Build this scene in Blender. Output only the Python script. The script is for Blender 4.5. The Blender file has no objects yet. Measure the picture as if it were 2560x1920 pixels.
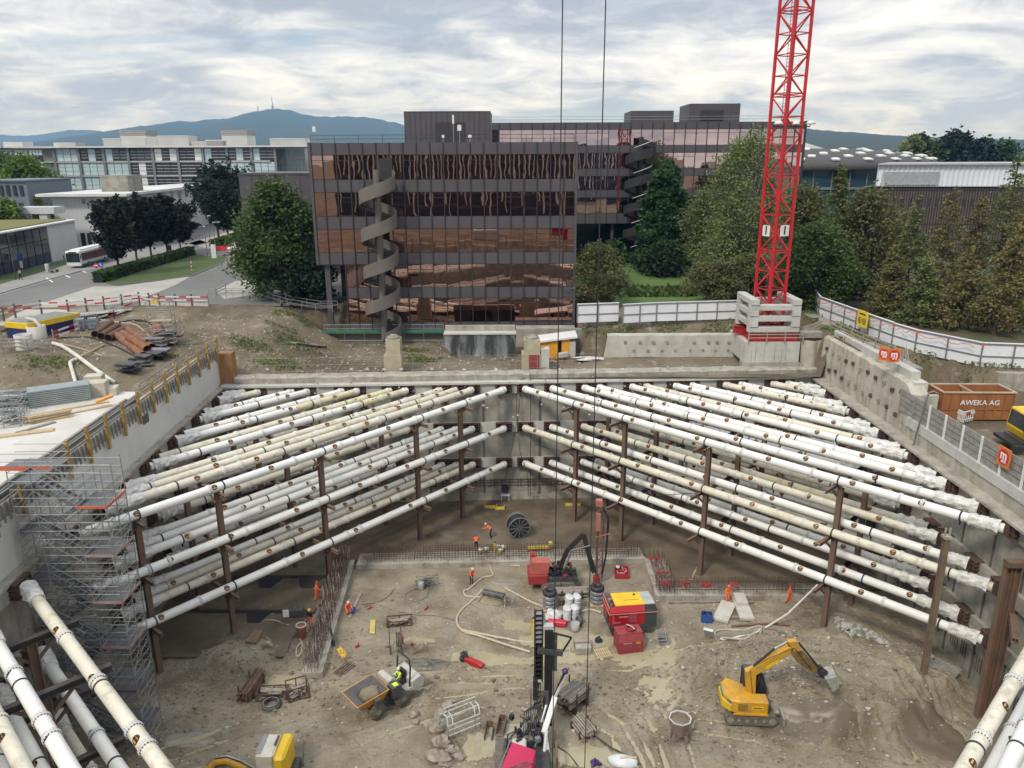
import bpy,math,random
import numpy as np
from mathutils import Vector,Matrix,noise
R=math.radians
V=Vector
rnd=random.Random(7)
SC=bpy.context.scene
COL=SC.collection
# camera model (metres; pit floor z = 0, camera at x = y = 0)
FPX,TH,RO,CH=1922.0,R(16.4),R(0.25),36.7
_c,_s=math.cos(TH),math.sin(TH)
def ray(sx,sy):
 u,v=sx-1280,sy-960
 x=u*math.cos(RO)-v*math.sin(RO);y=u*math.sin(RO)+v*math.cos(RO)
 return V((x/FPX,_c-_s*y/FPX,-_s-_c*y/FPX))
def UZ(sx,sy,z=0.0):
 d=ray(sx,sy);return V((0,0,CH))+d*((z-CH)/d.z)
def UY(sx,sy,Y):
 d=ray(sx,sy);return V((0,0,CH))+d*(Y/d.y)
def UX(sx,sy,X):
 d=ray(sx,sy);return V((0,0,CH))+d*(X/d.x)
 # mesh builder
def frame(d,up=(0,0,1)):
 d=V(d).normalized();up=V(up)
 if abs(d.dot(up))>.995:up=V((0,1,0))if abs(d.y)<.9 else V((1,0,0))
 r=d.cross(up).normalized();u=r.cross(d).normalized()
 return d,r,u
class MB:
 def __init__(s):s.v=[];s.f=[];s.m=[];s.s=[]
 def add(s,vs,fs,m=0,sm=False):
  o=len(s.v);s.v.extend(tuple(p)for p in vs)
  for f in fs:s.f.append(tuple(i+o for i in f));s.m.append(m);s.s.append(sm)
  return s
 def bx(s,x0,x1,y0,y1,z0,z1,m=0):
  return s.add([(x0,y0,z0),(x1,y0,z0),(x1,y1,z0),(x0,y1,z0),(x0,y0,z1),(x1,y0,z1),(x1,y1,z1),(x0,y1,z1)],[(3,2,1,0),(4,5,6,7),(0,1,5,4),(1,2,6,5),(2,3,7,6),(3,0,4,7)],m)
 def box(s,c,size,rz=0.0,m=0,rot=None):
  a,b,h=size[0]/2,size[1]/2,size[2]/2
  Mx=rot if rot is not None else Matrix.Rotation(rz,3,'Z')
  c=V(c)
  vs=[c+Mx@V(p)for p in((-a,-b,-h),(a,-b,-h),(a,b,-h),(-a,b,-h),(-a,-b,h),(a,-b,h),(a,b,h),(-a,b,h))]
  return s.add(vs,[(3,2,1,0),(4,5,6,7),(0,1,5,4),(1,2,6,5),(2,3,7,6),(3,0,4,7)],m)
 def bar(s,p,q,w,h=None,m=0,up=(0,0,1)):
  h=h or w;p,q=V(p),V(q);d,r,u=frame(q-p,up)
  a,b=r*(w/2),u*(h/2)
  vs=[p-a-b,p+a-b,p+a+b,p-a+b,q-a-b,q+a-b,q+a+b,q-a+b]
  return s.add(vs,[(0,1,2,3),(7,6,5,4),(4,5,1,0),(5,6,2,1),(6,7,3,2),(7,4,0,3)],m)
 def ibeam(s,p,q,w,h,t=.03,m=0,up=(0,0,1)):
  p,q=V(p),V(q);d,r,u=frame(q-p,up);k=u*(h/2-t/2)
  s.bar(p+k,q+k,w,t,m,up);s.bar(p-k,q-k,w,t,m,up);s.bar(p,q,t,h-2*t-.004,m,up);return s
 def tube(s,p,q,r,n=8,r2=None,m=0,cap=True,sm=True):
  p,q=V(p),V(q);r2=r if r2 is None else r2;d,a,b=frame(q-p)
  vs=[]
  for P,rr in((p,r),(q,r2)):
   for i in range(n):
    t=2*math.pi*i/n;vs.append(P+a*(rr*math.cos(t))+b*(rr*math.sin(t)))
  s.add(vs,[(i,(i+1)%n,n+(i+1)%n,n+i)for i in range(n)],m,sm)
  if cap:s.add(vs,[tuple(range(n-1,-1,-1)),tuple(range(n,2*n))],m)
  return s
 def path(s,pts,r,n=6,m=0,rs=None):
  pts=[V(p)for p in pts];vs=[];N=len(pts)
  for i,P in enumerate(pts):
   d=pts[min(i+1,N-1)]-pts[max(i-1,0)]
   if d.length<1e-6:d=V((0,0,1))
   _,a,b=frame(d);rr=rs[i]if rs else r
   for k in range(n):
    t=2*math.pi*k/n;vs.append(P+a*(rr*math.cos(t))+b*(rr*math.sin(t)))
  fs=[(i*n+k,i*n+(k+1)%n,(i+1)*n+(k+1)%n,(i+1)*n+k)for i in range(N-1)for k in range(n)]
  s.add(vs,fs,m,True);s.add(vs,[tuple(range(n-1,-1,-1)),tuple(range((N-1)*n,N*n))],m)
  return s
 def poly(s,pts,m=0):return s.add(pts,[tuple(range(len(pts)))],m)
 def prism(s,pts,dv,m=0):
  n=len(pts);pts=[V(p)for p in pts];dv=V(dv)
  s.add(pts+[p+dv for p in pts],[tuple(range(n-1,-1,-1)),tuple(range(n,2*n))]+[(i,(i+1)%n,n+(i+1)%n,n+i)for i in range(n)],m)
  return s
 def lathe(s,prof,c=(0,0,0),n=16,m=0,ax=(0,0,1),sm=True,squash=None):
  d,a,b=frame(ax);c=V(c);vs=[]
  for rr,z in prof:
   for k in range(n):
    t=2*math.pi*k/n;vs.append(c+a*(rr*math.cos(t))+b*(rr*math.sin(t))+d*z)
  s.add(vs,[(i*n+k,i*n+(k+1)%n,(i+1)*n+(k+1)%n,(i+1)*n+k)for i in range(len(prof)-1)for k in range(n)],m,sm)
  return s
 def blob(s,c,r,seed=0,amp=.25,fq=1.3,nu=10,nv=7,m=0,rz=0,sm=False):
  c=V(c);r=(r,r,r)if not hasattr(r,'__len__')else r;vs=[]
  Mx=Matrix.Rotation(rz,3,'Z')
  for j in range(nv+1):
   ph=math.pi*j/nv
   for i in range(nu):
    t=2*math.pi*i/nu;d=V((math.sin(ph)*math.cos(t),math.sin(ph)*math.sin(t),math.cos(ph)))
    k=1+amp*noise.noise(d*fq+V((seed*7.3,seed*3.1,seed)))*1.6
    vs.append(c+Mx@V((d.x*r[0]*k,d.y*r[1]*k,d.z*r[2]*k)))
  s.add(vs,[(j*nu+i,(j+1)*nu+i,(j+1)*nu+(i+1)%nu,j*nu+(i+1)%nu)for j in range(nv)for i in range(nu)],m,sm)
  return s
 def tf(s,M):s.v=[tuple(M@V(p))for p in s.v];return s
 def mesh(s,name,mats):
  me=bpy.data.meshes.new(name);me.from_pydata(s.v,[],s.f)
  for mm in(mats if isinstance(mats,(list,tuple))else[mats]):me.materials.append(mm)
  me.polygons.foreach_set('material_index',s.m);me.polygons.foreach_set('use_smooth',s.s)
  me.update();return me
 def build(s,name,mats,parent=None,world=True,bevel=0):
  if parent is not None and world:
   W=wm(parent).inverted();s.tf(W)
  o=bpy.data.objects.new(name,s.mesh(name,mats));COL.objects.link(o)
  if parent is not None:o.parent=parent
  if bevel:
   b=o.modifiers.new('bevel','BEVEL');b.width=bevel;b.segments=1;b.limit_method='ANGLE'
  return o
def wm(o):
 M=Matrix.Identity(4)
 while o is not None:
  M=Matrix.LocRotScale(o.location,o.rotation_euler,o.scale)@M;o=o.parent
 return M
def tag(o,label,cat,group=None,kind=None):
 if label:o['label']=label
 if cat:o['category']=cat
 if group:o['group']=group
 if kind:o['kind']=kind
 return o
def thing(name,label,cat,loc=(0,0,0),rz=0.0,group=None):
 o=bpy.data.objects.new(name,None);COL.objects.link(o);o.location=loc;o.rotation_euler=(0,0,rz)
 o.empty_display_size=.3
 return tag(o,label,cat,group)
def struct(name,mb,mat,kind='structure'):
 o=mb.build(name,mat);o['kind']=kind;return o
def link(name,mesh,parent,loc=(0,0,0),rot=(0,0,0),scale=(1,1,1)):
 o=bpy.data.objects.new(name,mesh);COL.objects.link(o);o.parent=parent
 o.location=loc;o.rotation_euler=rot;o.scale=scale;return o
def dup(root,loc,rz=0.0,label=None,group=None):
 def cp(o,par):
  c=o.copy();COL.objects.link(c)
  if par is not None:c.parent=par
  for ch in list(o.children):cp(ch,c)
  return c
 r=cp(root,None);r.location=loc;r.rotation_euler=(0,0,rz)
 if label:r['label']=label
 if group:r['group']=group
 return r
 # materials
def mat(name,col,rough=.75,metal=0.0,col2=None,scale=1.5,contrast=.5,bump=0.0,bscale=12.0,streak=0.0,spec=.5,dirt=None,dscale=.6,dlo=.55,dhi=.7,stretch=(1,1,1),bdist=.05,rvar=0.0):
 m=bpy.data.materials.new(name);m.use_nodes=True;nt=m.node_tree;N=nt.nodes;L=nt.links
 b=N['Principled BSDF'];b.inputs['Roughness'].default_value=rough;b.inputs['Metallic'].default_value=metal
 b.inputs['Specular IOR Level'].default_value=spec
 g=N.new('ShaderNodeNewGeometry');mp=N.new('ShaderNodeMapping');mp.inputs['Scale'].default_value=stretch
 L.new(g.outputs['Position'],mp.inputs['Vector'])
 def nz(sc,det=5,rg=.6,vec=None):
  n=N.new('ShaderNodeTexNoise');n.inputs['Scale'].default_value=sc;n.inputs['Detail'].default_value=det;n.inputs['Roughness'].default_value=rg
  L.new(vec or mp.outputs[0],n.inputs['Vector']);return n.outputs['Fac']
 def mr(x,a,bb,c=0.,d=1.):
  k=N.new('ShaderNodeMapRange');k.inputs[1].default_value=a;k.inputs[2].default_value=bb;k.inputs[3].default_value=c;k.inputs[4].default_value=d
  L.new(x,k.inputs[0]);return k.outputs[0]
 def mix(f,a,c):
  k=N.new('ShaderNodeMix');k.data_type='RGBA';L.new(f,k.inputs[0])
  for v,i in((a,6),(c,7)):
   if hasattr(v,'links'):L.new(v,k.inputs[i])
   else:k.inputs[i].default_value=(*v,1)
  return k.outputs[2]
 if col2 is None:col2=tuple(x*.78 for x in col)
 lo=.5-.25*contrast*.8;cc=mix(mr(nz(scale),.36,.64),col,col2)
 if streak:
  mp2=N.new('ShaderNodeMapping');mp2.inputs['Scale'].default_value=(1,1,.06);L.new(g.outputs['Position'],mp2.inputs['Vector'])
  f=mr(nz(1.6,4,.6,mp2.outputs[0]),.5,.75,0,streak);cc=mix(f,cc,tuple(x*.35 for x in col))
 if dirt is not None:cc=mix(mr(nz(dscale,6,.65),dlo,dhi),cc,dirt)
 L.new(cc,b.inputs['Base Color'])
 if rvar:
  L.new(mr(nz(scale*1.7),.35,.65,max(rough-rvar,.03),min(rough+rvar,1)),b.inputs['Roughness'])
 if bump:
  bn=N.new('ShaderNodeBump');bn.inputs['Strength'].default_value=bump;bn.inputs['Distance'].default_value=bdist
  L.new(nz(bscale,6,.65),bn.inputs['Height']);L.new(bn.outputs[0],b.inputs['Normal'])
 return m
MT={}
def T(k,*a,**kw):
 if k not in MT:MT[k]=mat(k,*a,**kw)
 return MT[k]
CONC=T('concrete',(.40,.375,.32),.9,col2=(.27,.245,.2),scale=.9,streak=.55,bump=.3,bscale=6,dirt=(.12,.11,.09),dlo=.6,dhi=.75)
CONCL=T('concrete_light',(.50,.49,.45),.85,col2=(.42,.41,.375),scale=.5,streak=.25,bump=.08,bscale=8,dirt=(.3,.28,.24),dlo=.58,dhi=.8)
CONCD=T('concrete_dark',(.33,.315,.27),.9,col2=(.22,.205,.17),scale=.8,streak=.5,bump=.3,bscale=5,dirt=(.33,.32,.28),dlo=.58,dhi=.72)
RUST=T('rust_steel',(.115,.062,.040),.8,col2=(.06,.038,.03),scale=2.5,bump=.15)
RUSTG=T('brown_steel',(.13,.092,.068),.75,col2=(.17,.10,.062),scale=.7,bump=.1,dirt=(.06,.05,.042))
RUSTO=T('orange_rust',(.24,.105,.05),.8,col2=(.15,.065,.035),scale=1.2,bump=.1)
WHITE=T('strut_white',(.74,.735,.70),.42,col2=(.68,.67,.62),scale=.5,dirt=(.45,.41,.32),dscale=1.1,dlo=.6,dhi=.85,spec=.4)
CREAM=T('strut_cream',(.66,.62,.52),.5,col2=(.58,.54,.43),scale=.7,dirt=(.34,.29,.2),dscale=1.6,dlo=.52,dhi=.78,spec=.35)
YELLW=T('strut_yellowed',(.68,.60,.34),.5,col2=(.60,.55,.42),scale=.9,dirt=(.3,.25,.16),dscale=1.6,dlo=.5,dhi=.78,spec=.35)
WRAP=T('wrap_film',(.66,.65,.615),.38,col2=(.50,.49,.45),scale=3.5,bump=.5,bscale=7,spec=.5)
BLACK=T('black',(.018,.018,.02),.5,col2=(.03,.03,.032))
GALV=T('galvanised',(.36,.37,.37),.45,.55,col2=(.27,.28,.28),scale=2)
WOOD=T('weathered_wood',(.33,.285,.22),.85,col2=(.24,.2,.155),scale=2.5,stretch=(1,1,1),bump=.2)
WOODN=T('new_wood',(.52,.40,.24),.8,col2=(.42,.32,.19),scale=3)
WOODG=T('grey_wood',(.30,.28,.25),.9,col2=(.21,.195,.175),scale=2.2,bump=.2)
YELF=T('yellow_formwork',(.38,.245,.035),.7,col2=(.28,.17,.04),scale=1.6,dirt=(.2,.15,.09))
RED=T('red_paint',(.42,.02,.025),.4,col2=(.34,.018,.022),scale=1.5)
CRANE=T('crane_red',(.56,.022,.026),.42,col2=(.45,.02,.022),scale=.6,dirt=(.3,.05,.04),dlo=.62,dhi=.8)
ORNG=T('orange_paint',(.70,.17,.03),.6,col2=(.6,.14,.03))
YEL=T('machine_yellow',(.60,.32,.018),.45,col2=(.52,.27,.02),scale=1.2,dirt=(.30,.22,.11),dscale=2.2,dlo=.5,dhi=.72,streak=.25)
YELB=T('bright_yellow',(.74,.50,.02),.42,col2=(.66,.43,.02),scale=1.2,dirt=(.42,.33,.12),dlo=.62,dhi=.85)
DGREY=T('dark_steel',(.045,.047,.05),.5,col2=(.07,.068,.062),scale=3,dirt=(.16,.14,.105),dscale=1.4)
WPAINT=T('white_paint',(.72,.72,.70),.5,col2=(.64,.64,.62))
WPAN=T('white_hoarding',(.74,.75,.77),.55,col2=(.66,.67,.69),scale=.4,dirt=(.5,.5,.46),dlo=.62,dhi=.85)
BLUE=T('blue_plastic',(.03,.085,.33),.45,col2=(.03,.07,.25))
SKIN=T('skin',(.42,.25,.17),.6)
HVO=T('hi_vis_orange',(.92,.16,.02),.8,col2=(.8,.12,.02),scale=4)
HVY=T('hi_vis_yellow',(.62,.80,.06),.8,col2=(.5,.68,.06),scale=4)
CLOTHD=T('dark_cloth',(.02,.021,.026),.9)
GLASSD=T('dark_glass',(.02,.025,.028),.06,col2=(.03,.036,.04),spec=.8)
HOSE=T('tan_hose',(.50,.44,.33),.6,col2=(.38,.33,.24),scale=4)
RUBBER=T('rubber',(.03,.029,.027),.8,col2=(.11,.095,.07),scale=3,bump=.2)
# text
def text_mesh(txt,size,depth=.01,bold=0.0,align='CENTER'):
 cu=bpy.data.curves.new('lettering','FONT');cu.body=txt;cu.size=size;cu.extrude=depth;cu.align_x=align;cu.align_y='CENTER';cu.offset=bold;cu.resolution_u=2
 o=bpy.data.objects.new('lettering',cu);COL.objects.link(o)
 dg=bpy.context.evaluated_depsgraph_get();me=bpy.data.meshes.new_from_object(o.evaluated_get(dg))
 bpy.data.objects.remove(o);bpy.data.curves.remove(cu);return me
def put_text(txt,size,m,parent,loc,rot,depth=.01,bold=0.0,name='lettering',sx=1.0):
 me=text_mesh(txt,size,depth,bold);me.materials.clear();me.materials.append(m)
 return link(name,me,parent,loc,rot,(sx,1,1))
 # camera, sky, sun
cam=bpy.data.cameras.new('camera');co=bpy.data.objects.new('camera',cam);COL.objects.link(co);SC.camera=co
cam.sensor_width=36;cam.lens=36*FPX/2560;cam.clip_start=.3;cam.clip_end=40000
fw=V((0,_c,-_s));dn=V((0,-_s,-_c));rt=V((1,0,0))
right=rt*math.cos(RO)+dn*math.sin(RO)*1.0;down=-rt*math.sin(RO)+dn*math.cos(RO)
right=rt*math.cos(RO)-dn*math.sin(RO);down=rt*math.sin(RO)+dn*math.cos(RO)
right=rt*math.cos(RO)+dn*math.sin(RO);down=-rt*math.sin(RO)+dn*math.cos(RO)
Mx=Matrix((right,-down,-fw)).transposed().to_4x4();Mx.translation=V((0,0,CH));co.matrix_world=Mx
SC.view_settings.view_transform='Standard';SC.view_settings.look='None';SC.view_settings.exposure=0.14;SC.view_settings.gamma=1
SUN_EL,SUN_AZ=R(48),R(215)
w=bpy.data.worlds.new('World');SC.world=w;w.use_nodes=True
nt=w.node_tree;N=nt.nodes;L=nt.links;N.clear()
out=N.new('ShaderNodeOutputWorld');bg=N.new('ShaderNodeBackground');L.new(bg.outputs[0],out.inputs[0])
sky=N.new('ShaderNodeTexSky');sky.sky_type='NISHITA';sky.sun_disc=False;sky.sun_elevation=SUN_EL;sky.sun_rotation=SUN_AZ
tc=N.new('ShaderNodeTexCoord');sep=N.new('ShaderNodeSeparateXYZ');L.new(tc.outputs['Generated'],sep.inputs[0])
def ma(op,a,b=None,c=None):
 n=N.new('ShaderNodeMath');n.operation=op
 for i,x in enumerate((a,b,c)):
  if x is None:continue
  if hasattr(x,'links'):L.new(x,n.inputs[i])
  else:n.inputs[i].default_value=x
 return n.outputs[0]
def mxc(f,a,b):
 k=N.new('ShaderNodeMix');k.data_type='RGBA'
 if hasattr(f,'links'):L.new(f,k.inputs[0])
 else:k.inputs[0].default_value=f
 for v,i in((a,6),(b,7)):
  if hasattr(v,'links'):L.new(v,k.inputs[i])
  else:k.inputs[i].default_value=(*v,1)
 return k.outputs[2]
def rng(x,a,b,c=0.,d=1.,sm=True):
 k=N.new('ShaderNodeMapRange');k.interpolation_type='SMOOTHSTEP' if sm else 'LINEAR'
 for i,vv in enumerate((a,b,c,d)):k.inputs[i+1].default_value=vv
 L.new(x,k.inputs[0]);return k.outputs[0]
zz=ma('MAXIMUM',sep.outputs[2],0.0);den=ma('ADD',zz,.20)
px=ma('DIVIDE',sep.outputs[0],den);py=ma('DIVIDE',sep.outputs[1],den)
cv=N.new('ShaderNodeCombineXYZ');L.new(px,cv.inputs[0]);L.new(py,cv.inputs[1])
def cn(sc,det,rg,off,st=(1,1,1),dist=0.0):
 mp=N.new('ShaderNodeMapping');mp.inputs['Location'].default_value=off;mp.inputs['Scale'].default_value=st;L.new(cv.outputs[0],mp.inputs[0])
 n=N.new('ShaderNodeTexNoise');n.inputs['Scale'].default_value=sc;n.inputs['Detail'].default_value=det;n.inputs['Roughness'].default_value=rg;n.inputs['Distortion'].default_value=dist
 L.new(mp.outputs[0],n.inputs['Vector']);return n.outputs['Fac']
big=cn(.85,7,.55,(3.1,1.7,0),(.9,1.15,1),.5);fine=cn(3.0,9,.62,(7.2,4.4,1),(.9,1.0,1),.6);gap=cn(.7,6,.55,(11.3,2.9,2),(.7,1.4,1),.3)
shade=ma('ADD',ma('MULTIPLY',big,.6),ma('MULTIPLY',fine,.4))
cloud=mxc(rng(shade,.425,.575),(.44,.49,.58),(.86,.88,.91))
cloud=mxc(rng(shade,.545,.64),cloud,(1.1,1.09,1.07))
skyl=N.new('ShaderNodeVectorMath');skyl.operation='SCALE';L.new(sky.outputs[0],skyl.inputs[0]);skyl.inputs['Scale'].default_value=.09
blue=mxc(.5,skyl.outputs[0],(.42,.58,.80))
c1=mxc(rng(gap,.52,.62,0,.8),cloud,blue)
glow=rng(sep.outputs[2],.0,.12,.35,0)
c2=mxc(glow,c1,(.66,.73,.82))
lift=rng(sep.outputs[2],.38,.95,1.0,1.95)
fin=N.new('ShaderNodeVectorMath');fin.operation='SCALE';L.new(c2,fin.inputs[0]);L.new(lift,fin.inputs['Scale'])
L.new(fin.outputs[0],bg.inputs[0]);bg.inputs[1].default_value=1.0
sl=bpy.data.lights.new('sun','SUN');so=bpy.data.objects.new('sun',sl);COL.objects.link(so)
sl.energy=2.2;sl.angle=R(10);sl.color=(1,.94,.85)
sd=V((math.sin(SUN_AZ)*math.cos(SUN_EL),math.cos(SUN_AZ)*math.cos(SUN_EL),math.sin(SUN_EL)))
so.rotation_euler=sd.to_track_quat('Z','Y').to_euler();so.location=sd*200
# ground
def ss(a,b,x):
 t=min(1,max(0,(x-a)/(b-a)));return t*t*(3-2*t)
def lerp(a,b,t):return a+(b-a)*t
def yface(x):return 78.6+.045*x
def xleft(y):return-29.9-.045*(y-62)
XR=33.1
def hb(x):
 return 73 if x<38 else lerp(73,66.5,ss(38,43,x))
def gh(x,y):
 n=noise.noise(V((x*.35,y*.35,0)))*.18+noise.noise(V((x*1.1,y*1.1,3)))*.07
 if y>99.5 or y<8:return 18.3 if y>99.5 else 17.0
 if x>33.4:
  b=hb(x);return lerp(15.3+(n*.15),18.5+n*.4,ss(b-2.2,b+.2,y))
 if x>8.2:
  if y<87.6:return 14.1+n*.5+.3*ss(83,86.8,y)
  return lerp(17.0+n*.3,18.3,ss(87.7,90,y))
 far=14.05+n*.7*ss(80,84,y)+.7*math.exp(-((x+14.5)/3.5)**2-((y-88)/4)**2)
 bank=lerp(14.6,18.2,ss(79.5,95,y))+n
 k=ss(-30,-20.5,x+1.5*noise.noise(V((y*.3,0,7))))
 z=lerp(bank,far,k)
 if x<-29:
  pl=lerp(16.5,17.5,ss(64,72,y))+n*ss(64,70,y)+1.0*ss(94,98,y)
  tr=.9*math.exp(-((x+35.5)/3.2)**2)*ss(62,66,y)*(1-ss(88,94,y))
  mound=1.1*math.exp(-((x+47)/6)**2-((y-71)/4.5)**2)
  z=lerp(z,pl-tr+mound,ss(-29.5,-33,x)if False else min(1,max(0,(-29.5-x)/4)))
 return z
xs=sorted(set([-16000,-6000,-2500,-1000,-500,-300,-200]+list(np.arange(-140,100.1,1.0))+[140,200,300,500,1000,2500,6000,16000]))
ys=sorted(set([-3000,-500,-200,-80,-30,0,8,14,20]+list(np.arange(24,104.1,1.0))+[110,120,140,200,300,500,1000,2500,6000,16000]))
g=MB();nx=len(xs)
g.v=[(float(x),float(y),gh(x,y)if abs(x)<145 and y<105 and y>6 else(18.3 if y>6 else 17.0))for y in ys for x in xs]
for j in range(len(ys)-1):
 for i in range(nx-1):
  cx,cy=(xs[i]+xs[i+1])/2,(ys[j]+ys[j+1])/2
  if-30.6<cx<33.6 and 8<cy<79.2:continue
  g.f.append((j*nx+i,j*nx+i+1,(j+1)*nx+i+1,(j+1)*nx+i));g.m.append(0);g.s.append(True)
GRAV=mat('gravel_ground',(.205,.168,.112),.95,col2=(.105,.080,.048),scale=.16,dirt=(.31,.28,.225),dscale=.7,dlo=.55,dhi=.72,bump=1.0,bscale=3.2,bdist=.25)
ground=struct('ground',g,GRAV)
# pit floor
MOUND=[(V(UZ(2060,1690,.8)),8.8,5.6,1.75),(V(UZ(600,1640,0)),3.0,2.0,.45),(V(UZ(420,1770,0)),3.5,2.2,.5),(V(UZ(1100,1850,0)),1.6,1.3,.5),(V(UZ(2000,1560,0)),5,1.5,.35),(V(UZ(1750,1690,0)),2.2,2.4,.35),(V(UZ(760,1900,0)),6,1.4,.25)]
PUD=[(1380,1572,1.9,.9),(1290,1652,3.2,.55),(1680,1640,1.6,1.5),(1650,1735,1.0,1.1),(1175,1862,1.9,1.2),(1460,1890,2.6,1.1),(1290,1560,1.3,.7),(1500,1600,1.8,.7),(1235,1500,1.5,.6),(1440,1640,1.7,.6),(1290,1820,1.6,.5),(1640,1700,1.4,.4),(700,1700,1.8,.7),(480,1850,1.5,.5),(1560,1640,1.8,.5),(470,1610,1.3,1.3),(1400,1610,2.2,.7),(1340,1600,1.6,.6),(1180,1640,1.8,.6),(1590,1660,1.8,.5),(1040,1600,1.2,.5)]
PUD=[(V(UZ(a,b,0)),rx,ry)for a,b,rx,ry in PUD]
TRK=[((250,1915),(420,1840),(620,1780),(820,1735),(1000,1700),(1180,1688),(1330,1690)),((420,1918),(640,1850),(840,1785),(1020,1745),(1200,1722),(1340,1718)),((700,1912),(900,1840),(1060,1775),(1220,1745),(1340,1735)),((1040,1700),(1250,1668),(1420,1690),(1580,1740),(1680,1830),(1700,1915)),((1100,1720),(1300,1700),(1460,1720),(1580,1790),(1640,1910)),((1600,1760),(1640,1690),(1740,1630),(1900,1600),(2050,1600)),((1620,1800),(1680,1720),(1760,1670)),((1760,1815),(1900,1830),(2100,1850),(2250,1880)),((1940,1650),(2100,1660),(2260,1720),(2320,1800)),((500,1720),(600,1660),(680,1640)),((330,1800),(480,1740),(600,1700)),((1180,1690),(1380,1650),(1560,1660),(1660,1600)),((1430,1760),(1560,1830),(1600,1915))]
GX0,GY0,GD=-31.0,36.0,.1;gxx,gyy=np.meshgrid(np.arange(GX0,34.6,GD),np.arange(GY0,62.1,GD));RUT=np.zeros_like(gxx)
for k_,tr_ in enumerate(TRK):
 P_=[UZ(a,b,.1)for a,b in tr_];dmin=np.full_like(gxx,9.);sgn=np.zeros_like(gxx);arc=np.zeros_like(gxx);acc=0
 for p_,q_ in zip(P_,P_[1:]):
  dx,dy=q_.x-p_.x,q_.y-p_.y;l2=dx*dx+dy*dy;t_=np.clip(((gxx-p_.x)*dx+(gyy-p_.y)*dy)/l2,0,1);d_=np.hypot(gxx-p_.x-t_*dx,gyy-p_.y-t_*dy);m_=d_<dmin
  dmin=np.where(m_,d_,dmin);arc=np.where(m_,acc+t_*l2**.5,arc);acc+=l2**.5
 e_=np.abs(dmin+.12*np.sin(arc*.9+k_)-.82);RUT+=(-.15*np.exp(-(e_/.17)**2)+.085*np.exp(-((e_-.36)/.14)**2)+.02*np.sin(arc*21)*np.exp(-(e_/.2)**2))*(.75+.35*np.sin(arc*.37+k_*2))
def fl(x,y):
 z=.05+noise.noise(V((x*.5,y*.5,0)))*.06+noise.noise(V((x*1.7,y*1.7,5)))*.045
 k=1-ss(58,64,y)
 z+=(noise.noise(V((x*2.6,y*2.6,9)))*.07+abs(noise.noise(V((x*5,y*5,2))))*.08)*k
 for c,a,b,h in MOUND:
  dx,dy=(x-c.x)/a,(y-c.y)/b;d=dx*dx+dy*dy
  if d<2.2:s_=1-ss(.55,1.25,d**.5);z+=h*.9*s_*(1-s_)*(noise.noise(V((x*.9,y*.9,3)))+.6*noise.noise(V((x*2.1,y*2.1,6))));z+=h*(1-ss(.55,1.25,d**.5*(1+.25*noise.noise(V((x*.4,y*.4,7))))))*(1+.13*noise.noise(V((x*1.2,y*1.2,1))))
 for c,a,b in PUD:
  dx,dy=(x-c.x)/a,(y-c.y)/b;d=dx*dx+dy*dy
  if d<4:z-=.25*math.exp(-d*.9)
 d=((x-18.6)/3.4)**2+((y-43.4)/1.5)**2
 if d<3:z-=.45*math.exp(-d*d)
 if 40<y<56:
  q=y-(47.6+.035*(x+2)**2*(.35 if x<2 else .12)-1.0);w_=math.exp(-(q/3.0)**2)*(1-ss(16,20,x))*ss(-24,-16,x)
  z+=.05*noise.noise(V((x*1.2,q*5,3)))*w_
 i_,j_=int((x-GX0)/GD),int((y-GY0)/GD)
 if 0<=j_<RUT.shape[0]and 0<=i_<RUT.shape[1]:z+=max(-.3,min(.22,float(RUT[j_,i_])))
 return z
def UF(sx,sy,dz=0.0):
 z=0.0
 for _ in range(4):
  p=UZ(sx,sy,z);z=fl(p.x,p.y)+dz
 return UZ(sx,sy,z)
pf=MB();xs2=list(np.arange(-31,34.6,.125));ys2=[6,12,18,24,30,34]+list(np.arange(37,62,.12))+list(np.arange(62,66,.4))+list(np.arange(66,81.5,.8));n2=len(xs2)
pf.v=[(float(x),float(y),fl(x,y))for y in ys2 for x in xs2]
pf.f=[(j*n2+i,j*n2+i+1,(j+1)*n2+i+1,(j+1)*n2+i)for j in range(len(ys2)-1)for i in range(n2-1)];pf.m=[0]*len(pf.f);pf.s=[True]*len(pf.f)
MUD=mat('mud',(.335,.288,.205),.78,col2=(.190,.152,.100),scale=.30,dirt=(.27,.245,.19),dscale=.45,dlo=.52,dhi=.7,bump=1.0,bscale=3.6,bdist=.22,rvar=.22)
struct('pit_floor',pf,MUD)
WATER=mat('puddle_water',(.37,.33,.215),.12,col2=(.31,.275,.175),scale=.4,spec=.5)
wp=MB();wp.poly([(-29,37,-.045),(32.8,37,-.045),(32.8,63,-.045),(-29,63,-.045)]);struct('water',wp,WATER)
def patch(name,cx,cy,a,b,m,n=26,seed=0):
 c=UZ(cx,cy,fl(*UZ(cx,cy,.5).xy));mb=MB();mb.v.append((c.x,c.y,fl(c.x,c.y)+.03));R_=7
 for j in range(1,R_+1):
  for i in range(n):
   t=2*math.pi*i/n;k=j/R_*(1+.22*noise.noise(V((math.cos(t)*1.5,math.sin(t)*1.5,seed))));x,y=c.x+a*k*math.cos(t),c.y+b*k*math.sin(t);mb.v.append((x,y,fl(x,y)+(.06 if j<R_ else-.06)))
 mb.f=[(0,1+i,1+(i+1)%n)for i in range(n)]+[(1+j*n+i,1+(j+1)*n+i,1+(j+1)*n+(i+1)%n,1+j*n+(i+1)%n)for j in range(R_-1)for i in range(n)];mb.m=[0]*len(mb.f);mb.s=[True]*len(mb.f);return struct(name,mb,m)
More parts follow.
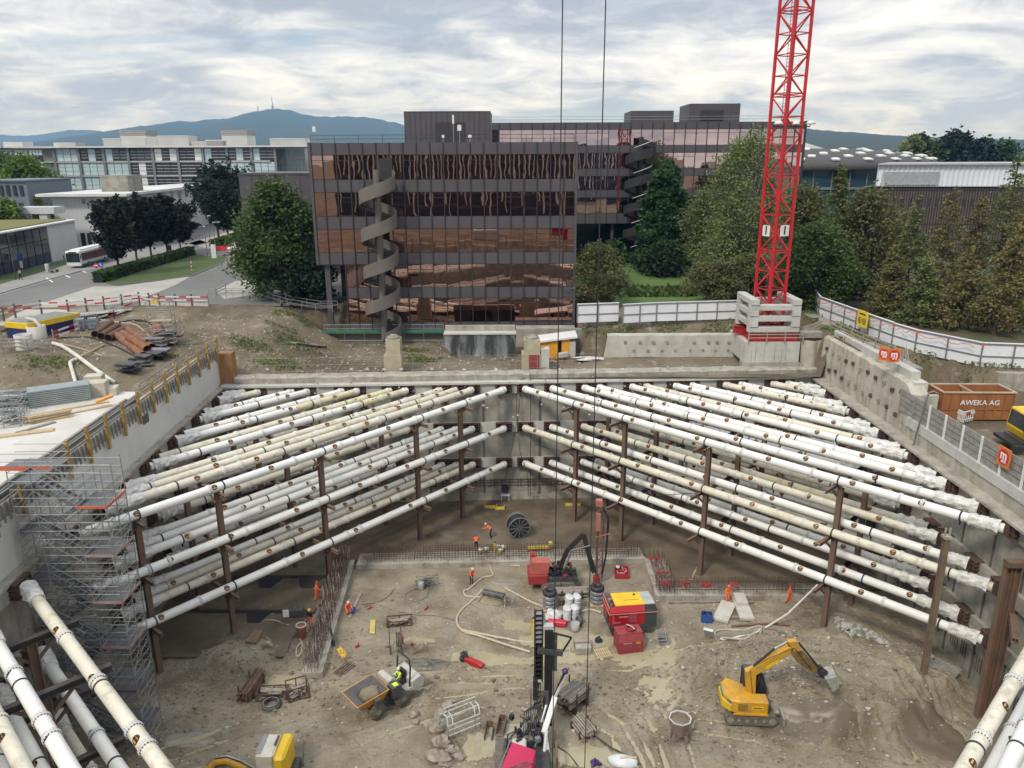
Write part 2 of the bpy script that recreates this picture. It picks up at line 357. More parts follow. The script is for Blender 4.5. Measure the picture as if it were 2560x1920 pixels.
patch('wet_mud',2030,1785,3.3,1.5,T('wet_mud',(.125,.10,.066),.42,col2=(.155,.125,.085),scale=.8,bump=.15,bscale=3),seed=1)
patch('slurry',1062,1662,2.2,.8,T('dark_slurry',(.075,.074,.066),.4,col2=(.17,.15,.115),scale=.9),seed=2)
patch('slurry',1265,1452,1.6,.6,T('grey_slurry',(.215,.20,.165),.35,col2=(.27,.24,.185),scale=1.4),seed=3)
patch('slurry',465,1850,1.8,.8,T('grey_slurry',(.19,.195,.195),.3),seed=4);patch('wet_mud',2330,1840,2.2,2.2,MT['wet_mud'],seed=5)
SLABM=mat('blinding_slab',(.165,.132,.088),.6,col2=(.095,.073,.047),scale=.28,dirt=(.21,.185,.14),dscale=.35,dlo=.55,dhi=.75,bump=.15,bscale=3,rvar=.22)
sl_=MB();c0=UZ(900,1395);c1=UZ(1610,1388);c2=UZ(1650,1480);c3=UZ(2100,1480);b0=UZ(770,1600)
sl_.prism([(-29.6,50.5,.10),(b0.x-1.2,50.5,.10),(b0.x-1.2,b0.y,.10),(c0.x,c0.y,.10),(c1.x,c1.y,.10),(c2.x+1.2,c2.y,.10),(32.9,c3.y,.10),(32.9,79.9,.10),(-30.4,77.1,.10)],(0,0,.12));struct('pit_slab',sl_,SLABM)
st=MB();rs=random.Random(3)
for i in range(2600):
 x,y=rs.uniform(-28,32),rs.uniform(38,62)
 if i%3==0:x,y=rs.gauss(17,5),rs.gauss(47,4)
 r=rs.uniform(.025,.07)if rs.random()<.93 else rs.uniform(.08,.16)
 if-28.5<x<32.5 and y>38:st.blob((x,y,fl(x,y)+r*.4),(r*1.3,r,r*.8),i,.3,1.5,5,3,m=rs.choice((0,0,1,2)))
for i in range(2600):
 x,y=rs.uniform(-60,32),rs.uniform(66 if x<-34 else 80,96);r=rs.uniform(.03,.11);z=gh(x,y)
 if x<8 or y<84:st.blob((x,y,z+r*.3),(r*1.3,r,r*.8),i,.3,1.5,5,3,m=rs.choice((0,1,2)))
STM=[T('stone_grey',(.36,.34,.29),.9),T('stone_brown',(.2,.165,.115),.9),T('stone_pale',(.55,.52,.45),.9),T('clod_brown',(.29,.24,.165),.9,col2=(.2,.16,.105)),T('clod_dark',(.19,.15,.10),.9)]
for i in range(3400):
 a=rs.random()
 if a<.45:x,y=rs.gauss(16.5,5.5),rs.gauss(44.5,3.6)
 elif a<.75:x=rs.uniform(-20,14);y=47.2+.035*(x+2)**2*(.35 if x<2 else .12)-1+rs.choice((-1.45,0,1.45,2.9))*1.0+rs.gauss(0,.22)
 else:x,y=rs.uniform(-24,-12),rs.gauss(47,4.5)
 r=abs(rs.gauss(0,.045))+.022
 if-27<x<32 and 38<y<60:st.blob((x,y,fl(x,y)+r*.3),(r*1.4,r*1.1,r*.75),i,.35,1.6,5,4,m=rs.choice((3,3,3,4)))
struct('gravel',st,STM,'stuff')
# pit walls
def wall_strip(mb,p,q,z0,z1,t,m=0,nrm=None):
 p,q=V((p[0],p[1],0)),V((q[0],q[1],0));d=(q-p).normalized();n=V(nrm)if nrm else V((-d.y,d.x,0))
 mb.prism([(p.x,p.y,z0),(q.x,q.y,z0),(q.x,q.y,z1),(p.x,p.y,z1)],n*t,m);return mb
LV=(13.2,8.85,4.75)
fw_=thing('pit_wall','stained concrete diaphragm wall at the far side of the pit with a rough capping beam','pit wall',(1,78.6,0))
A,B=(-31.2,yface(-31.2)),(34.2,yface(34.2))
wall_strip(MB(),A,B,-.5,13.9,1.0).build('wall_face',CONCD,fw_)
cb=MB();N_=120
for k,(z0,z1,off)in enumerate(((13.9,14.65,.35),)):
 pts=[]
 for i in range(N_+1):
  x=lerp(-29.2,33.2,i/N_);y=yface(x)+off
  e=noise.noise(V((x*.9,k,0)))*.12
  pts.append((x,y,z0,z1+e,e))
 vs=[];fs=[]
 for x,y,a,b,e in pts:vs+=[(x,y,a),(x,y-.05+e*.4,b-.12),(x,y+.25+e,b),(x,y+1.6,b-.05)]
 for i in range(N_):
  for j in range(3):fs.append((i*4+j,i*4+4+j,i*4+5+j,i*4+1+j))
 cb.add(vs,fs,0,False)
cb.build('capping_beam',CONC,fw_)
lg=MB();wall_strip(lg,(-30.4,yface(-30.4)-.45),(33.0,yface(33.0)-.45),13.72,13.93,1.2);lg.build('ledge',CONCL,fw_)
wl=MB();jt=MB();rb=MB();ft=MB()
for z in LV:
 wall_strip(wl,(-30.2,yface(-30.2)-.16),(33,yface(33)-.16),z-.62,z+.5,.3)
wl.build('waler_beam',CONCL,fw_)
for i,x in enumerate((-26.5,-20.6,-14.8,-9,-3.1,3.0,6.6,12.4,18.2,24.1,29.6)):
 for a,b in((.3,4.1),(5.3,8.2),(9.4,12.5)):
  jt.box((x,yface(x)-.03,(a+b)/2),(.22,.10,b-a),math.atan(.045))
jt.build('panel_joint',T('joint_dark',(.12,.11,.09),.9,bump=.4),fw_)
for i in range(150):
 x=-29+i*.41+rs.uniform(-.1,.1)
 if rs.random()<.72:rb.bar((x,yface(x)-.12,1.75),(x,yface(x)-.12,2.75),.06)
for z in(1.95,2.3,2.6):rb.bar((-29,yface(-29)-.09,z),(32.5,yface(32.5)-.09,z),.05)
rb.build('exposed_rebar',RUST,fw_)
for i in range(40):
 x=-29+i*1.55;hh=.9+.45*noise.noise(V((x*.4,0,0)));ft.box((x,yface(x)-.1,.1+hh/2),(1.54,.14,hh),math.atan(.045))
ft.build('wall_foot',CONC,fw_)
rw=thing('pit_wall','grey concrete diaphragm wall on the side of the pit below the orange container','pit wall',(XR,60,0))
wall_strip(MB(),(XR,7),(XR,80.2),-.5,13.8,1.2,nrm=(1,0,0)).build('wall_face',CONCD,rw)
wl=MB();jt=MB();rb=MB();ft=MB()
for z in LV:wall_strip(wl,(XR-.3,9),(XR-.3,79.6),z-.62,z+.45,.3,nrm=(1,0,0))
wl.build('waler_beam',CONC,rw)
wall_strip(MB(),(XR-.85,9),(XR-.85,79.7),13.72,13.9,1.6,nrm=(1,0,0)).build('ledge',CONC,rw)
for y in(14,20,26,32,38,44.2,47.5,51,55.5,60.5,66,71.5,76):
 for a,b in((.3,4.1),(5.3,8.2),(9.4,12.5)):jt.bx(XR-.07,XR+.05,y-.08,y+.08,a,b)
jt.build('panel_joint',MT['joint_dark'],rw)
for i in range(150):
 y=38+i*.27
 if rs.random()<.8:rb.bar((XR-.12,y,1.5),(XR-.12,y,2.7),.06)
rb.build('exposed_rebar',T('grey_rebar',(.12,.105,.088),.9),rw)
lw=thing('pit_wall','tall clean pale concrete wall with yellow formwork posts along its top','pit wall',(-30,60,0))
la,lb=(xleft(7),7),(xleft(78.5),78.5)
wall_strip(MB(),la,lb,-.5,13.75,1.0,nrm=(-1,0,0)).build('wall_face',CONCD,lw)
wall_strip(MB(),(la[0]+.5,la[1]),(lb[0]+.5,lb[1]-.4),13.62,13.82,1.5,nrm=(-1,0,0)).build('ledge',CONC,lw)
wl=MB()
for z in LV:wall_strip(wl,(la[0]+.3,la[1]),(lb[0]+.3,lb[1]),z-.62,z+.45,.3,nrm=(-1,0,0))
wl.build('waler_beam',CONC,lw)
PL=T('parapet_concrete',(.56,.555,.53),.8,col2=(.50,.495,.47),scale=.35,streak=.12,dirt=(.38,.36,.32),dlo=.62,dhi=.85)
wall_strip(MB(),(la[0]-.15,la[1]),(xleft(77.9)-.15,77.9),13.82,17.0,.4,nrm=(-1,0,0)).build('parapet',PL,lw)
wall_strip(MB(),(la[0]-.17,la[1]),(xleft(77.9)-.17,77.9),17.0,17.9,.06,nrm=(-1,0,0)).build('top_shutter',WOODG,lw)
k=0;y=77.4
slat=MB()
while y>30:
 x=xleft(y)
 p=MB().box((x+.06,y,17.75),(.16,.24,2.7));p.build('formwork_post',YELF,lw)
 for j in range(1,5):slat.bx(x-.12,x+.02,y-j*.54-.05,y-j*.54+.05,16.75,17.95)
 y-=2.75
slat.build('shutter_batten',WOODG,lw)
for z,off in((18.2,.0),(18.75,.0),(17.95,-.3)):
 MB().bar((xleft(77.4)+off,77.4,z),(xleft(30)+off,30,z),.05,.11).build('rail',WOODG,lw)
nw=thing('pit_wall','stained concrete wall on the near side of the pit under the viewpoint','pit wall',(1,8,0))
wall_strip(MB(),(-28,8),(33.1,8),-.5,17,1.0,nrm=(0,-1,0)).build('wall_face',CONC,nw)
# struts
SR=.335
ORD='first second third fourth fifth sixth seventh eighth ninth tenth eleventh twelfth'.split()
def badge_mesh():
 mb=MB();r=.225;rr=SR+.006
 def P(u,v,k=0.0):return((u),(rr+k)*math.sin(v/rr),(rr+k)*math.cos(v/rr))
 def strip(pts,k,m):
  for u0,u1,v0,v1 in pts:mb.add([P(u0,v0,k),P(u1,v0,k),P(u1,v1,k),P(u0,v1,k)],[(0,1,2,3)],m)
 n=16;rings=[(0,0),(.5*r,0),(.86*r,0),(r,1)]
 for q in range(3):
  a,b=rings[q][0],rings[q+1][0];k=.004 if q==2 else 0;m=1 if q==2 else 0
  for i in range(n):
   t0,t1=2*math.pi*i/n,2*math.pi*(i+1)/n
   mb.add([P(a*math.cos(t0),a*math.sin(t0),k),P(b*math.cos(t0),b*math.sin(t0),k),P(b*math.cos(t1),b*math.sin(t1),k),P(a*math.cos(t1),a*math.sin(t1),k)],[(0,1,2,3)],m)
 w=.052;s=.125
 strip([(-s,-s+w,-.11,.07),(-w/2,w/2,-.11,.07),(s-w,s,-.11,.07),(-s,s,.07,.125)],.006,2)
 return mb.mesh('badge',[T('badge_black',(.012,.011,.01),.4),T('badge_rim',(.03,.02,.012),.4),T('badge_orange',(.85,.36,.05),.4)])
BADGE=badge_mesh()
def flange_mesh(bolts):
 mb=MB()
 mb.lathe([(SR-.01,-.10),(SR*1.2,-.10),(SR*1.2,-.015),(SR-.01,-.015)],(0,0,0),16,0,(1,0,0)).lathe([(SR-.01,.015),(SR*1.2,.015),(SR*1.2,.10),(SR-.01,.10)],(0,0,0),16,0,(1,0,0))
 if bolts:
  for i in range(18):
   t=2*math.pi*i/18;y,z=SR*1.11*math.sin(t),SR*1.11*math.cos(t);mb.tube((-.15,y,z),(.15,y,z),.025,5,m=1)
 return mb.mesh('coupling',[T('coupling_paint',(.66,.655,.63),.5),DGREY])
FLG=flange_mesh(False);FLGB=flange_mesh(True)
STRAP=MB().lathe([(SR+.005,-.055),(SR+.03,-.055),(SR+.03,.055),(SR+.005,.055)],(0,0,0),16,0,(1,0,0)).bx(-.05,.05,-.05,.05,-SR-.3,-SR-.02).mesh('strap',[BLACK])
def wrap_mesh(seed,L=2.3):
 mb=MB();n,k=14,15;vs=[]
 for j in range(k):
  u=j/(k-1)*L
  for i in range(n):
   t=2*math.pi*i/n
   a=noise.noise(V((math.cos(t)*2.3,math.sin(t)*2.3,u*2.2+seed*9)))*.16+noise.noise(V((math.cos(t)*5,math.sin(t)*5,u*5+seed*3)))*.07
   rr=(SR+.03)if j in(0,)else SR+.085+a*(.55+.5*u/L)+.07*u/L+(-.05 if j in(4,9)else 0)
   vs.append((u,rr*math.sin(t),rr*math.cos(t)-.06*u/L*(1 if math.cos(t)<0 else 0)))
 mb.add(vs,[(j*n+i,j*n+(i+1)%n,(j+1)*n+(i+1)%n,(j+1)*n+i)for j in range(k-1)for i in range(n)],0,False)
 return mb.mesh('wrap',[WRAP])
WRAPS=[wrap_mesh(i,L)for i,L in enumerate((2.4,1.9,2.9,2.2))]
def bracket(parent,p,nrm,along,wdt,depth):
 p,nrm,along=V(p),V(nrm),V(along);mb=MB();up=V((0,0,1))
 def bx(a0,a1,d0,d1,z0,z1):
  vs=[p+along*a+nrm*d+up*z for z in(z0,z1)for a,d in((a0,d0),(a1,d0),(a1,d1),(a0,d1))]
  mb.add(vs,[(3,2,1,0),(4,5,6,7),(0,1,5,4),(1,2,6,5),(2,3,7,6),(3,0,4,7)])
 h=.5
 bx(-wdt/2,wdt/2,depth-.06,depth,-h,h)
 for z in(-h,-.17,.13,h-.06):bx(-wdt/2,wdt/2,.12,depth-.064,z,z+.06)
 for a in(-.42,-.14,.14,.4):bx(a*wdt,a*wdt+.05,.05,depth-.07,-h+.07,h-.07)
 bx(-.3,.3,-.02,.08,-.42,.42)
 return mb.build('end_bracket',RUST,parent)
def straps_for(L,near):return near
nst=0
def make_strut(p,q,label,group,mt,straps,side,wrapn=True,bolts=False,farb=True,yell=None):
 """p far-wall end, q side-wall end (both at the axis)"""
 global nst;nst+=1
 p,q=V(p),V(q);d=q-p;L=d.length;az=math.atan2(d.y,d.x)
 rr=random.Random(nst*17)
 t=thing('steel_strut',label,'strut',p,az,group)
 mb=MB()
 wl_=rr.uniform(0,1)
 mb.tube((0,0,0),(L,0,0),SR,18)
 o=mb.build('tube',mt,t,world=False)
 if yell:
  a,b,ym=yell;MB().tube((a,0,0),(b,0,0),SR+.006,18,cap=False).build('old_tube_section',ym,t,world=False)
 x=rr.uniform(.25,.5);link('coupling',FLGB if bolts else FLG,t,(x,0,0))
 step=7.2 if not bolts else 5.6;x=rr.uniform(3.2,5.5)
 while x<L-1.5:
  link('coupling',FLGB if bolts else FLG,t,(x,0,0))
  if rr.random()<.22 and x+1.6<L-2:link('coupling',FLGB if bolts else FLG,t,(x+1.5,0,0))
  x+=step+rr.uniform(-1.2,.6)
 for s in straps:
  if .8<s<L-1:link('strap',STRAP,t,(s+rr.uniform(-.15,.15),0,0))
 x=rr.uniform(1.8,3.2)
 flip=1 if side=='L' else-1
 while x<L-2.6:
  ang=R(48)*flip+rr.uniform(-.06,.06)
  b=link('badge',BADGE,t,(x,0,0),(-ang,0,0))
  if flip<0:b.rotation_euler=(-ang,0,0);b.scale=(1,1,1)
  x+=rr.uniform(4.6,7.0)
 if wrapn:link('wrap',WRAPS[nst%4],t,(L-2.15 if nst%4!=2 else L-2.7,0,0))
 if not wrapn and rr.random()<.3:link('wrap',WRAPS[1],t,(L-1.7,0,0))
 dn_=V((math.sin(az),0,0))
 return t,d.normalized()
COLN={0:('white',WHITE),1:('cream',CREAM),2:('stained cream',CREAM),3:('white',WHITE)}
TIER=('top','middle','lowest')
LX=[-0.8,-4.2,-5.9,-7.5,-11.1,-12.8,-16.2,-17.8,-21.4,-23.0,-26.5,-28.1]
RX=[1.3,4.2,7.6,9.2,12.7,14.2,17.4,19.2,22.8,24.5,28.0,29.6]
LCOL=[[0,1,1,1,0,1,3,0,3,0,1,3],[0,3,0,0,1,3,0,1,0,1,3,0],[0,1,1,0,1,0,1,3,0,1,0,3]]
RCOL=[[0,3,0,0,0,1,0,3,1,0,1,3],[1,0,1,1,1,0,1,0,3,1,0,0],[3,0,3,0,1,1,0,3,1,0,1,0]]
STRL=[5.9,12,23,32.4,38.5];STRR=[7.1,13.2,22.3,33.8,42]
def perp_off(side,x0):return 0
for lv,z in enumerate(LV):
 for i,x0 in enumerate(LX):
  p=V((x0,lerp(77.15,77.75,(x0+28)/27.2),z));ye=44.9+1.115*(-.8-x0);q=V((xleft(ye)+.75,ye+.55,z))
  cn_,mt=COLN[LCOL[lv][i]]
  lab=f'{cn_} strut, {TIER[lv]} tier, {ORD[i]} from the middle, braced to the left wall'
  ye_=(8,12,YELLW)if(lv,i)in((0,4),(0,6))else None
  if(lv,i)in((0,4),(0,5),(0,6)):ye_=(.6,4.6+i*.5,YELLW)
  t,d=make_strut(p,q,lab,'struts fanning to the left wall',mt,[s-0.0 for s in STRL],'L',wrapn=not(lv==0 and i in(0,5,7)),yell=ye_)
  bracket(t,p+V((-.1,.05,0)),(0,1,0),(1,.045,0),1.75,yface(p.x)-p.y-.2)
  bracket(t,q+V((0,-.1,0)),(-1,0,0),(0,1,0),1.5,.72 if lv else .6)
 for i,x0 in enumerate(RX):
  p=V((x0,lerp(77.95,79.6,(x0-1.3)/28.5),z));ye=45.2+1.12*(x0-1.3);q=V((XR-.8,ye+.5,z))
  cn_,mt=COLN[RCOL[lv][i]]
  lab=f'{cn_} strut, {TIER[lv]} tier, {ORD[i]} from the middle, braced to the right wall'
  ye_=(20,27,YELLW)if(lv,i)==(1,3)else((26,33,CREAM)if(lv,i)==(1,0)else None)
  t,d=make_strut(p,q,lab,'struts fanning to the right wall',mt,STRR,'R',wrapn=not(lv==1 and i==1),yell=ye_)
  bracket(t,p+V((.1,.05,0)),(0,1,0),(1,.045,0),1.75,yface(p.x)-p.y-.2)
  bracket(t,q+V((0,-.1,0)),(1,0,0),(0,1,0),1.5,.8)
for lv,z in enumerate(LV):
 for i,(kk,cl)in enumerate(((11.2,1),(7.5,0),(5.6,1),(2.0,0))):
  p=V((kk-9.2,9.2,z));q=V((-27.9,kk+27.9,z));cn_,mt=COLN[cl if lv!=1 else 0]
  lab=f'thick {cn_} bolted strut, {TIER[lv]} tier, {ORD[i]} from the scaffold stair tower'
  t,d=make_strut(p,q,lab,'struts in the near corner by the scaffold stairs',mt,[22,30],'L',True,True)
  bracket(t,q,(-1,0,0),(0,1,0),1.5,.7)
 for i,(kk,cl)in enumerate(((-7.1,1),(-5.4,0),(-1.9,1),(-.2,0))):
  p=V((kk+9.2,9.2,z));q=V((32.0,32-kk,z));cn_,mt=COLN[cl if lv!=1 else 0]
  lab=f'thick {cn_} bolted strut, {TIER[lv]} tier, {ORD[i]} from the rusty twin post'
  t,d=make_strut(p,q,lab,'struts in the near corner by the rusty twin post',mt,[16,24],'R',False,True)
  bracket(t,q,(1,0,0),(0,1,0),1.5,.8)
  # king posts with cross beams
def king_post(x,y,dirv,a0,a1,label,group,zt=12.86,mt=RUSTG,levels=LV,base=None):
 t=thing('support_post',label,'steel post',(x,y,0),0,group)
 dv=V((dirv[0],dirv[1],0));P=V((x,y,0));sdv=V((-dv.y,dv.x,0))
 c=MB();c.ibeam((x,y,-.2),(x,y,zt-.36),.40,.36,.05,up=tuple(dv));c.build('column',mt,t)
 for z in levels:
  zb=z-SR-.17
  off=sdv*.30
  b=MB();b.ibeam(P+dv*a0+off+V((0,0,zb)),P+dv*a1+off+V((0,0,zb)),.24,.28,.035);b.build('cross_beam',RUSTG,t)
  b=MB();b.bar(P+off*.75+V((0,0,zb-1.0)),P+off*.9+dv*.9+V((0,0,zb-.15)),.12);b.bar(P+off*.75+V((0,0,zb-1.0)),P+off*.9-dv*.9+V((0,0,zb-.15)),.12);b.build('knee_brace',RUSTG,t)
 return t
dl=V((-.646,-.763,0));pl_=V((-.763,.646,0));o0=V((-.8,77.75,0))
dr=V((.694,-.72,0));pr_=V((.72,.694,0));o1=V((1.3,77.95,0))
for row,(off,a0,a1)in enumerate(((.85,-2.0,4.6),(6.0,-1.6,4.4),(10.7,-1.5,4.2),(14.9,-1.5,3.8))):
 for i,s in enumerate(STRL):
  P=o0+dl*s+pl_*off
  if P.x<xleft(P.y)+1.2 or P.y>77:continue
  king_post(P.x,P.y,pl_,a0,a1,f'brown steel post under the left struts, {ORD[row]} row back, {ORD[i]} from far wall','posts under the left strut fan')
 for i,s in enumerate(STRR[:4]):
  P=o1+dr*s+pr_*(off-.5)
  if P.x>XR-1.2 or P.y>yface(P.x)-1:continue
  king_post(P.x,P.y,pr_,a0,a1,f'brown steel post under the right struts, {ORD[row]} row back, {ORD[i]} from far wall','posts under the right strut fan')
t=thing('support_post','pale tan bare steel post under the longest right strut near the wall','steel post',(29.1,46.5,0),0,'posts under the right strut fan')
MB().ibeam((29.1,46.5,-.2),(29.1,46.5,12.1),.36,.36,.05).build('column',T('tan_post',(.20,.155,.10),.8,col2=(.15,.11,.075)),t)
c=MB().bx(28.85,29.35,46.25,46.75,12.1,12.3).bar((28.95,46.5,12.3),(28.95,46.5,12.85),.1).bar((29.25,46.5,12.3),(29.25,46.5,12.85),.1);c.build('saddle',CONC,t)
t=thing('support_post','big rusty twin steel post beside the near right struts','steel post',(31.9,43.6,0))
for dx in(-.3,.28):MB().ibeam((31.9+dx,43.7,-.3),(31.9+dx,43.7,11.7),.44,.42,.06,up=(1,0,0)).build('column',T('rusty_post',(.19,.105,.058),.85,col2=(.12,.082,.06),scale=.8,bump=.2),t)
MB().box((31.85,43.5,11.9),(1.2,.6,.35)).build('saddle',RUSTG,t)
MB().ibeam((32.2,43.3,8.2),(30.7,40.6,8.2),.4,.4).build('cross_beam',RUSTG,t)
b0=UZ(9,1628,12.6);b1=UZ(179,1561,12.6);b2=UZ(0,1784,12.6);b3=UZ(260,1674,12.6)
for nm,(u,v,px_)in{'under the upper end of the near left struts':(b0,b1,.38),'under the middle of the near left struts':(b2,b3,.40)}.items():
 P=u.lerp(v,px_);t=thing('support_post',f'brown steel post with long cross beam {nm}','steel post',(P.x,P.y,0),0,'posts under the near left struts')
 d=(v-u).normalized()
 MB().ibeam((P.x,P.y,-.2),(P.x,P.y,12.4),.5,.45,.05,up=tuple(d)).build('column',RUSTG,t)
 for z in LV:
  o=V((0,0,z-.6-12.6));MB().ibeam(u-d*2.5+o+V((.25,.25,0)),v+o+V((.25,.25,0)),.34,.36,.04).build('cross_beam',T('dark_beam',(.055,.048,.043),.6),t)
  MB().bar((P.x,P.y,z-2),P+d*1.3+V((0,0,z-.8-P.z)),.14).bar((P.x,P.y,z-2),P-d*1.3+V((0,0,z-.8-P.z)),.14).build('knee_brace',RUSTG,t)
  # dark bronze office buildings
DPAN=T('dark_panel',(.088,.080,.086),.5,col2=(.075,.068,.073),scale=.25,spec=.4)
DMUL=T('dark_mullion',(.034,.030,.031),.5,col2=(.03,.027,.027))
STAIRM=T('stair_steel',(.155,.135,.115),.6,col2=(.125,.11,.095),scale=.4)
STAIRD=T('stair_dark',(.03,.028,.028),.6)
def bronze(name,col,rough,dist):
 m=bpy.data.materials.new(name);m.use_nodes=True;nt=m.node_tree;b=nt.nodes['Principled BSDF']
 b.inputs['Base Color'].default_value=(*col,1);b.inputs['Metallic'].default_value=1;b.inputs['Roughness'].default_value=rough
 g=nt.nodes.new('ShaderNodeNewGeometry');n=nt.nodes.new('ShaderNodeTexNoise');n.inputs['Scale'].default_value=.75;n.inputs['Detail'].default_value=.5
 nt.links.new(g.outputs['Position'],n.inputs['Vector']);bp=nt.nodes.new('ShaderNodeBump');bp.inputs['Strength'].default_value=1;bp.inputs['Distance'].default_value=dist
 nt.links.new(n.outputs['Fac'],bp.inputs['Height']);nt.links.new(bp.outputs[0],b.inputs['Normal']);return m
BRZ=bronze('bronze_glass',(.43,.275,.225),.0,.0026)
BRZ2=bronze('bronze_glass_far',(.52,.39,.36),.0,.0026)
def win_pair(parent,x0,x1,y,z0,z1,gm,r,vent=False,out=.0):
 mb=MB();xm=(x0+x1)/2
 for a,b in((x0,xm),(xm,x1)):
  a+=.03;b-=.03
  tx,tz=r.uniform(-.003,.003),r.uniform(-.004,.004);w,h=(b-a)/2,(z1-z0)/2
  cs=[(a,y+tx*w+tz*h,z0),(b,y-tx*w+tz*h,z0),(b,y-tx*w-tz*h,z1),(a,y+tx*w-tz*h,z1)]
  mb.poly(cs,0)
  if vent and r.random()<.55:mb.bx(a,b,y-.09,y-.03,z1-.62,z1-.56,1).bx(a,a+.05,y-.09,y-.03,z1-.56,z1-.02,1).bx(b-.05,b,y-.09,y-.03,z1-.56,z1-.02,1)
 return mb.build('window',[gm,DMUL],parent)
rb_=random.Random(11)
FY=97.0;BX0,BX1=-24.45,8.05
ob=thing('office_building','dark bronze glass office block with an outside spiral stair and overhanging upper floors','office building',((BX0+BX1)/2,FY+14,16))
GL=[(34.2,37.1),(29.8,32.7),(25.35,28.3),(21.0,23.9),(16.5,19.6)]
SP=[(37.1,38.5),(32.7,34.2),(28.3,29.8),(23.9,25.35),(19.6,21.0),(15.2,16.5)]
XL=[BX0,BX0,BX0,-20.9,-20.9];XS=[BX0,BX0,BX0,BX0,-20.9,-20.9]
body=MB();body.bx(BX0+.1,BX1-.1,FY+.35,FY+32,24.0,38.2).bx(-20.8,BX1-.1,FY+.35,FY+32,15,23.98);body.build('core',DMUL,ob)
MB().bx(BX0+.3,BX1-.3,FY+.3,FY+31.5,38.22,38.3).build('roof',T('roof_gravel',(.25,.245,.23),.95),ob)
pitch=(BX1-BX0)/20
for k,(z0,z1)in enumerate(SP):
 mb=MB();x=BX1
 while x>XS[k]+.4:
  x2=max(x-pitch,XS[k]);mb.bx(x2+.05,x-.05,FY-.02,FY+.3,z0+.02,z1-.02);x=x2
 mb.bx(XS[k],BX1,FY+.1,FY+.34,z0,z1);mb.build('spandrel_panel',DPAN,ob)
for k,(z0,z1)in enumerate(GL):
 x=BX1
 while x>XL[k]+.5:
  x2=max(x-2*pitch,XL[k])
  win_pair(ob,x2,x,FY+.06,z0+.04,z1-.04,BRZ,rb_,vent=True);x=x2
mm=MB()
for i in range(21):
 x=BX1-i*pitch;lo=15.3 if x>-20.95 else 23.9
 mm.bx(x-.045,x+.045,FY-.16,FY+.05,lo,38.5)
mm.bx(-20.95,-20.83,FY-.16,FY+.05,15.3,23.9);mm.build('mullion',DMUL,ob)
MB().bx(BX0-.02,BX0+.28,FY-.2,FY+31,23.9,38.55).build('corner_fin',DPAN,ob);MB().bx(BX1-.25,BX1+.03,FY-.2,FY+31,15.2,38.55).build('corner_fin',DPAN,ob)
sd_=MB()
for j in range(14):sd_.bx(BX0-.06,BX0-.03,FY+.2+j*2.2,FY+2.3+j*2.2,24,38.4);sd_.bx(BX1+.04,BX1+.07,FY+.2+j*2.2,FY+2.3+j*2.2,15.3,38.4)
sd_.build('side_panel',DPAN,ob)
MB().bx(BX0+.3,-20.9,FY+.1,FY+30,23.75,23.9).build('soffit',DMUL,ob)
for y in(FY+.5,FY+9.5):MB().bx(-23.65,-23.0,y,y+.55,15.5,23.75).build('column',DPAN,ob)
for z in(38.95,39.4):MB().bar((BX0+.2,FY+.6,z),(BX1-.3,FY+.6,z),.05).build('roof_rail',BLACK,ob)
mb=MB()
for i in range(12):mb.bar((BX0+.2+i*2.9,FY+.6,38.3),(BX0+.2+i*2.9,FY+.6,39.4),.05)
mb.build('rail_post',BLACK,ob)
pa=UY(1010,280,107);pb=UY(1225,280,107);ph=MB();ph.bx(pa.x,pb.x,107,118,38.3,pa.z);ph.bx(pa.x-.05,pb.x+.05,106.95,118,pa.z+.003,pa.z+.08)
n_=16
for i in range(n_+1):
 x=lerp(pa.x,pb.x,i/n_);ph.bx(x-.03,x+.03,106.93,106.998,38.3,pa.z-.01)
pt=ph.build('penthouse',DPAN,ob)
va=UY(1088,306,106.9);vb=UY(1163,352,106.9)
MB().bx(va.x,vb.x,106.85,106.92,38.4,va.z).build('louvre',T('louvre',(.035,.033,.036),.6),pt)
for sx,h,w_ in((1108,1.2,.1),(1134,3.6,.07),(1149,2.4,.16),(1175,1.2,.14),(787,2.3,.12)):
 p=UY(sx,352,100)
 a=thing('roof_mast',f'small white roof mast {"at the roof corner" if sx < 800 else "on the dark penthouse roof, " + str(["shortest", "tallest thin", "forked", "stubby right"][[1108, 1134, 1149, 1175].index(sx)]) + " one"}','mast',(p.x,100,38.3),0,'roof masts')
 MB().tube((p.x,100,38.3),(p.x,100,38.3+h),.05,6).build('pole',GALV,a);MB().box((p.x,100,38.3+h*.82),(w_*3,w_*2,h*.28)).build('head',WPAINT,a)
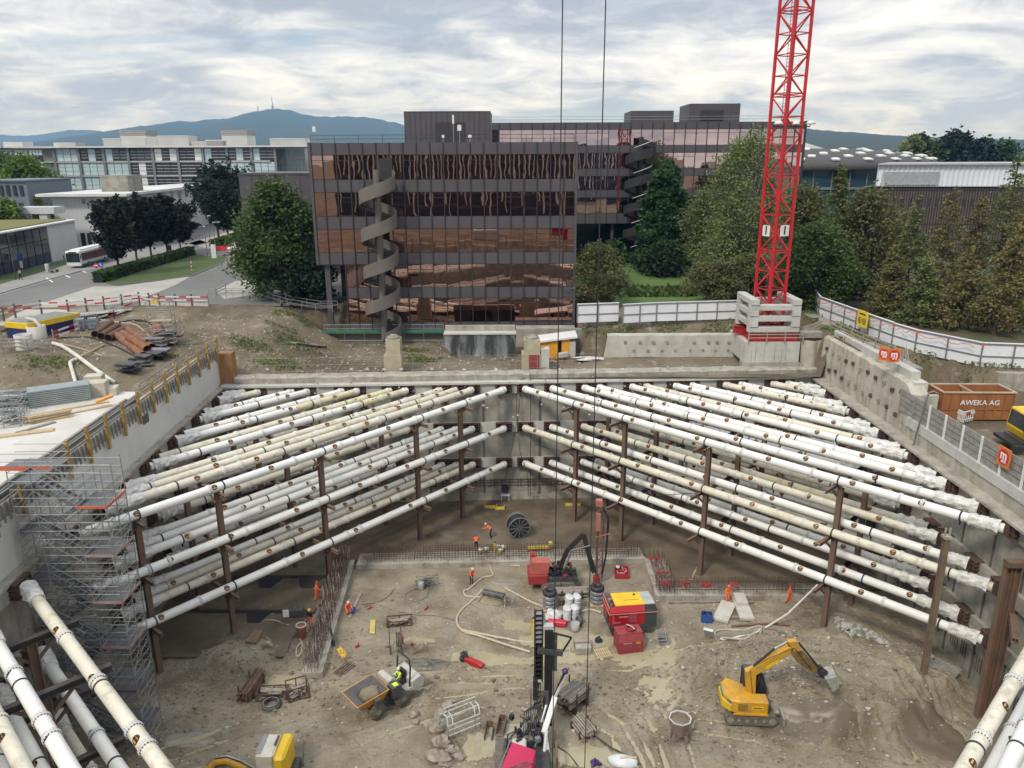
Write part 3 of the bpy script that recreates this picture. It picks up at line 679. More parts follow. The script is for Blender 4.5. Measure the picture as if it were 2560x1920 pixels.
def spiral(name,label,cx,cy,ztop,zbot,rad,pitch_,a0,a1,bandm,bh,colr):
 t=thing(name,label,'spiral stair',(cx,cy,zbot));n=int(abs(a1-a0)/9)
 band=MB();steps=MB();inner=MB();vs=[]
 for i in range(n+1):
  a=R(a0+(a1-a0)*i/n);z=ztop-1.1-pitch_*(i*(a1-a0)/n)/360
  for rr in(rad,rad+.06):
   for zz_ in(z-.35,z-.35+bh):vs.append((cx+rr*math.cos(a),cy-rr*math.sin(a),zz_))
 fs=[]
 for i in range(n):
  for q in((0,1),(1,3),(3,2),(2,0)):fs.append((i*4+q[0],i*4+q[1],i*4+4+q[1],i*4+4+q[0]))
 band.add(vs,fs,0,False);band.build('balustrade',bandm,t)
 vs=[]
 for i in range(n+1):
  a=R(a0+(a1-a0)*i/n);z=ztop-1.1-pitch_*(i*(a1-a0)/n)/360
  for rr in(colr+.1,colr+.14):
   for zz_ in(z-.3,z+.1):vs.append((cx+rr*math.cos(a),cy-rr*math.sin(a),zz_))
  if i%2==0 and i<n:
   b=R(a0+(a1-a0)*(i+1.6)/n)
   P=[(cx+r_*math.cos(q),cy-r_*math.sin(q),z)for r_,q in((colr,a),(rad,a),(rad,b),(colr,b))]
   steps.prism(P if True else P,(0,0,-.06))
 inner.add(vs,fs,0,True);inner.build('inner_string',STAIRD,t);steps.build('tread',STAIRD,t)
 MB().tube((cx,cy,zbot),(cx,cy,ztop+.1),colr,14).build('core_tube',bandm,t)
 return t
pc=UY(944,500,94.4)
spt=spiral('spiral_stair','grey steel spiral stair in front of the near bronze building',pc.x,94.4,35.3,14.8,2.15,4.45,-40,1520,STAIRM,1.55,.42)
MB().bx(pc.x-.9,pc.x+1.6,94.4,FY,34.2,34.3).build('landing',STAIRD,spt)
MB().bx(pc.x-.1,pc.x+1.6,FY-.28,FY-.2,34.3,36.7).build('door_frame',STAIRD,spt)
F2=145.0
o2=thing('office_building','long dark bronze office block behind the trees with pink sky in its top windows','office building',(24,F2+14,18.3))
zc=lambda zy:UY(1700,200+zy/2.765,F2).z
GL2=[(zc(450),zc(340)),(zc(610),zc(502)),(zc(760),zc(662)),(zc(920),zc(810))]
SP2=[(zc(340),zc(290)),(zc(502),zc(450)),(zc(662),zc(610)),(zc(810),zc(760)),(zc(990),zc(920))]
X0,X1=-6.0,52.9;bx_=MB();bx_.bx(X0+.1,X1-.1,F2+.35,F2+26,zc(985),zc(295));bx_.bx(X0+4,X1-3,F2+6,F2+25,18.3,zc(985)-.01);bx_.build('core',DMUL,o2)
p2=(X1-X0)/30
for z0,z1 in SP2:
 mb=MB();mb.bx(X0,X1,F2+.1,F2+.34,z0,z1)
 for i in range(30):mb.bx(X0+i*p2+.06,X0+(i+1)*p2-.06,F2-.03,F2+.09,z0+.02,z1-.02)
 mb.build('spandrel_panel',DPAN,o2)
for z0,z1 in GL2:
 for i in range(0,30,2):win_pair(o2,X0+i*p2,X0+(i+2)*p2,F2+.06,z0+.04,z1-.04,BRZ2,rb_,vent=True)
mm=MB()
for i in range(31):mm.bx(X0+i*p2-.05,X0+i*p2+.05,F2-.14,F2+.05,zc(990),zc(290))
mm.build('mullion',DMUL,o2)
MB().bx(X1-.2,X1+.05,F2-.2,F2+26,zc(990),zc(286)).build('corner_fin',DMUL,o2)
for i in range(8):MB().bx(X0+3+i*7.2,X0+3.5+i*7.2,F2+1,F2+1.5,18.3,zc(990)).build('column',DPAN,o2)
MB().bx(X0+4.1,X1-3.1,F2+5.9,F2+5.95,18.6,zc(1000)).build('ground_floor_glass',T('teal_glass',(.012,.022,.030),.08,col2=(.02,.035,.045),scale=.3),o2)
for a,b,d in(((1578,277),(1683,300),150),((1725,259),(1848,300),152)):
 u,v=UY(*a,d),UY(*b,d);q=MB();q.bx(u.x,v.x,d,d+9,zc(292),u.z)
 for i in range(13):xx=lerp(u.x,v.x,i/12);q.bx(xx-.03,xx+.03,d-.05,d-.002,zc(290),u.z-.01)
 q.build('penthouse',DPAN,o2)
u,v=UY(1752,275,151.9),UY(1808,300,151.9);MB().bx(u.x,v.x,151.8,151.94,v.z,u.z).build('louvre',MT['louvre'],o2)
for z in(.5,1.0):MB().bar((X0,F2+.8,zc(290)+z),(X1,F2+.8,zc(290)+z),.06).build('roof_rail',GALV,o2)
p=UY(1597,500,F2-3);sp2=spiral('spiral_stair','black steel spiral stair against the far bronze building',p.x,F2-3,zc(400),18.3,2.6,4.3,-90,1900,STAIRD,1.5,.45)
for k in range(5):
 hr=MB()
 zz_=zc(480)-k*4.3;hr.path([(p.x+2.2*math.cos(R(a)),F2-3-2.2*math.sin(R(a)),zz_-1.2*(a-60)/90+1.2)for a in range(30,140,10)],.05,4);hr.build('handrail',WPAINT,sp2)
ua,ub=UY(596,437,124),UY(775,437,124);za=UY(600,555,124).z
an=thing('annex_building','windowless plum-brown clad block raised on a column behind the round tree','annex',((ua.x+ub.x)/2,130,18.3))
q=MB();q.bx(ua.x,ub.x+4,124,140,za,ua.z).bx(ua.x-.1,ub.x+4,123.9,140,ua.z+.002,ua.z+.25)
for i in range(1,9):xx=ua.x+i*1.9;q.bx(xx-.03,xx+.03,123.95,123.998,za,ua.z-.01)
q.build('cladding',DPAN,an);MB().bx(ua.x+1.2,ua.x+2,124.5,125.3,18.2,za).build('column',DMUL,an);MB().bx(ua.x+6,ub.x+3,128,139,18.2,za).build('recess',DMUL,an)
bk=thing('office_building','dark office block with pale upright fins mirrored in the bronze windows','office building',(0,-75,17))
MB().bx(-60,60,-95,-75,17,41.5).build('core',DMUL,bk);fi=MB();fb=MB()
for i in range(75):fi.bx(-59+i*1.6,-58.66+i*1.6+(i%3)*.1,-74.98,-74.6,(18,22,26.3,30.7)[i*7%4],41)
for z in(21,25.4,29.8,34.2):fb.bx(-60,60,-74.99,-74.7,z,z+.9)
fi.build('fin',T('pale_fin',(.72,.71,.68),.7),bk);fb.build('spandrel_panel',DPAN,bk)
for i,(x,w,m_,lab)in enumerate(((11,3,RED,'red site container mirrored at the right in the third window row'),(-9,6,CONCL,'pale site container mirrored in the middle of the third window row'))):
 t=thing('site_container',lab,'container',(x,-4,17));MB().bx(x,x+w,-6.4,-4,17,19.6).build('shell',m_,t,bevel=.05);q=MB()
 for k in range(12):q.bx(x+.2+k*w/12.5,x+.35+k*w/12.5,-4.0+.001,-3.95,17.1,19.5)
 q.build('rib',m_,t)
t=thing('near_railing','formwork railing mirrored above the near pit wall','railing',(0,7.8,17))
for i in range(30):MB().bx(-28+i*2.05,-27.8+i*2.05,8.01,8.15,15.3,18.4).build('post',YELF,t)
for z in(17.6,18.2):MB().bx(-28,33,8.16,8.2,z,z+.14).build('rail',WOOD,t)
MB().bx(-28,33,8.01,8.05,13.6,15.1).build('pale_band',PLANT if False else CONCL,t)
# left background
PALEG=T('pale_glass',(.40,.53,.55),.18,col2=(.50,.62,.63),scale=.06,spec=.6)
DWIN=T('office_dark_window',(.025,.03,.034),.12,col2=(.05,.058,.062),scale=.15,spec=.6)
ALU=T('aluminium',(.45,.46,.46),.5,.3,col2=(.38,.39,.39));ALUD=T('aluminium_dark',(.22,.225,.23),.5,.2)
ROOFW=T('roof_white',(.62,.62,.60),.7,col2=(.5,.5,.48),scale=.2);PLANT=T('plant_room',(.56,.55,.52),.7,col2=(.46,.455,.43),scale=.15);PLANTD=T('plant_room_grey',(.27,.265,.25),.8)
def Z1(zx,zy,Y):return UY(zx/2.765,200+zy/2.765,Y)
WY=235.0
wo=thing('office_building','long white and pale glass office block with plant rooms on its flat roof','office building',(-120,WY+10,18.3))
a,b=Z1(290,462,WY),Z1(1860,462,WY);zt=a.z
MB().bx(a.x,b.x,WY+.3,WY+22,18,zt-.6).build('core',ALUD,wo)
MB().bx(a.x-8,b.x+34,WY-1.6,WY+23,zt-.35,zt+.1).build('roof',ROOFW,wo)
rows=[(480,562),(574,660),(672,755),(768,850)];bays=[292,466,642,816,990,1168,1345,1518,1690,1858]
rr=random.Random(5)
for ri,(y0,y1)in enumerate(rows):
 MB().bx(a.x,b.x,WY-.35,WY+.28,Z1(0,y1+12,WY).z,Z1(0,y1+1,WY).z).build('sill_band',ALU,wo)
 for bi in range(9):
  xa,xb=Z1(bays[bi]+8,0,WY).x,Z1(bays[bi+1]-8,0,WY).x;z0,z1=Z1(0,y1,WY).z,Z1(0,y0,WY).z
  dark=3<=bi<=5;q=MB()
  for c in range(3):
   u,v=lerp(xa,xb,c/3)+.1,lerp(xa,xb,(c+1)/3)-.1
   if dark:md=1 if rr.random()<.88 else 2
   elif ri==0:md=0 if c==(1 if bi%2 else 0)or(bi==0 and c)else 1
   else:md=0
   q.bx(u,v,WY+.05,WY+.29,z0,z1,md)
   n=4 if md==1 else 3
   for j in range(1,n):zz_=lerp(z0,z1,j/n);q.bx(u,v,WY-(.12 if md==1 else .02),WY+.045,zz_-.05-(.04 if md==1 else 0),zz_+.05,3)
  q.build('window',[PALEG,DWIN,WPAINT,ALU],wo)
q=MB()
for x in bays:xx=Z1(x,0,WY).x;q.bx(xx-.35,xx+.35,WY-.5,WY+.29,18,zt-.4)
q.build('column',ALUD,wo)
cb_,cc_=Z1(1866,470,WY+5),Z1(2118,650,WY+5);q=MB();q.bx(cb_.x,cc_.x,WY+5,WY+18,18,zt-.6,0)
for i in range(1,9):xx=lerp(cb_.x,cc_.x,i/9);q.bx(xx-.08,xx+.08,WY+4.9,WY+4.99,18,zt-.7,1)
for i in range(1,12):zz_=zt-.6-i*1.4;q.bx(cb_.x,cc_.x,WY+4.84,WY+4.89,zz_-.05,zz_+.05,1)
q.build('glass_corner',[T('blue_green_glass',(.16,.24,.25),.1,col2=(.24,.33,.34),scale=.1,spec=.7),ALU],wo)
for(x0,x1,y0,gt)in((712,832,410,0),(822,1002,346,1),(1086,1300,391,0),(1325,1425,432,0),(1424,1560,420,2),(1526,1704,346,1),(1866,2106,410,0),(1005,1086,404,0)):
 u,v=Z1(x0,y0,WY+9),Z1(x1,y0,WY+9);d=MB();h=u.z-zt
 if gt==1:d.bx(u.x+.1,v.x-.1,WY+9,WY+17,zt+.1,zt+h*.68,0).bx(u.x,v.x,WY+8.9,WY+17.1,zt+h*.68+.01,u.z,1)
 else:d.bx(u.x,v.x,WY+9,WY+16,zt+.1,u.z,1 if gt==2 else 0).bx(u.x-.1,v.x+.1,WY+8.8,WY+16,u.z+.01,u.z+.25,2)
 for j in range(1,7):zz_=lerp(zt,u.z,j/7);d.bx(u.x-.05,v.x+.05,WY+8.8,WY+8.87,zz_-.03,zz_+.03,2)
 d.build('plant_room',[PLANT,PLANTD,ROOFW],wo)
w2=thing('office_building','far pale glass office wing partly hidden by a bright green tree','office building',(-185,270,18.3))
W2=262.0;u,v=Z1(-120,470,W2),Z1(290,470,W2);MB().bx(u.x,v.x,W2+.3,W2+20,18,u.z).build('core',ALUD,w2);MB().bx(u.x,v.x+1,W2-1.2,W2+21,u.z+.01,u.z+.4).build('roof',ROOFW,w2)
for ri,(y0,y1)in enumerate(((485,555),(570,640),(655,720))):
 for bi in range(4):
  xa,xb=lerp(u.x,v.x,bi/4)+.3,lerp(u.x,v.x,(bi+1)/4)-.3;q=MB();z0,z1=Z1(0,y1,W2).z,Z1(0,y0,W2).z
  for c in range(4):
   p0,p1=lerp(xa,xb,c/4)+.1,lerp(xa,xb,(c+1)/4)-.1
   q.bx(p0,p1,W2+.05,W2+.29,z0,lerp(z0,z1,.45),1).bx(p0,p1,W2+.05,W2+.29,lerp(z0,z1,.5),z1,0)
  q.build('window',[PALEG,DWIN],w2)
for x0,x1,y0 in((20,152,428),(368,520,432)):
 p0,p1=Z1(x0,y0,W2+8),Z1(x1,y0,W2+8);MB().bx(p0.x,p1.x,W2+8,W2+14,u.z,p0.z).build('plant_room',PLANT,w2)
g1,g2=Z1(-160,702,172),Z1(172,702,172);bg_=thing('office_building','blue-grey two-storey office with tall windows at the far left edge','office building',(g1.x+5,178,18.3))
BLG=T('blue_grey_cladding',(.17,.20,.235),.7,col2=(.13,.155,.185));MB().bx(g1.x,g2.x,172.3,190,18.2,g1.z).bx(g1.x,g2.x+.3,171.8,190,g1.z+.01,g1.z+.3).build('cladding',BLG,bg_)
for y0,y1 in((728,800),(850,905)):
 for i in range(7):
  p0,p1=Z1(-150+i*46,y0,172),Z1(-150+i*46+36,y1,172);MB().bx(p0.x,p1.x,172.05,172.29,p1.z,p0.z).build('window',DWIN,bg_)
cz=29.6;C0=UZ(137,615,18.3);C1=UZ(322,615,18.3);Yc=168.0
k0,k1=UY(127,485,Yc),UY(322,485,Yc);far_=UZ(512,461,cz)
cbn=thing('concrete_building','pale concrete building with a broad thin overhanging roof and a rooftop block','building',(k0.x+8,Yc+8,18.3))
CPALE=T('pale_concrete',(.54,.55,.55),.85,col2=(.47,.48,.48),scale=.12,streak=.15)
MB().prism([(k0.x,Yc,18.2),(k1.x,Yc,18.2),(far_.x,far_.y,18.2),(k0.x+3,far_.y,18.2)],(0,0,cz-18.7)).build('wall',CPALE,cbn)
MB().prism([(k0.x-2.2,Yc-2,cz-.35),(k1.x+.4,Yc-2,cz-.35),(far_.x+2.3,far_.y,cz-.35),(k0.x,far_.y+3,cz-.35)],(0,0,.55)).build('roof',ROOFW,cbn)
dd=V((far_.x-k1.x,far_.y-Yc,0));ln=dd.length;dd.normalize();nn=V((dd.y,-dd.x,0))
for i in range(9):
 for z0,z1 in((27.0,28.7),(22.6,24.2)):
  u=V((k1.x,Yc,0))+dd*(2.5+i*ln/9.6)+nn*.05
  MB().prism([(u.x,u.y,z0),(u.x+dd.x*2.6,u.y+dd.y*2.6,z0),(u.x+dd.x*2.6,u.y+dd.y*2.6,z1),(u.x,u.y,z1)],nn*.06).build('window',DWIN,cbn)
for x0,x1,y0,y1,mm_ in((563,592,825,855,ALUD),(583,610,938,965,ALUD),(555,600,1058,1155,DWIN),(600,640,1058,1155,DWIN)):
 p0,p1=Z1(x0,y0,Yc-.05),Z1(x1,y1,Yc-.05);MB().bx(p0.x,p1.x,Yc-.1,Yc-.02,p1.z,p0.z).build('grille' if mm_ is ALUD else 'entrance_door',mm_,cbn)
p0,p1=Z1(688,660,Yc+9),Z1(890,750,Yc+9);MB().bx(p0.x,p1.x,Yc+9,Yc+16,cz+.2,p0.z).build('roof_block',CONCD,cbn)
tb=thing('concrete_terrace','low concrete terrace frame left of the floating roof building','terrace',(Z1(250,900,160).x,160,18.3));p0,p1=Z1(118,880,160),Z1(376,925,160)
MB().bx(p0.x,p1.x,160,164,p1.z,p0.z).build('parapet',CPALE,tb)
for zx in(128,262):p=Z1(zx,925,160);MB().bx(p.x,p.x+1.6,160.3,161.5,18.2,p.z-.01).build('pier',CPALE,tb)
q0,q1,q2=UZ(-60,708,18.3),UZ(132,655,18.3),UZ(199,636,18.3);hz=25.0
d=(q2-q0).normalized();n=V((-d.y,d.x,0));lb_=thing('low_building','low grey building with grass roof and a glazed front beside the road','building',(q1.x,q1.y,18.3))
MB().prism([q1,q2,q2+n*24,q1+n*24],(0,0,hz-18.3)).build('end_wall',CPALE,lb_)
MB().prism([q0+n*.4,q1-d*.02+n*.4,q1-d*.02+n*24,q0+n*24],(0,0,hz-18.32)).build('core',ALUD,lb_)
MB().prism([q0-n*.5+V((0,0,hz-18.3+.01)),q2+d*.3-n*.5+V((0,0,hz-18.3+.01)),q2+d*.3+n*24.5+V((0,0,hz-18.3+.01)),q0+n*24.5+V((0,0,hz-18.3+.01))],(0,0,.25)).build('roof_edge',ROOFW,lb_)
MB().prism([q0+n*1+V((0,0,hz-18.0)),q2-d*1+n*1+V((0,0,hz-18.0)),q2-d*1+n*23+V((0,0,hz-18.0)),q0+n*23+V((0,0,hz-18.0))],(0,0,.12)).build('grass_roof',T('roof_grass',(.13,.155,.035),.95,col2=(.17,.135,.05),scale=.3),lb_)
L_=(q1-q0).length
for i in range(9):
 a_=q0+d*(i*L_/9+.15);b_=q0+d*((i+1)*L_/9-.15)
 for z0,z1,mm_ in((1.9,4.2,DWIN),(4.35,6.4,DWIN),(.1,1.8,T('navy_panel',(.03,.035,.06),.5))):
  MB().prism([a_+V((0,0,z0)),b_+V((0,0,z0)),b_+V((0,0,z1)),a_+V((0,0,z1))],n*.35).build('window' if mm_ is DWIN else 'plinth_panel',mm_,lb_)
  # right background
p0,p1=UY(2010,411,205),UY(2290,411,205);dz=UY(2100,411,205).z
db=thing('dome_hall','dark hall with a shallow domed roof dotted with white skylights','hall',((p0.x+p1.x)/2,225,18.3))
cxd,cyd,rd=(p0.x+p1.x)/2-2,240,36
MB().lathe([(rd-1.5,18-dz),(rd-1.5,-.6)],(cxd,cyd,dz),48,0).build('glass_wall',T('hall_glass',(.02,.05,.07),.1,col2=(.035,.075,.095),scale=.2,spec=.8),db)
fr=MB()
for i in range(48):
 t_=2*math.pi*i/48;fr.bar((cxd+(rd-1.4)*math.cos(t_),cyd+(rd-1.4)*math.sin(t_),18),(cxd+(rd-1.4)*math.cos(t_),cyd+(rd-1.4)*math.sin(t_),dz-.6),.25)
for z in(dz-6,dz-12):fr.lathe([(rd-1.45,z-.3),(rd-1.2,z-.3),(rd-1.2,z+.3),(rd-1.45,z+.3)],(cxd,cyd,0),48,sm=False)
fr.build('glazing_bar',ALUD,db)
prof=[(rd,-1.6),(rd+.5,-1.2),(rd+.3,0)]+[(rd*math.cos(R(a)),4.3*math.sin(R(a)))for a in range(10,91,10)]
RD=T('dome_roof',(.05,.047,.047),.7,col2=(.065,.06,.06));MB().lathe(prof,(cxd,cyd,dz),48).build('roof',RD,db)
for k,a in enumerate((16,27,38,50,62)):
 m_=26-k*4
 for i in range(m_):
  t_=2*math.pi*(i+.5*(k%2))/m_;r_=rd*math.cos(R(a));z=dz+4.3*math.sin(R(a))
  if math.sin(t_)>.55:continue
  c=MB();c.box((0,0,.15),(1.9,1.9,.35));c.lathe([(.95,.33),(.6,.45),(0,.5)],n=8)
  nrm=V((math.cos(t_),math.sin(t_),5.6)).normalized()
  c.tf(Matrix.Translation((cxd+r_*math.cos(t_),cyd+r_*math.sin(t_),z))@nrm.to_track_quat('Z','Y').to_matrix().to_4x4());c.build('skylight',WPAINT,db)
SY=150.0;s0,s1=UY(2203,413,SY),UY(2165,466,SY)
si=thing('metal_building','silver corrugated metal hall standing on a brown slatted storey','building',(s0.x+20,SY+12,18.3))
SIL=T('silver_cladding',(.70,.73,.75),.45,.05,col2=(.62,.65,.67),scale=.1);BRS=T('brown_slats',(.105,.082,.072),.75,col2=(.085,.068,.06));BRSD=T('brown_slats_dark',(.04,.032,.03),.8)
zb_=s1.z;q=MB();e0,e1=s0.x,s0.x+50;N2=110;vs=[]
for i in range(N2+1):
 x=lerp(e0,e1,i/N2);vs+=[(x-.05,SY+1.2+(.22 if i%2 else 0)+(x-e0)*-.10,zb_),(x,SY+1.2+(.22 if i%2 else 0)+(x-e0)*-.10,s0.z)]
q.add(vs,[(i*2,i*2+2,i*2+3,i*2+1)for i in range(N2)]);q.add([(e0-.05,SY+1.4,zb_),(e0*1.18+2,SY+26,zb_),(e0*1.18+2,SY+26,s0.z),(e0,SY+1.4,s0.z)],[(0,3,2,1)]);q.build('cladding',SIL,si)
MB().prism([(e0-.3,SY+.6,s0.z+.01),(e1,SY-4.4,s0.z+.01),(e1+15,SY+30,s0.z+.01),(e0*1.18+1.7,SY+27,s0.z+.01)],(0,0,.3)).build('roof',T('roof_edge_grey',(.42,.42,.41),.8),si)
u,v=UY(2217,430,SY),UY(2345,462,SY);MB().prism([(u.x,SY+.95-.10*(u.x-e0),v.z),(v.x,SY+.95-.10*(v.x-e0),v.z),(v.x,SY+.95-.10*(v.x-e0),u.z),(u.x,SY+.95-.10*(u.x-e0),u.z)],(0,.05,0)).build('vent_panel',T('vent_silver',(.40,.42,.43),.5,.3),si)
bs=thing('slatted_building','brown timber-slatted lower building under the silver hall','building',(s1.x+20,SY-1,18.3))
f0,f1=s1.x,s1.x+56
MB().prism([(f0,SY,18),(f1,SY-9,18),(f1+14,SY+20,18),(f0*1.14+2,SY+20,18)],(0,0,zb_-18.05)).build('wall',BRSD,bs)
MB().prism([(f0-.2,SY-.4,zb_-.04),(f1,SY-9.4,zb_-.04),(f1,SY+1,zb_-.04),(f0-.2,SY+1.1,zb_-.04)],(0,0,.035)).build('roof_edge',ALUD,bs)
q=MB();n3=120
for i in range(n3):
 x=lerp(f0,f1,i/n3);y=SY-.16*(x-f0)
 for j in range(3):
  z0,z1=18.2+j*6.2,18.2+j*6.2+6;z1=min(z1,zb_-.2)
  if z1>z0:q.bx(x,x+.26,y-.16,y-.02,z0,z1)
q.build('slat',BRS,bs);
for i in range(12):
 x=f0+2+i*1.5;y=SY-.16*(x-f0)-.2;MB().bx(x,x+.6,y-.02,y+.02,zb_-3.6,zb_-2.2).build('window',DWIN,bs)
 # hills
def hills(name,pts,Y,col,col2,depth,seed,namp):
 mb=MB();nk=14;xs_=[]
 px0,px1=pts[0][0],pts[-1][0];n=int((px1-px0)/5)
 def ridge(sx):
  for(a,b),(c,d)in zip(pts,pts[1:]):
   if a<=sx<=c:t=(sx-a)/(c-a);return lerp(b,d,t)
  return pts[-1][1]
 for i in range(n+1):
  sx=px0+(px1-px0)*i/n;top=UY(sx,ridge(sx),Y)
  hn=noise.noise(V((sx*.05,seed,0)))*2.0+noise.noise(V((sx*.17,seed,4)))*1.4
  for k in range(nk):
   u=k/(nk-1);y=Y-depth*u;f=(1-u)**1.15 if u else 1
   z=18+(top.z-18)*f+(hn*namp if k==0 else namp*3*noise.noise(V((sx*.02,u*5,seed)))*(1-u)*min(1,u*6))
   mb.v.append((top.x*(y/Y)**.5,y,z))
 mb.f=[(i*nk+k,i*nk+k+1,(i+1)*nk+k+1,(i+1)*nk+k)for i in range(n)for k in range(nk-1)];mb.m=[0]*len(mb.f);mb.s=[True]*len(mb.f)
 return struct(name,mb,mat(name+'_forest',col,.95,col2=col2,scale=.02,bump=1.0,bscale=.035,bdist=14))
D=1.1573
LH=[(-200,332),(0,337),(60,340),(110,335),(180,324),(240,326),(330,345),(420,362),(520,370)]
hills('hills',[(a,b)for a,b in LH],9500,(.05,.075,.04),(.04,.06,.03),3500,1,5)
MH=[(60,372),(150,352),(230,334),(330,318),(385,312),(440,303),(480,304),(520,299),(570,296),(610,285),(650,276),(690,272),(720,274),(760,286),(800,292),(850,291),(900,292),(950,298),(1010,312),(1100,330),(1250,345)]
hills('hills',MH,6500,(.045,.075,.032),(.032,.055,.024),3800,2,4)
RH=[(1850,310),(1950,316),(2010,321),(2070,327),(2150,332),(2200,337),(2300,341),(2400,346),(2500,348),(2700,349)]
hills('hills',RH,3300,(.038,.058,.024),(.026,.042,.018),2200,3,2.2)
p=UY(682,274,6500);tw=thing('radio_mast','thin distant radio mast on the top of the blue hill','mast',(p.x,6500,p.z-10));MB().tube((p.x,6500,p.z-10),(p.x,6500,p.z+95),5,6,2).build('mast',T('mast_grey',(.3,.3,.3),.6),tw);MB().tube((p.x,6500,p.z+10),(p.x,6500,p.z+32),9,8).build('platform',MT['mast_grey'],tw)
p=UY(645,276,6500);tw=thing('radio_mast','short distant radio mast left of the thin one on the hill','mast',(p.x,6500,p.z-10));MB().tube((p.x,6500,p.z-10),(p.x,6500,p.z+40),5,6,2).build('mast',MT['mast_grey'],tw)
hz_=MB().bx(-9000,9000,-400,13000,-3,480)
hm=bpy.data.materials.new('haze');hm.use_nodes=True;nt=hm.node_tree;nt.nodes.clear();ho=nt.nodes.new('ShaderNodeOutputMaterial');hv=nt.nodes.new('ShaderNodeVolumePrincipled')
hv.inputs['Color'].default_value=(.17,.40,1.0,1);hv.inputs['Density'].default_value=1.0e-4;hv.inputs['Absorption Color'].default_value=(1,1,1,1);hv.inputs['Anisotropy'].default_value=0
nt.links.new(hv.outputs[0],ho.inputs['Volume'])
ho_=struct('haze',hz_,hm,'stuff');
# trees
def leafmat(name,c1,c2,sc=.35,c3=None):
 m=bpy.data.materials.new(name);m.use_nodes=True;nt=m.node_tree;N=nt.nodes;L=nt.links;b=N['Principled BSDF'];out=N['Material Output']
 g=N.new('ShaderNodeNewGeometry');n=N.new('ShaderNodeTexNoise');n.inputs['Scale'].default_value=sc;n.inputs['Detail'].default_value=3;L.new(g.outputs['Position'],n.inputs['Vector'])
 n2=N.new('ShaderNodeTexNoise');n2.inputs['Scale'].default_value=3.1;L.new(g.outputs['Position'],n2.inputs['Vector'])
 def mr(x,a,bb):
  k=N.new('ShaderNodeMapRange');k.inputs[1].default_value=a;k.inputs[2].default_value=bb;L.new(x,k.inputs[0]);return k.outputs[0]
 def mx(f,a,c):
  k=N.new('ShaderNodeMix');k.data_type='RGBA';L.new(f,k.inputs[0])
  for v,i in((a,6),(c,7)):
   if hasattr(v,'links'):L.new(v,k.inputs[i])
   else:k.inputs[i].default_value=(*v,1)
  return k.outputs[2]
 cc=mx(mr(n.outputs['Fac'],.4,.6),c1,c2)
 if c3:cc=mx(mr(n2.outputs['Fac'],.55,.68),cc,c3)
 L.new(cc,b.inputs['Base Color']);b.inputs['Roughness'].default_value=.6;b.inputs['Specular IOR Level'].default_value=.25
 tr=N.new('ShaderNodeBsdfTranslucent');L.new(cc,tr.inputs['Color']);ms=N.new('ShaderNodeMixShader');ms.inputs[0].default_value=.28
 L.new(b.outputs[0],ms.inputs[1]);L.new(tr.outputs[0],ms.inputs[2]);L.new(ms.outputs[0],out.inputs['Surface']);return m
LM=dict(green=leafmat('leaf_green',(.050,.088,.022),(.078,.125,.032),.3,(.125,.165,.04)),dark=leafmat('leaf_dark',(.018,.034,.016),(.030,.050,.022),.3),purple=leafmat('leaf_purple',(.024,.032,.018),(.036,.040,.022),.25,(.04,.034,.024)),birch=leafmat('leaf_birch',(0.138,0.181,0.060),(0.181,0.219,0.081),.3,(0.213,0.225,0.094)),spruce=leafmat('leaf_spruce',(.030,.075,.026),(.05,.11,.036),.35,(.07,.13,.04)),larch=leafmat('leaf_larch',(0.163,0.163,0.056),(0.206,0.181,0.069),.2,(0.213,0.138,0.062)),larchg=leafmat('leaf_larch_green',(0.119,0.163,0.053),(0.163,0.188,0.062),.25,(0.188,0.188,0.069)),brown=leafmat('leaf_brown',(.185,.130,.055),(.15,.15,.055),.3,(.13,.15,.055)),lime=leafmat('leaf_lime',(.10,.17,.02),(.13,.20,.03),.3,(.07,.12,.02)),olive=leafmat('leaf_olive',(0.098,0.117,0.039),(0.137,0.143,0.052),.3,(0.143,0.111,0.052)),yellow=leafmat('leaf_yellow',(.24,.22,.03),(.18,.20,.03),.5))
BARK=T('bark',(.085,.07,.055),.95,col2=(.05,.042,.034),scale=2,bump=.4);BARKB=T('birch_bark',(.34,.33,.30),.9,col2=(.16,.15,.13),scale=2.5)
def leaves(P,size,r,flat=.35,elong=1.6,droop=0.0):
 n=len(P);a=r.normal(size=(n,3));a[:,2]=a[:,2]*flat-droop;a/=np.linalg.norm(a,axis=1)[:,None]+1e-9
 b=r.normal(size=(n,3));b-=(b*a).sum(1)[:,None]*a;b/=np.linalg.norm(b,axis=1)[:,None]+1e-9
 s=size*r.uniform(.6,1.4,(n,1));u=a*s*elong*.5;v=b*s*.5
 V4=np.stack([P-u,P+v*1.0,P+u,P-v*1.0],1);return V4.reshape(-1,3)
def quadmesh(name,vs,m):
 n=len(vs)//4;me=bpy.data.meshes.new(name);me.vertices.add(n*4);me.vertices.foreach_set('co',vs.astype(np.float32).ravel())
 me.loops.add(n*4);me.loops.foreach_set('vertex_index',np.arange(n*4,dtype=np.int32));me.polygons.add(n)
 me.polygons.foreach_set('loop_start',np.arange(0,n*4,4,dtype=np.int32));me.polygons.foreach_set('loop_total',np.full(n,4,dtype=np.int32))
 me.materials.append(m);me.update();me.validate();return me
tn=0
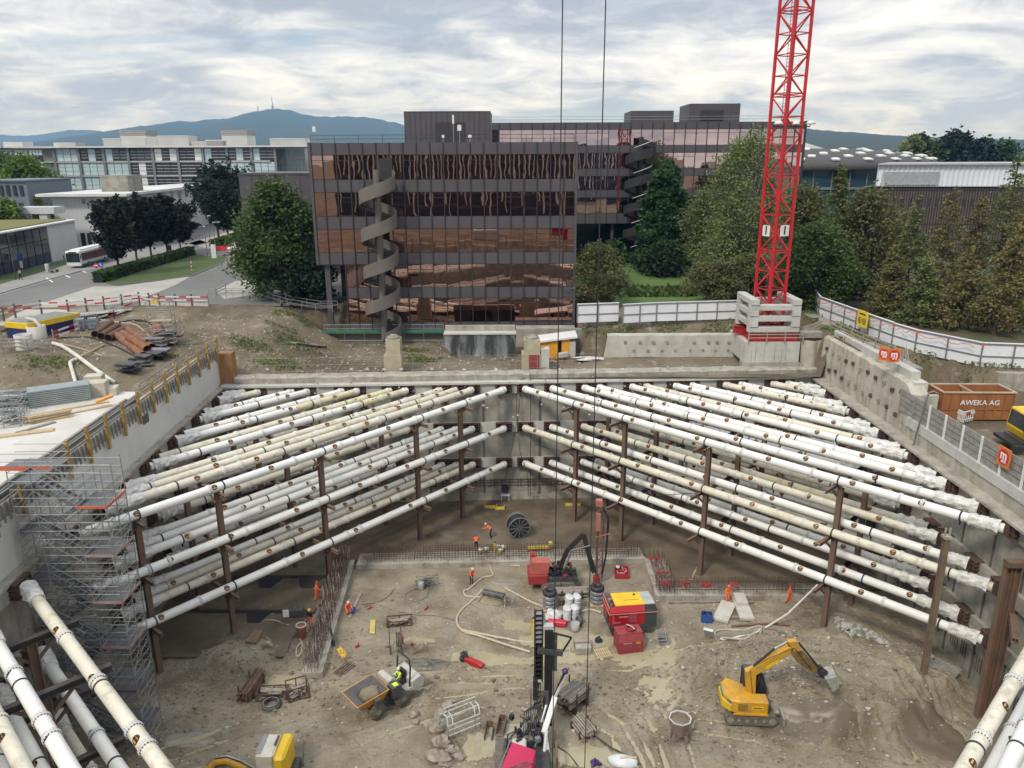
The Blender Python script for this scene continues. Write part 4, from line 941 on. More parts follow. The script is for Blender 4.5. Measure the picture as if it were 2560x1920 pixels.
def tree(name,label,loc,h,rad,kind,leaf,n=6000,size=.4,group=None,base=.12,lean=(0,0),bark=None,gap=0.0):
 global tn;tn+=1;r=np.random.RandomState(tn*13+1)
 t=thing(name,label,'tree' if 'tree' in name or name in('larch','birch','pine')else 'bush',loc,0,group)
 tr=MB();P=[];bark=bark or BARK;k=int(n)
 tw=max(.14,h*.017)
 ax=lambda q:V((lean[0]*q*q*h,lean[1]*q*q*h,q*h))
 if kind in('round','birch','bush'):
  nc=int(30+h*4.5)
  for i in range(nc):
   q=r.uniform(base,1);e=math.sin(math.pi*min(1,max(0,(q-base)/(1-base)))**.75)**.62
   th=r.uniform(0,6.283);rr=rad*e*(r.uniform(.12,1)**.55)*(1+.22*noise.noise(V((math.cos(th)*1.7,math.sin(th)*1.7,q*3+tn))))
   c=ax(q)+V((rr*math.cos(th),rr*math.sin(th),r.uniform(-.2,.2)))
   if kind!='bush' or i%3==0:
    b0=ax(max(.08,q*.6-.02));mid=b0.lerp(c,.5)+V((0,0,.05*h*.4));tr.path([b0,mid,c],.04,4,rs=[tw*.38,tw*.25,.03])
   m=int(k/nc*r.uniform(.5,1.5));sg=rad*.17
   L=r.normal(size=(m,3))*np.array([sg,sg,sg*.75])
   if kind=='birch':L[:,2]-=r.exponential(rad*.32,m)
   P.append(L+np.array(c))
 elif kind in('conifer','larch','spire'):
  q=base
  while q<.985:
   ww=rad*((1-q)**(.75 if kind!='spire' else .5))*(1.0 if q>base+.06 else .75)
   nb=max(3,int(5+4*(1-q)))if kind!='larch' else r.randint(2,5)
   for b in range(nb):
    th=r.uniform(0,6.283);ln=ww*r.uniform(.55,1.12);dz=-.16*ln if kind!='larch' else r.uniform(-.28,.1)*ln
    p0=ax(q);p1=p0+V((ln*math.cos(th),ln*math.sin(th),dz));mid=p0.lerp(p1,.55)+V((0,0,(.06 if kind!='larch' else .02)*ln));tr.path([p0,mid,p1],.03,3,rs=[.05+.012*ln,.04,.015])
    m=max(4,int(k*ln/(rad*h)*.42));s=r.uniform(.1 if kind!='larch' else .2,1,m)**.75
    L=np.array(p0)[None]+(np.array(p1)-np.array(p0))[None]*s[:,None];sp=(.05+.16*(1-s))*ln*.9+.12
    L=L+r.normal(size=(m,3))*np.stack([sp,sp,sp*.35],1)
    L[:,2]-=r.exponential(.10*ln+.05,m)*(1.0 if kind!='larch' else 1.3)
    P.append(L)
   q+=(.020 if kind!='larch' else .026)*r.uniform(.7,1.3)*(15/max(h,8))**.5
 elif kind=='spiky':
  for i in range(int(34+h*2.2)):
   q=r.uniform(base,.93);th=r.uniform(0,6.283);e=math.sin(math.pi*min(1,max(.04,(q-base)/(1-base)))**.8)**.6*rad
   p0=ax(max(base*.8,q-.12));el_=r.uniform(.3,1.5);ln=e*r.uniform(.5,1.4);p1=p0+V((ln*math.cos(th),ln*math.sin(th),ln*el_));tr.path([p0,p0.lerp(p1,.5),p1],.03,3,rs=[.07,.045,.015])
   m=int(k/(34+h*2.2)*r.uniform(.6,1.4));s=r.uniform(.25,1,m)**.8;L=np.array(p0)[None]+(np.array(p1)-np.array(p0))[None]*s[:,None];sp=(1.12-s)*ln*.27+.09
   P.append(L+r.normal(size=(m,3))*np.stack([sp,sp,sp*.8],1))
 top=.97 if kind in('conifer','larch','spire')else .8
 pts=[ax(top*i/6)+V((.03*h*.2*r.normal(),.03*h*.2*r.normal(),0))*(1 if i else 0)for i in range(7)]
 if kind!='bush':tr.path(pts,tw,7,rs=[tw*(1-.85*i/6)for i in range(7)])
 else:
  for i in range(5):tr.path([(0,0,0),(r.normal()*.3*rad,r.normal()*.3*rad,h*.6)],.05,4)
 tr.build('trunk',bark,t,world=False)
 P=np.concatenate(P);P=P[P[:,2]>h*base*.35]
 o=bpy.data.objects.new('crown',quadmesh('crown',leaves(P,size,r,.5,1.7 if kind!='birch' else 1.5,.35 if kind=='birch' else .1),LM[leaf]));COL.objects.link(o);o.parent=t
 return t
def at(sx,sy,z=18.3):p=UZ(sx,sy,z);return(p.x,p.y,z)
def topz(sx,sy,Y):return UY(sx,sy,Y).z
def T2(name,label,bx,by,ty,rad,kind,leaf,n,size,z=18.3,group=None,base=.1,Y=None,**kw):
 if Y:p=UY(bx,by,Y);loc=(p.x,Y,z)
 else:loc=at(bx,by,z)
 tree(name,label,loc,topz(bx,ty,loc[1])-z,rad,kind,leaf,n,size,group,base,**kw)
T2('round_tree','big dense green tree left of the near bronze building',708,748,472,5.7,'round','green',22000,.27,Y=104,base=.03)
T2('shrub','dark shrub at the foot of the big green tree by the overhang',775,745,650,3.4,'bush','dark',4000,.35,Y=101,base=.02)
g_='dark trees lining the road'
T2('street_tree','dark street tree closest to the white bus',297,690,483,3.0,'spiky','purple',10000,.36,group=g_,base=.3)
T2('street_tree','dark street tree, second along the hedge',345,664,472,2.9,'spiky','purple',9500,.36,group=g_,base=.3)
T2('street_tree','dark street tree, third along the hedge',381,652,474,3.0,'spiky','purple',9500,.36,group=g_,base=.3)
T2('street_tree','dark street tree, fourth along the hedge',420,643,486,3.0,'spiky','purple',9000,.36,group=g_,base=.3)
T2('street_tree','dark street tree at the far end of the hedge',453,632,505,3.0,'spiky','purple',9000,.36,group=g_,base=.3)
T2('street_tree','tallest dark street tree beyond the lamp posts',548,603,403,4.8,'spiky','dark',12000,.36,group=g_,base=.3)
T2('street_tree','dark street tree half behind the plum-brown annex',590,592,428,5,'spiky','dark',9000,.36,group=g_,base=.3)
T2('street_tree','dark street tree second from the annex',572,612,445,4.4,'spiky','dark',9000,.36,group=g_,base=.3)
T2('round_tree','bright lime-green tree before the far glass wing',72,515,402,8.5,'round','lime',11000,.5,z=18.3,base=.1,Y=215)
T2('round_tree','mid-green tree at the far left edge above the blue-grey office',8,500,392,8,'round','green',6000,.7,base=.1,Y=225)
T2('shrub','yellow-green bush above the concrete terrace',92,540,492,2.8,'bush','yellow',2500,.4,Y=175,base=.05,z=22)
T2('shrub','olive bush in front of the blue-grey office',18,566,508,4.0,'bush','lime',3000,.5,Y=158,base=.03)
T2('shrub','green bush behind the terrace piers',118,560,530,2.6,'bush','green',2000,.4,Y=166,base=.03)
T2('spruce_tree','tall dark green cone-shaped tree on the lawn',1655,672,393,6.2,'spire','spruce',22000,.32,base=.05)
T2('shrub','low dark juniper at the foot of the cone-shaped tree',1650,686,630,4.4,'bush','dark',3500,.35,base=.02)
T2('shrub','brownish bush beside the corner of the near bronze building',1492,752,622,3.6,'bush','olive',10000,.2,base=.02,Y=98.5)
T2('shrub','small dark fir bush under the black spiral stair',1532,660,605,2.2,'bush','spruce',2500,.35,base=.02)
T2('birch','tall pale drooping birch before the far bronze building',1862,735,318,4.2,'birch','birch',13000,.22,base=.2,bark=BARKB,Y=108)
T2('birch','second drooping birch, left of the tallest one',1815,730,345,3.9,'birch','birch',13000,.22,base=.15,bark=BARKB,Y=112)
T2('round_tree','wide drooping olive tree left of the crane mast',1800,738,560,3.6,'birch','birch',12000,.22,base=.1,Y=106)
T2('shrub','tall dark bush behind the white hoarding left of the crane',1782,770,660,3.4,'bush','olive',9000,.2,base=.02,Y=98)
T2('shrub','dark bush right behind the crane ballast blocks',1880,765,640,3.8,'bush','olive',9000,.2,base=.02,Y=99)
T2('round_tree','olive scrubby tree between the birch and the cone-shaped tree',1745,720,470,3.2,'birch','larchg',5000,.24,base=.3,Y=122)
T2('round_tree','fresh green bushy tree right of the crane mast',2030,745,575,5.0,'round','lime' if False else 'green',19000,.24,base=.05,Y=95)
T2('larch','soft green larch behind the fresh green tree',2068,740,405,5.4,'larch','larchg',11000,.24,base=.1,Y=107)
T2('round_tree','dark green spreading tree right of the fresh green tree',2155,735,488,5.4,'round','olive',13000,.25,base=.06,Y=102)
T2('round_tree','dark tree behind the crane mast',1985,735,470,4.6,'round','olive',9000,.26,base=.1,Y=118)
g_='larches on the slope behind the hoarding'
for lab,bx,ty,rad,Y,lf,n,ln_ in(('slim larch with a bare pale trunk, left in the grove',2255,478,3.6,92,'larchg',5200,(.0,0)),('straight larch with a long bare trunk under the silver hall',2335,455,3.7,90,'larch',5200,(.01,0)),('rusty brown larch in the middle of the grove',2405,470,4.2,96,'brown',6500,(0,0)),('tallest larch with wide top branches before the silver hall',2475,372,5.2,97,'larchg',8500,(.0,0)),('brown-tipped larch right of the tallest one',2528,455,4.4,88,'brown',6500,(.02,0)),('larch cut by the right edge with a leaning dark trunk',2490,520,3.6,79,'larch',6500,(.16,0)),('ragged larch at the far right edge',2585,440,4.6,93,'larchg',6500,(0,0)),('low scrubby larch just behind the yellow sign',2215,610,3.2,90,'larch',4500,(0,0)),('small drooping larch behind the hoarding bend',2300,640,3.2,84,'larchg',4200,(0,0)),('short olive larch in front of the grove',2400,610,3.6,82,'larch',5000,(0,0)),('young larch low at the right edge',2545,600,3.4,82,'larchg',5000,(0,0))):
 T2('larch',lab,bx,800,ty,rad*1.05,'larch',lf,n*.62,.2,group=g_,base=.14,Y=Y,lean=ln_,bark=BARK)
g_='distant round trees beyond the silver hall'
for lab,sx,ty,rad,lf in(('pale yellowish round tree left in the distant group',2278,350,8.5,'birch'),('small dark distant tree behind the pale one',2292,342,5,'dark'),('dark round tree in the middle of the distant group',2380,340,11,'dark'),('green low tree between the distant round trees',2325,368,8,'green'),('dark round tree right of the distant middle one',2452,354,8,'dark'),('green tree at the right of the distant group',2502,360,8.5,'spruce')):
 T2('round_tree',lab,sx,420,ty,rad,'round',lf,6000,1.0,z=20,group=g_,base=.05,Y=330)
rt_=np.random.RandomState(4);P=[]
for i in range(150):
 sx=rt_.uniform(2000,2700);Y=rt_.uniform(420,800);b=UY(sx,400,Y);h=rt_.uniform(6,10);P.append(rt_.normal(size=(90,3))*np.array([h*.33,h*.3,h*.28])+np.array([b.x,Y,20+h*.5]))
P=np.concatenate(P);o=bpy.data.objects.new('far_woods',quadmesh('far_woods',leaves(P,2.4,rt_),LM['dark']));COL.objects.link(o);o['kind']='stuff'
P=[]
for i in range(260):
 sx=rt_.uniform(-150,760);Y=rt_.uniform(300,620);b=UY(sx,400,Y);h=rt_.uniform(8,15);P.append(rt_.normal(size=(60,3))*np.array([h*.33,h*.3,h*.28])+np.array([b.x,Y,18+h*.5]))
P=np.concatenate(P);o=bpy.data.objects.new('far_woods',quadmesh('far_woods',leaves(P,2.4,rt_),LM['dark']));COL.objects.link(o);o['kind']='stuff'
# roads, lawns, kerbs
def sheet(name,pts,z,m,kind='structure'):
 mb=MB();mb.poly([(p.x,p.y,z)for p in[UZ(a,b,z)for a,b in pts]]);return struct(name,mb,m,kind)
ASPH=T('asphalt',(.175,.172,.165),.9,col2=(.135,.133,.128),scale=.15,dirt=(.23,.22,.205),dlo=.58,dhi=.8)
PAVE=T('pale_concrete_road',(.41,.39,.35),.9,col2=(.33,.31,.275),scale=.2,dirt=(.25,.235,.21),dlo=.6,dhi=.8)
SIDEW=T('pavement',(.27,.26,.245),.9,col2=(.22,.215,.2),scale=.3)
LAWN=T('lawn_grass',(.048,.085,.018),.95,col2=(.075,.095,.028),scale=.5,dirt=(.10,.095,.04),dlo=.6,dhi=.8,bump=.5,bscale=6)
LAWN2=T('lawn_bright',(.075,.135,.026),.95,col2=(.10,.155,.04),scale=.25,dirt=(.10,.12,.03),dlo=.6,dhi=.8,bump=.6,bscale=5)
FORF=T('woodland_floor',(.06,.075,.025),.95,col2=(.10,.08,.045),scale=.3,bump=.6,bscale=4)
mb=MB();mb.poly([(-240,99,18.306),(-23,99,18.306),(-23,420,18.306),(-240,420,18.306)]);struct('road',mb,ASPH)
mb=MB();mb.poly([(8,99.7,18.308),(140,99.7,18.308),(140,240,18.308),(8,240,18.308)]);struct('lawn',mb,LAWN2)
mb=MB();mb.poly([(30,99.6,18.312),(140,99.6,18.312),(140,143,18.312),(30,143,18.312)]);struct('woodland_floor',mb,FORF)
wf=MB();N_=26
for j in range(N_+1):
 for i in range(N_+1):
  x,y=lerp(37.6,100,i/N_),lerp(66,99.8,j/N_);wf.v.append((x,y,gh(x,y)+.06 if y>hb(x)+.4 else gh(x,y)-.5))
wf.f=[(j*(N_+1)+i,j*(N_+1)+i+1,(j+1)*(N_+1)+i+1,(j+1)*(N_+1)+i)for j in range(N_)for i in range(N_)];wf.m=[0]*len(wf.f);wf.s=[True]*len(wf.f);struct('woodland_floor',wf,FORF)
for pts in([(2330,745),(2420,740),(2560,800),(2560,830)],[(2150,700),(2230,690),(2330,715),(2240,722)]):sheet('path',pts,18.62,SIDEW)
sheet('pavement',[(-80,762),(205,678),(330,655),(520,606),(500,600),(190,652),(131,665),(-80,720)],18.33,SIDEW)
sheet('lawn',[(-60,728),(131,672),(200,651),(196,645),(131,657),(-60,703)],18.35,LAWN)
sheet('lawn',[(243,702),(290,713),(390,702),(478,690),(545,662),(572,645),(565,638),(520,640),(478,632)],18.36,LAWN)
sheet('pale_road',[(-20,815),(60,775),(160,740),(235,716),(300,716),(390,703),(478,690),(440,712),(360,745),(330,775),(200,790),(60,810)],18.33,PAVE)
sheet('pale_road',[(540,727),(590,702),(660,700),(640,735),(560,748)],18.33,PAVE)
sheet('pale_road',[(470,608),(610,570),(690,560),(690,590),(520,622)],18.33,PAVE)
for pts in([(118,694),(134,705),(131,706),(113,695)],[(163,687),(177,693),(174,695),(159,688)],[(204,676),(217,681),(214,682),(201,677)]):sheet('road_marking',pts,18.34,WPAINT)
kb=MB()
def kerb(pts):
 P=[UZ(a,b,18.36)for a,b in pts]
 for a,b in zip(P,P[1:]):kb.bar(a,b,.22,.16)
kerb([(-60,748),(0,734),(110,702),(205,677)]);kerb([(290,713),(390,702),(478,690),(545,662),(572,645)]);kerb([(330,655),(520,606)])
struct('kerb',kb,ALUD)
def hedge(label,a,b,w,h,n,leaf,seed):
 p,q=UZ(*a,18.36),UZ(*b,18.36);d=(q-p);L_=d.length;d.normalize();nr=V((-d.y,d.x,0));r=np.random.RandomState(seed)
 t=thing('hedge',label,'hedge',p);core=MB();core.prism([p-nr*w*.42,q-nr*w*.42,q+nr*w*.42,p+nr*w*.42],(0,0,h*.93));core.build('hedge_core',LM['dark'],t)
 u=r.uniform(0,L_,n);v=r.uniform(-.5,.5,n)*w;z=r.uniform(0,1,n)*h;s=r.randint(0,3,n)
 v=np.where(s==0,np.sign(v)*w*.5,v);z=np.where(s>0,h,z);P_=np.array(p)[None]+np.array(d)[None]*u[:,None]+np.array(nr)[None]*v[:,None];P_[:,2]+=z
 P_+=r.normal(size=P_.shape)*.05
 o=bpy.data.objects.new('foliage',quadmesh('foliage',leaves(P_-np.array(p)[None],.3,r),LM[leaf]));COL.objects.link(o);o.parent=t
hedge('long clipped green hedge along the lawn beside the bus',(246,706),(478,637),1.7,1.5,7000,'green',3)
hedge('short clipped hedge in front of the plum-brown annex',(534,617),(612,592),1.8,1.4,3000,'green',4)
r_=np.random.RandomState(8);P=[]
for i in range(900):
 p=UZ(r_.uniform(1570,1740),r_.uniform(724,742),18.3);P.append([p.x,p.y,18.35+r_.uniform(0,.25)])
o=bpy.data.objects.new('ground_cover',quadmesh('ground_cover',leaves(np.array(P*3)+r_.normal(size=(2700,3))*.2,.45,r_,1.5),LM['green']));COL.objects.link(o);o['kind']='stuff'
P=[]
for i in range(9000):
 sx,sy=r_.uniform(1445,1860),0
 k=r_.rand()
 if k<.45:p=UZ(sx,800+r_.uniform(0,30),18.1);x,y=p.x,p.y
 elif k<.62:x,y=r_.uniform(-30,-21),r_.uniform(91,97)
 elif k<.8:x,y=r_.uniform(34,37.5),r_.uniform(76,92)
 else:x,y=r_.uniform(38,47),66.3+r_.uniform(0,6)
 z=gh(x,y)
 if noise.noise(V((x*.35,y*.35,8)))>-.15 and z>16.2:P.append([x,y,z+.1+r_.uniform(0,.25)])
for cx,cy,s_ in((-10.5,86.5,1.2),(-26,83,1.5),(-44,70.5,1.6),(-30,86,1.2),(-26,89,1.5),(-37,79,.7),(-12.5,90.5,1.0),(5.2,91,.8),(-49,66,1.2)):
 for i in range(420):x,y=r_.normal(cx,s_),r_.normal(cy,s_*.6);P.append([x,y,gh(x,y)+.06+r_.uniform(0,.12)])
P=np.array(P)
o=bpy.data.objects.new('weeds',quadmesh('weeds',leaves(P,.17,r_,1.2),LM['larchg']));COL.objects.link(o);o['kind']='stuff'
# hoardings and fences
def hoarding(label,pts,h,step,strip=True,orange=False):
 """pts: base points; white panels with grey frame on the viewer side"""
 t=thing('hoarding_fence',label,'hoarding',pts[0]);c=V((0,0,0))
 for a,b in zip(pts,pts[1:]):
  d=b-a;L_=V((d.x,d.y,0)).length;n=max(1,round(L_/step));nr=V((d.y,-d.x,0)).normalized()
  if nr.dot(V((0,0,0))-V((a.x,a.y,0)))<0:nr=-nr
  for i in range(n):
   p,q=a.lerp(b,i/n),a.lerp(b,(i+1)/n);g_=(q-p).normalized()*.03
   MB().prism([p+g_,q-g_,q-g_+V((0,0,h)),p+g_+V((0,0,h))],-nr*.05).build('panel',WPAN,t)
   MB().bar(p+nr*.07,p+nr*.07+V((0,0,h*.97)),.11,.10).build('post',ALUD,t)
   if orange and i%2==0:MB().bar(p+nr*.14+V((0,0,h*.8)),p+nr*.14+V((0,0,h*1.02)),.14,.05).build('orange_clip',ORNG,t)
  for z in(.45,):MB().bar(a+nr*.05+V((0,0,h*z)),b+nr*.05+V((0,0,h*z)),.06,.10).build('rail',ALUD,t)
  MB().bar(a+nr*.05+V((0,0,h*.96)),b+nr*.05+V((0,0,h*.96)),.06,.08).build('rail',ALUD,t)
  MB().bar(a+V((0,0,h+.05)),b+V((0,0,h+.05)),.16,.08).build('top_cap',WPAN,t)
 return t
pz=lambda x,y,z:V((x,y,z))
f=[UZ(*p,18.25)for p in((1442,807),(1546,803))];hoarding('short white hoarding beside the near bronze building',f,2.15,2.1)
f=[UZ(*p,18.3)for p in((1556,808),(1640,803),(1840,797))];hoarding('long white hoarding in front of the lawn, left of the crane',f,2.15,2.6)
f=[UZ(*p,18.5)for p in((2015,772),(2033,768))]+[pz(36.6,90.2,18.5),pz(37.2,84.5,18.5),pz(37.7,79.5,18.5),pz(38.2,75.4,18.5)]
hoarding('white hoarding running down the right bank from the crane, hung with pink rope',f[1:],2.2,2.6)
f=[pz(38.25,75.3,18.5),pz(39.2,72.6,18.4),pz(42.3,67.2,18.4),pz(47.5,66.2,18.4),pz(58,65,18.4)]
hoarding('white hoarding above the right yard with orange post clips',f,2.15,2.7,orange=True)
rope=thing('safety_rope','pink safety rope looped along the white hoarding top','rope',(37,84,20));mb=MB()
PTS=[];A_=[V((36.4,90,20.6)),V((37.0,84.4,20.6)),V((37.5,79.4,20.6)),V((38.05,75.3,20.6)),V((39.0,72.5,20.5)),V((42.1,67.0,20.4))]
for a,b in zip(A_,A_[1:]):
 for i in range(12):u=i/12;p=a.lerp(b,u);p.z-=.38*abs(math.sin(u*math.pi*2.5));p-=V((.15,.1,0));PTS.append(p)
mb.path(PTS,.035,4);mb.build('rope',T('pink_rope',(.6,.16,.14),.8),rope)
def sign_board(name,label,cat,c,w,h,rz,m,tilt=0):
 t=thing(name,label,cat,c,rz);MB().bx(-w/2,w/2,-.03,.03,-h/2,h/2).build('board',m,t,world=False);return t
def m_logo(t,s,off=-.036,txt2='arti'):
 MB().tube((0,off,0),(0,off-.006,0),s*.44,28,sm=False).build('emblem_disc',T('logo_red',(.62,.02,.02),.5),t,world=False)
 put_text('m',s*.72,WPAINT,t,(0,off-.012,s*.10),(R(90),0,0),.004,.03)
 put_text(txt2,s*.27,WPAINT,t,(s*.06,off-.012,-s*.22),(R(90),0,0),.004,.012)
OS=T('sign_orange',(.62,.20,.03),.5)
p=UY(2235,886,73.8);t=sign_board('company_sign','orange sign with a red disc reading m arti at the walkway end','sign',UY(2235,889,64.6),1.05,1.2,0,OS)
m_logo(t,1.1)
t=sign_board('company_sign','narrow end-on orange sign with red disc beside the walkway handrail','sign',UY(2211,885,65.0),1.0,1.2,R(-58),OS);m_logo(t,1.05)
t=sign_board('company_sign','orange sign with red disc fixed on the grey plank fence','sign',UX(2510,1143,33.14),1.3,1.35,R(-89),OS);m_logo(t,1.25)
ys_=sign_board('yellow_sign','yellow notice with two round emblems on the white hoarding','sign',(37.05,80.9,19.75),2.0,1.7,R(-84),T('sign_yellow',(.80,.58,.03),.5))
ys_.location=UX(2156,797,36.95)
MB().bx(-.6,.6,-.045,-.033,.42,.58).build('text_strip',BLACK,ys_,world=False)
for dx in(-.42,.42):MB().lathe([(.24,-.045),(.34,-.045),(.34,-.034),(.24,-.034)],(dx,0,-.2),18,0,(0,1,0)).bx(dx-.1,dx+.1,-.045,-.034,-.32,-.08).build('emblem',T('emblem_brown',(.12,.05,.02),.6),ys_,world=False)
def rail_fence(name,label,pts,h,step,m,rails=(.5,.98),pw=.1,toe=False,group=None,cat='railing'):
 t=thing(name,label,cat,pts[0],0,group)
 for a,b in zip(pts,pts[1:]):
  n=max(1,round((b-a).length/step))
  for i in range(n+1 if b is pts[-1]else n):p=a.lerp(b,i/n);MB().bar(p,p+V((0,0,h)),pw).build('post',m,t)
  for z in rails:MB().bar(a+V((0,.0,h*z)),b+V((0,0,h*z)),pw*.45,pw*1.2).build('rail',m,t)
  if toe:MB().bar(a+V((0,0,.12)),b+V((0,0,.12)),.04,.2).build('toe_board',m,t)
 return t
pw=thing('pile_wall','tall yellowed pile wall with rust-stained anchor heads below the walkway','retaining wall',(33.6,70,13.9))
q=MB();y0,y1=80.4,61.2;n=120;vs=[]
for i in range(n+1):
 y=lerp(y0,y1,i/n);s_=abs(math.sin((y-61)*math.pi/1.55))*.06+noise.noise(V((0,y*1.3,0)))*.06;tz=18.35+noise.noise(V((0,y*.8,5)))*.1-(.8*ss(63,61.2,y))
 vs+=[(33.55-s_,y,13.85),(33.5-s_,y,16),(33.6-s_,y,tz-.2),(33.9,y,tz),(34.9,y,tz-.05)]
q.add(vs,[(i*5+j,i*5+5+j,i*5+6+j,i*5+1+j)for i in range(n)for j in range(4)]);q.bx(33.5,35.5,61,61.3,13.9,17.6);q.build('pile_face',T('pile_concrete',(.46,.435,.365),.9,col2=(.36,.33,.255),scale=.7,streak=.65,bump=.5,bscale=3,bdist=.12,dirt=(.20,.15,.09),dlo=.6,dhi=.75),pw)
r5=random.Random(9)
for i in range(11):
 for z in(17.3,15.4):
  y=79.2-i*1.62+(.5 if z<16 else 0)
  if y>62:q=MB();q.box((33.42,y,z-r5.uniform(0,.35)),(.28,.34,.34),0);q.build('anchor_head',RUST if r5.random()<.5 else CONCD,pw)
wkb=thing('concrete_kerb_beam','pale concrete beam stepping along the top of the yellowed pile wall','beam',(34.6,70,18.3));MB().bx(34.2,35.0,63.3,79.8,18.33,19.0).build('beam',CONCL,wkb);MB().bx(34.0,35.2,62.3,66.2,17.4,18.32).build('end_block',CONCL,wkb)
dk=MB().bx(35.01,36.6,66,92,18.4,18.58).build('walkway_deck',WOODG);tag(dk,'weathered plank walkway between the railing and the white hoarding','walkway')
rail_fence('walkway_railing','weathered wooden railing along the top of the pile wall',[V((34.5,81.6,18.6)),V((34.9,66.5,18.9))],1.15,2.4,WOOD,(.35,.65,.98))
sa,sb=V((37.2,71.6,18.4)),V((35.9,66.6,15.3));t=thing('site_stair','grey site stair with handrails leading down from the hoarding to the yard','stair',sb)
for o_ in(-.5,.5):
 nrm=V((.97,-.25,0))*o_;MB().bar(sa+nrm,sb+nrm,.06,.25).build('stringer',GALV,t);MB().bar(sa+nrm+V((0,0,1)),sb+nrm+V((0,0,1)),.06).bar(sa+nrm+V((0,0,.55)),sb+nrm+V((0,0,.55)),.05).build('handrail',WOOD,t)
for i in range(14):p=sa.lerp(sb,(i+.5)/14);MB().box(p,(1.0,.3,.05),math.atan2(-.25,.97)).build('tread',ALUD,t)
gf=thing('plank_fence','weathered grey plank fence on the concrete beam above the right pit wall','fence',(33.5,50,15.6))
y=62.8
while y>30:
 y2=y-2.35;MB().bx(33.35,33.41,y2+.04,y-.04,15.75,17.6).build('plank_panel',WOODG,gf);MB().bx(33.22,33.34,y-.06,y+.06,15.4,17.65).build('post',WPAINT if y<60 else WOODG,gf);y=y2
q=MB();
for z in(16.2,16.65,17.1):q.bx(33.335,33.348,31,62.8,z,z+.03)
q.build('plank_gap',DGREY,gf)
bm_=thing('concrete_beam','pale concrete edge beam under the grey plank fence','beam',(33.5,48,15));MB().bx(33.15,34.0,28,61.2,14.95,15.7).build('beam',CONCL,bm_)
lw2=thing('pile_wall','lower rough pile wall under the pale edge beam','retaining wall',(33.5,48,14));q=MB();vs=[];n=110
for i in range(n+1):
 y=lerp(61.1,28,i/n);s_=noise.noise(V((0,y*1.1,3)))*.14;vs+=[(33.35-s_,y,13.88),(33.25-s_*.7,y,14.95)]
q.add(vs,[(i*2,i*2+2,i*2+3,i*2+1)for i in range(n)]);q.build('pile_face',MT['pile_concrete'],lw2)
rwl=thing('retaining_wall','mossy concrete retaining wall below the white hoarding over the yard','retaining wall',(46,65,15.3));MB().prism([(43.2,65.6,15),(60,63.5,15),(60,64.2,15),(43.2,66.3,15)],(0,0,3.2)).build('wall',CONC,rwl)
# left road barrier, ramp, building foot
BAR=[T('plank_white',(.68,.66,.62),.7),T('plank_red',(.55,.03,.03),.7)]
def striped(p,q,h,t,ph=0,seg=.85):
 p,q=V(p),V(q);n=max(2,int((q-p).length/seg));mb=MB()
 for i in range(n):mb.bar(p.lerp(q,i/n),p.lerp(q,(i+1)/n),.05,h,(i+ph)%3==0)
 mb.build('striped_plank',BAR,t)
def barrier(label,pts,base=True,dense=True):
 P=[UZ(*p,18.33)for p in pts];t=thing('road_barrier',label,'barrier',P[0],0,'red and white barriers round the site');k=0
 for a,b in zip(P,P[1:]):
  n=max(1,round((b-a).length/2.3))
  for i in range(n):p=a.lerp(b,i/n);MB().bar(p,p+V((0,0,1.75)),.17).build('post',T('post_dark',(.12,.10,.085),.8),t)
  for z in(.95,1.4):striped(a+V((0,-.1,z)),b+V((0,-.1,z)),.17,t,k);k+=1
  if base:
   MB().bar(a+V((0,.05,.3)),b+V((0,.05,.3)),.06,.55).build('base_board',T('base_board',(.58,.55,.5),.8),t)
   q=MB();m_=int((b-a).length/.3)
   for i in range(m_):p=a.lerp(b,i/m_);q.bar(p+V((0,.06,.5)),p+V((0,.06,1.3)),.025)
   q.build('mesh_infill',GALV,t)
 P[-1]and MB().bar(P[-1],P[-1]+V((0,0,1.75)),.12).build('post',WOODG,t)
barrier('red and white striped barrier with mesh along the pale road, right stretch',((350,763),(400,768),(522,769)))
barrier('red and white striped barrier with mesh curving behind the blue skip',((172,784),(262,775),(350,763)))
barrier('low red and white striped barrier at the left edge by the road',((-20,812),(40,795),(105,785),(172,784)),base=False)
rm=[UZ(*p,18.33)for p in((524,746),(650,746),(720,768),(790,780),(832,779))]
t=rail_fence('ramp_railing','galvanised ramp railing on the bank left of the near bronze building',rm,1.1,2.4,GALV,(.45,.6,.98),.05)
rm2=[p+V((.3,1.5,0))for p in rm];rail_fence('ramp_railing','second galvanised railing behind the ramp on the bank',rm2,1.1,2.4,GALV,(.5,.98),.05)
tt=thing('site_trestle','small black and white striped trestle at the ramp start','trestle',UZ(553,735,18.3));p=UZ(542,740,18.3);q=UZ(565,728,18.3);
for z in(.5,.95):MB().bar(p+V((0,0,z)),q+V((0,0,z)),.05,.2).build('striped_board',WPAINT,tt)
for w_ in(p,q):MB().bar(w_,w_+V((0,0,1.1)),.07).build('leg',DGREY,tt)
FYW=95.3;u,v=UY(812,832,FYW),UY(1109,832,FYW);dz=u.z;t=thing('scaffold_walkway','scaffold walkway with green toe boards along the building foot','scaffold',((u.x+v.x)/2,FYW,14))
MB().bx(u.x,v.x,FYW-.1,FYW+1.5,dz-.1,dz).build('deck',WOODG,t)
n=6
for i in range(n+1):x=lerp(u.x,v.x,i/n);MB().tube((x,FYW-.1,gh(x,FYW)-.1),(x,FYW-.1,dz+1.1),.035,6).build('standard',GALV,t)
for z in(-1.0,.55,1.05):MB().tube((u.x,FYW-.1,dz+z),(v.x,FYW-.1,dz+z),.03,6).build('ledger',GALV,t)
q=MB()
for i in range(70):x=lerp(u.x,v.x,i/70);q.tube((x,FYW-.12,dz+.1),(x,FYW-.12,dz+1.05),.03,4)
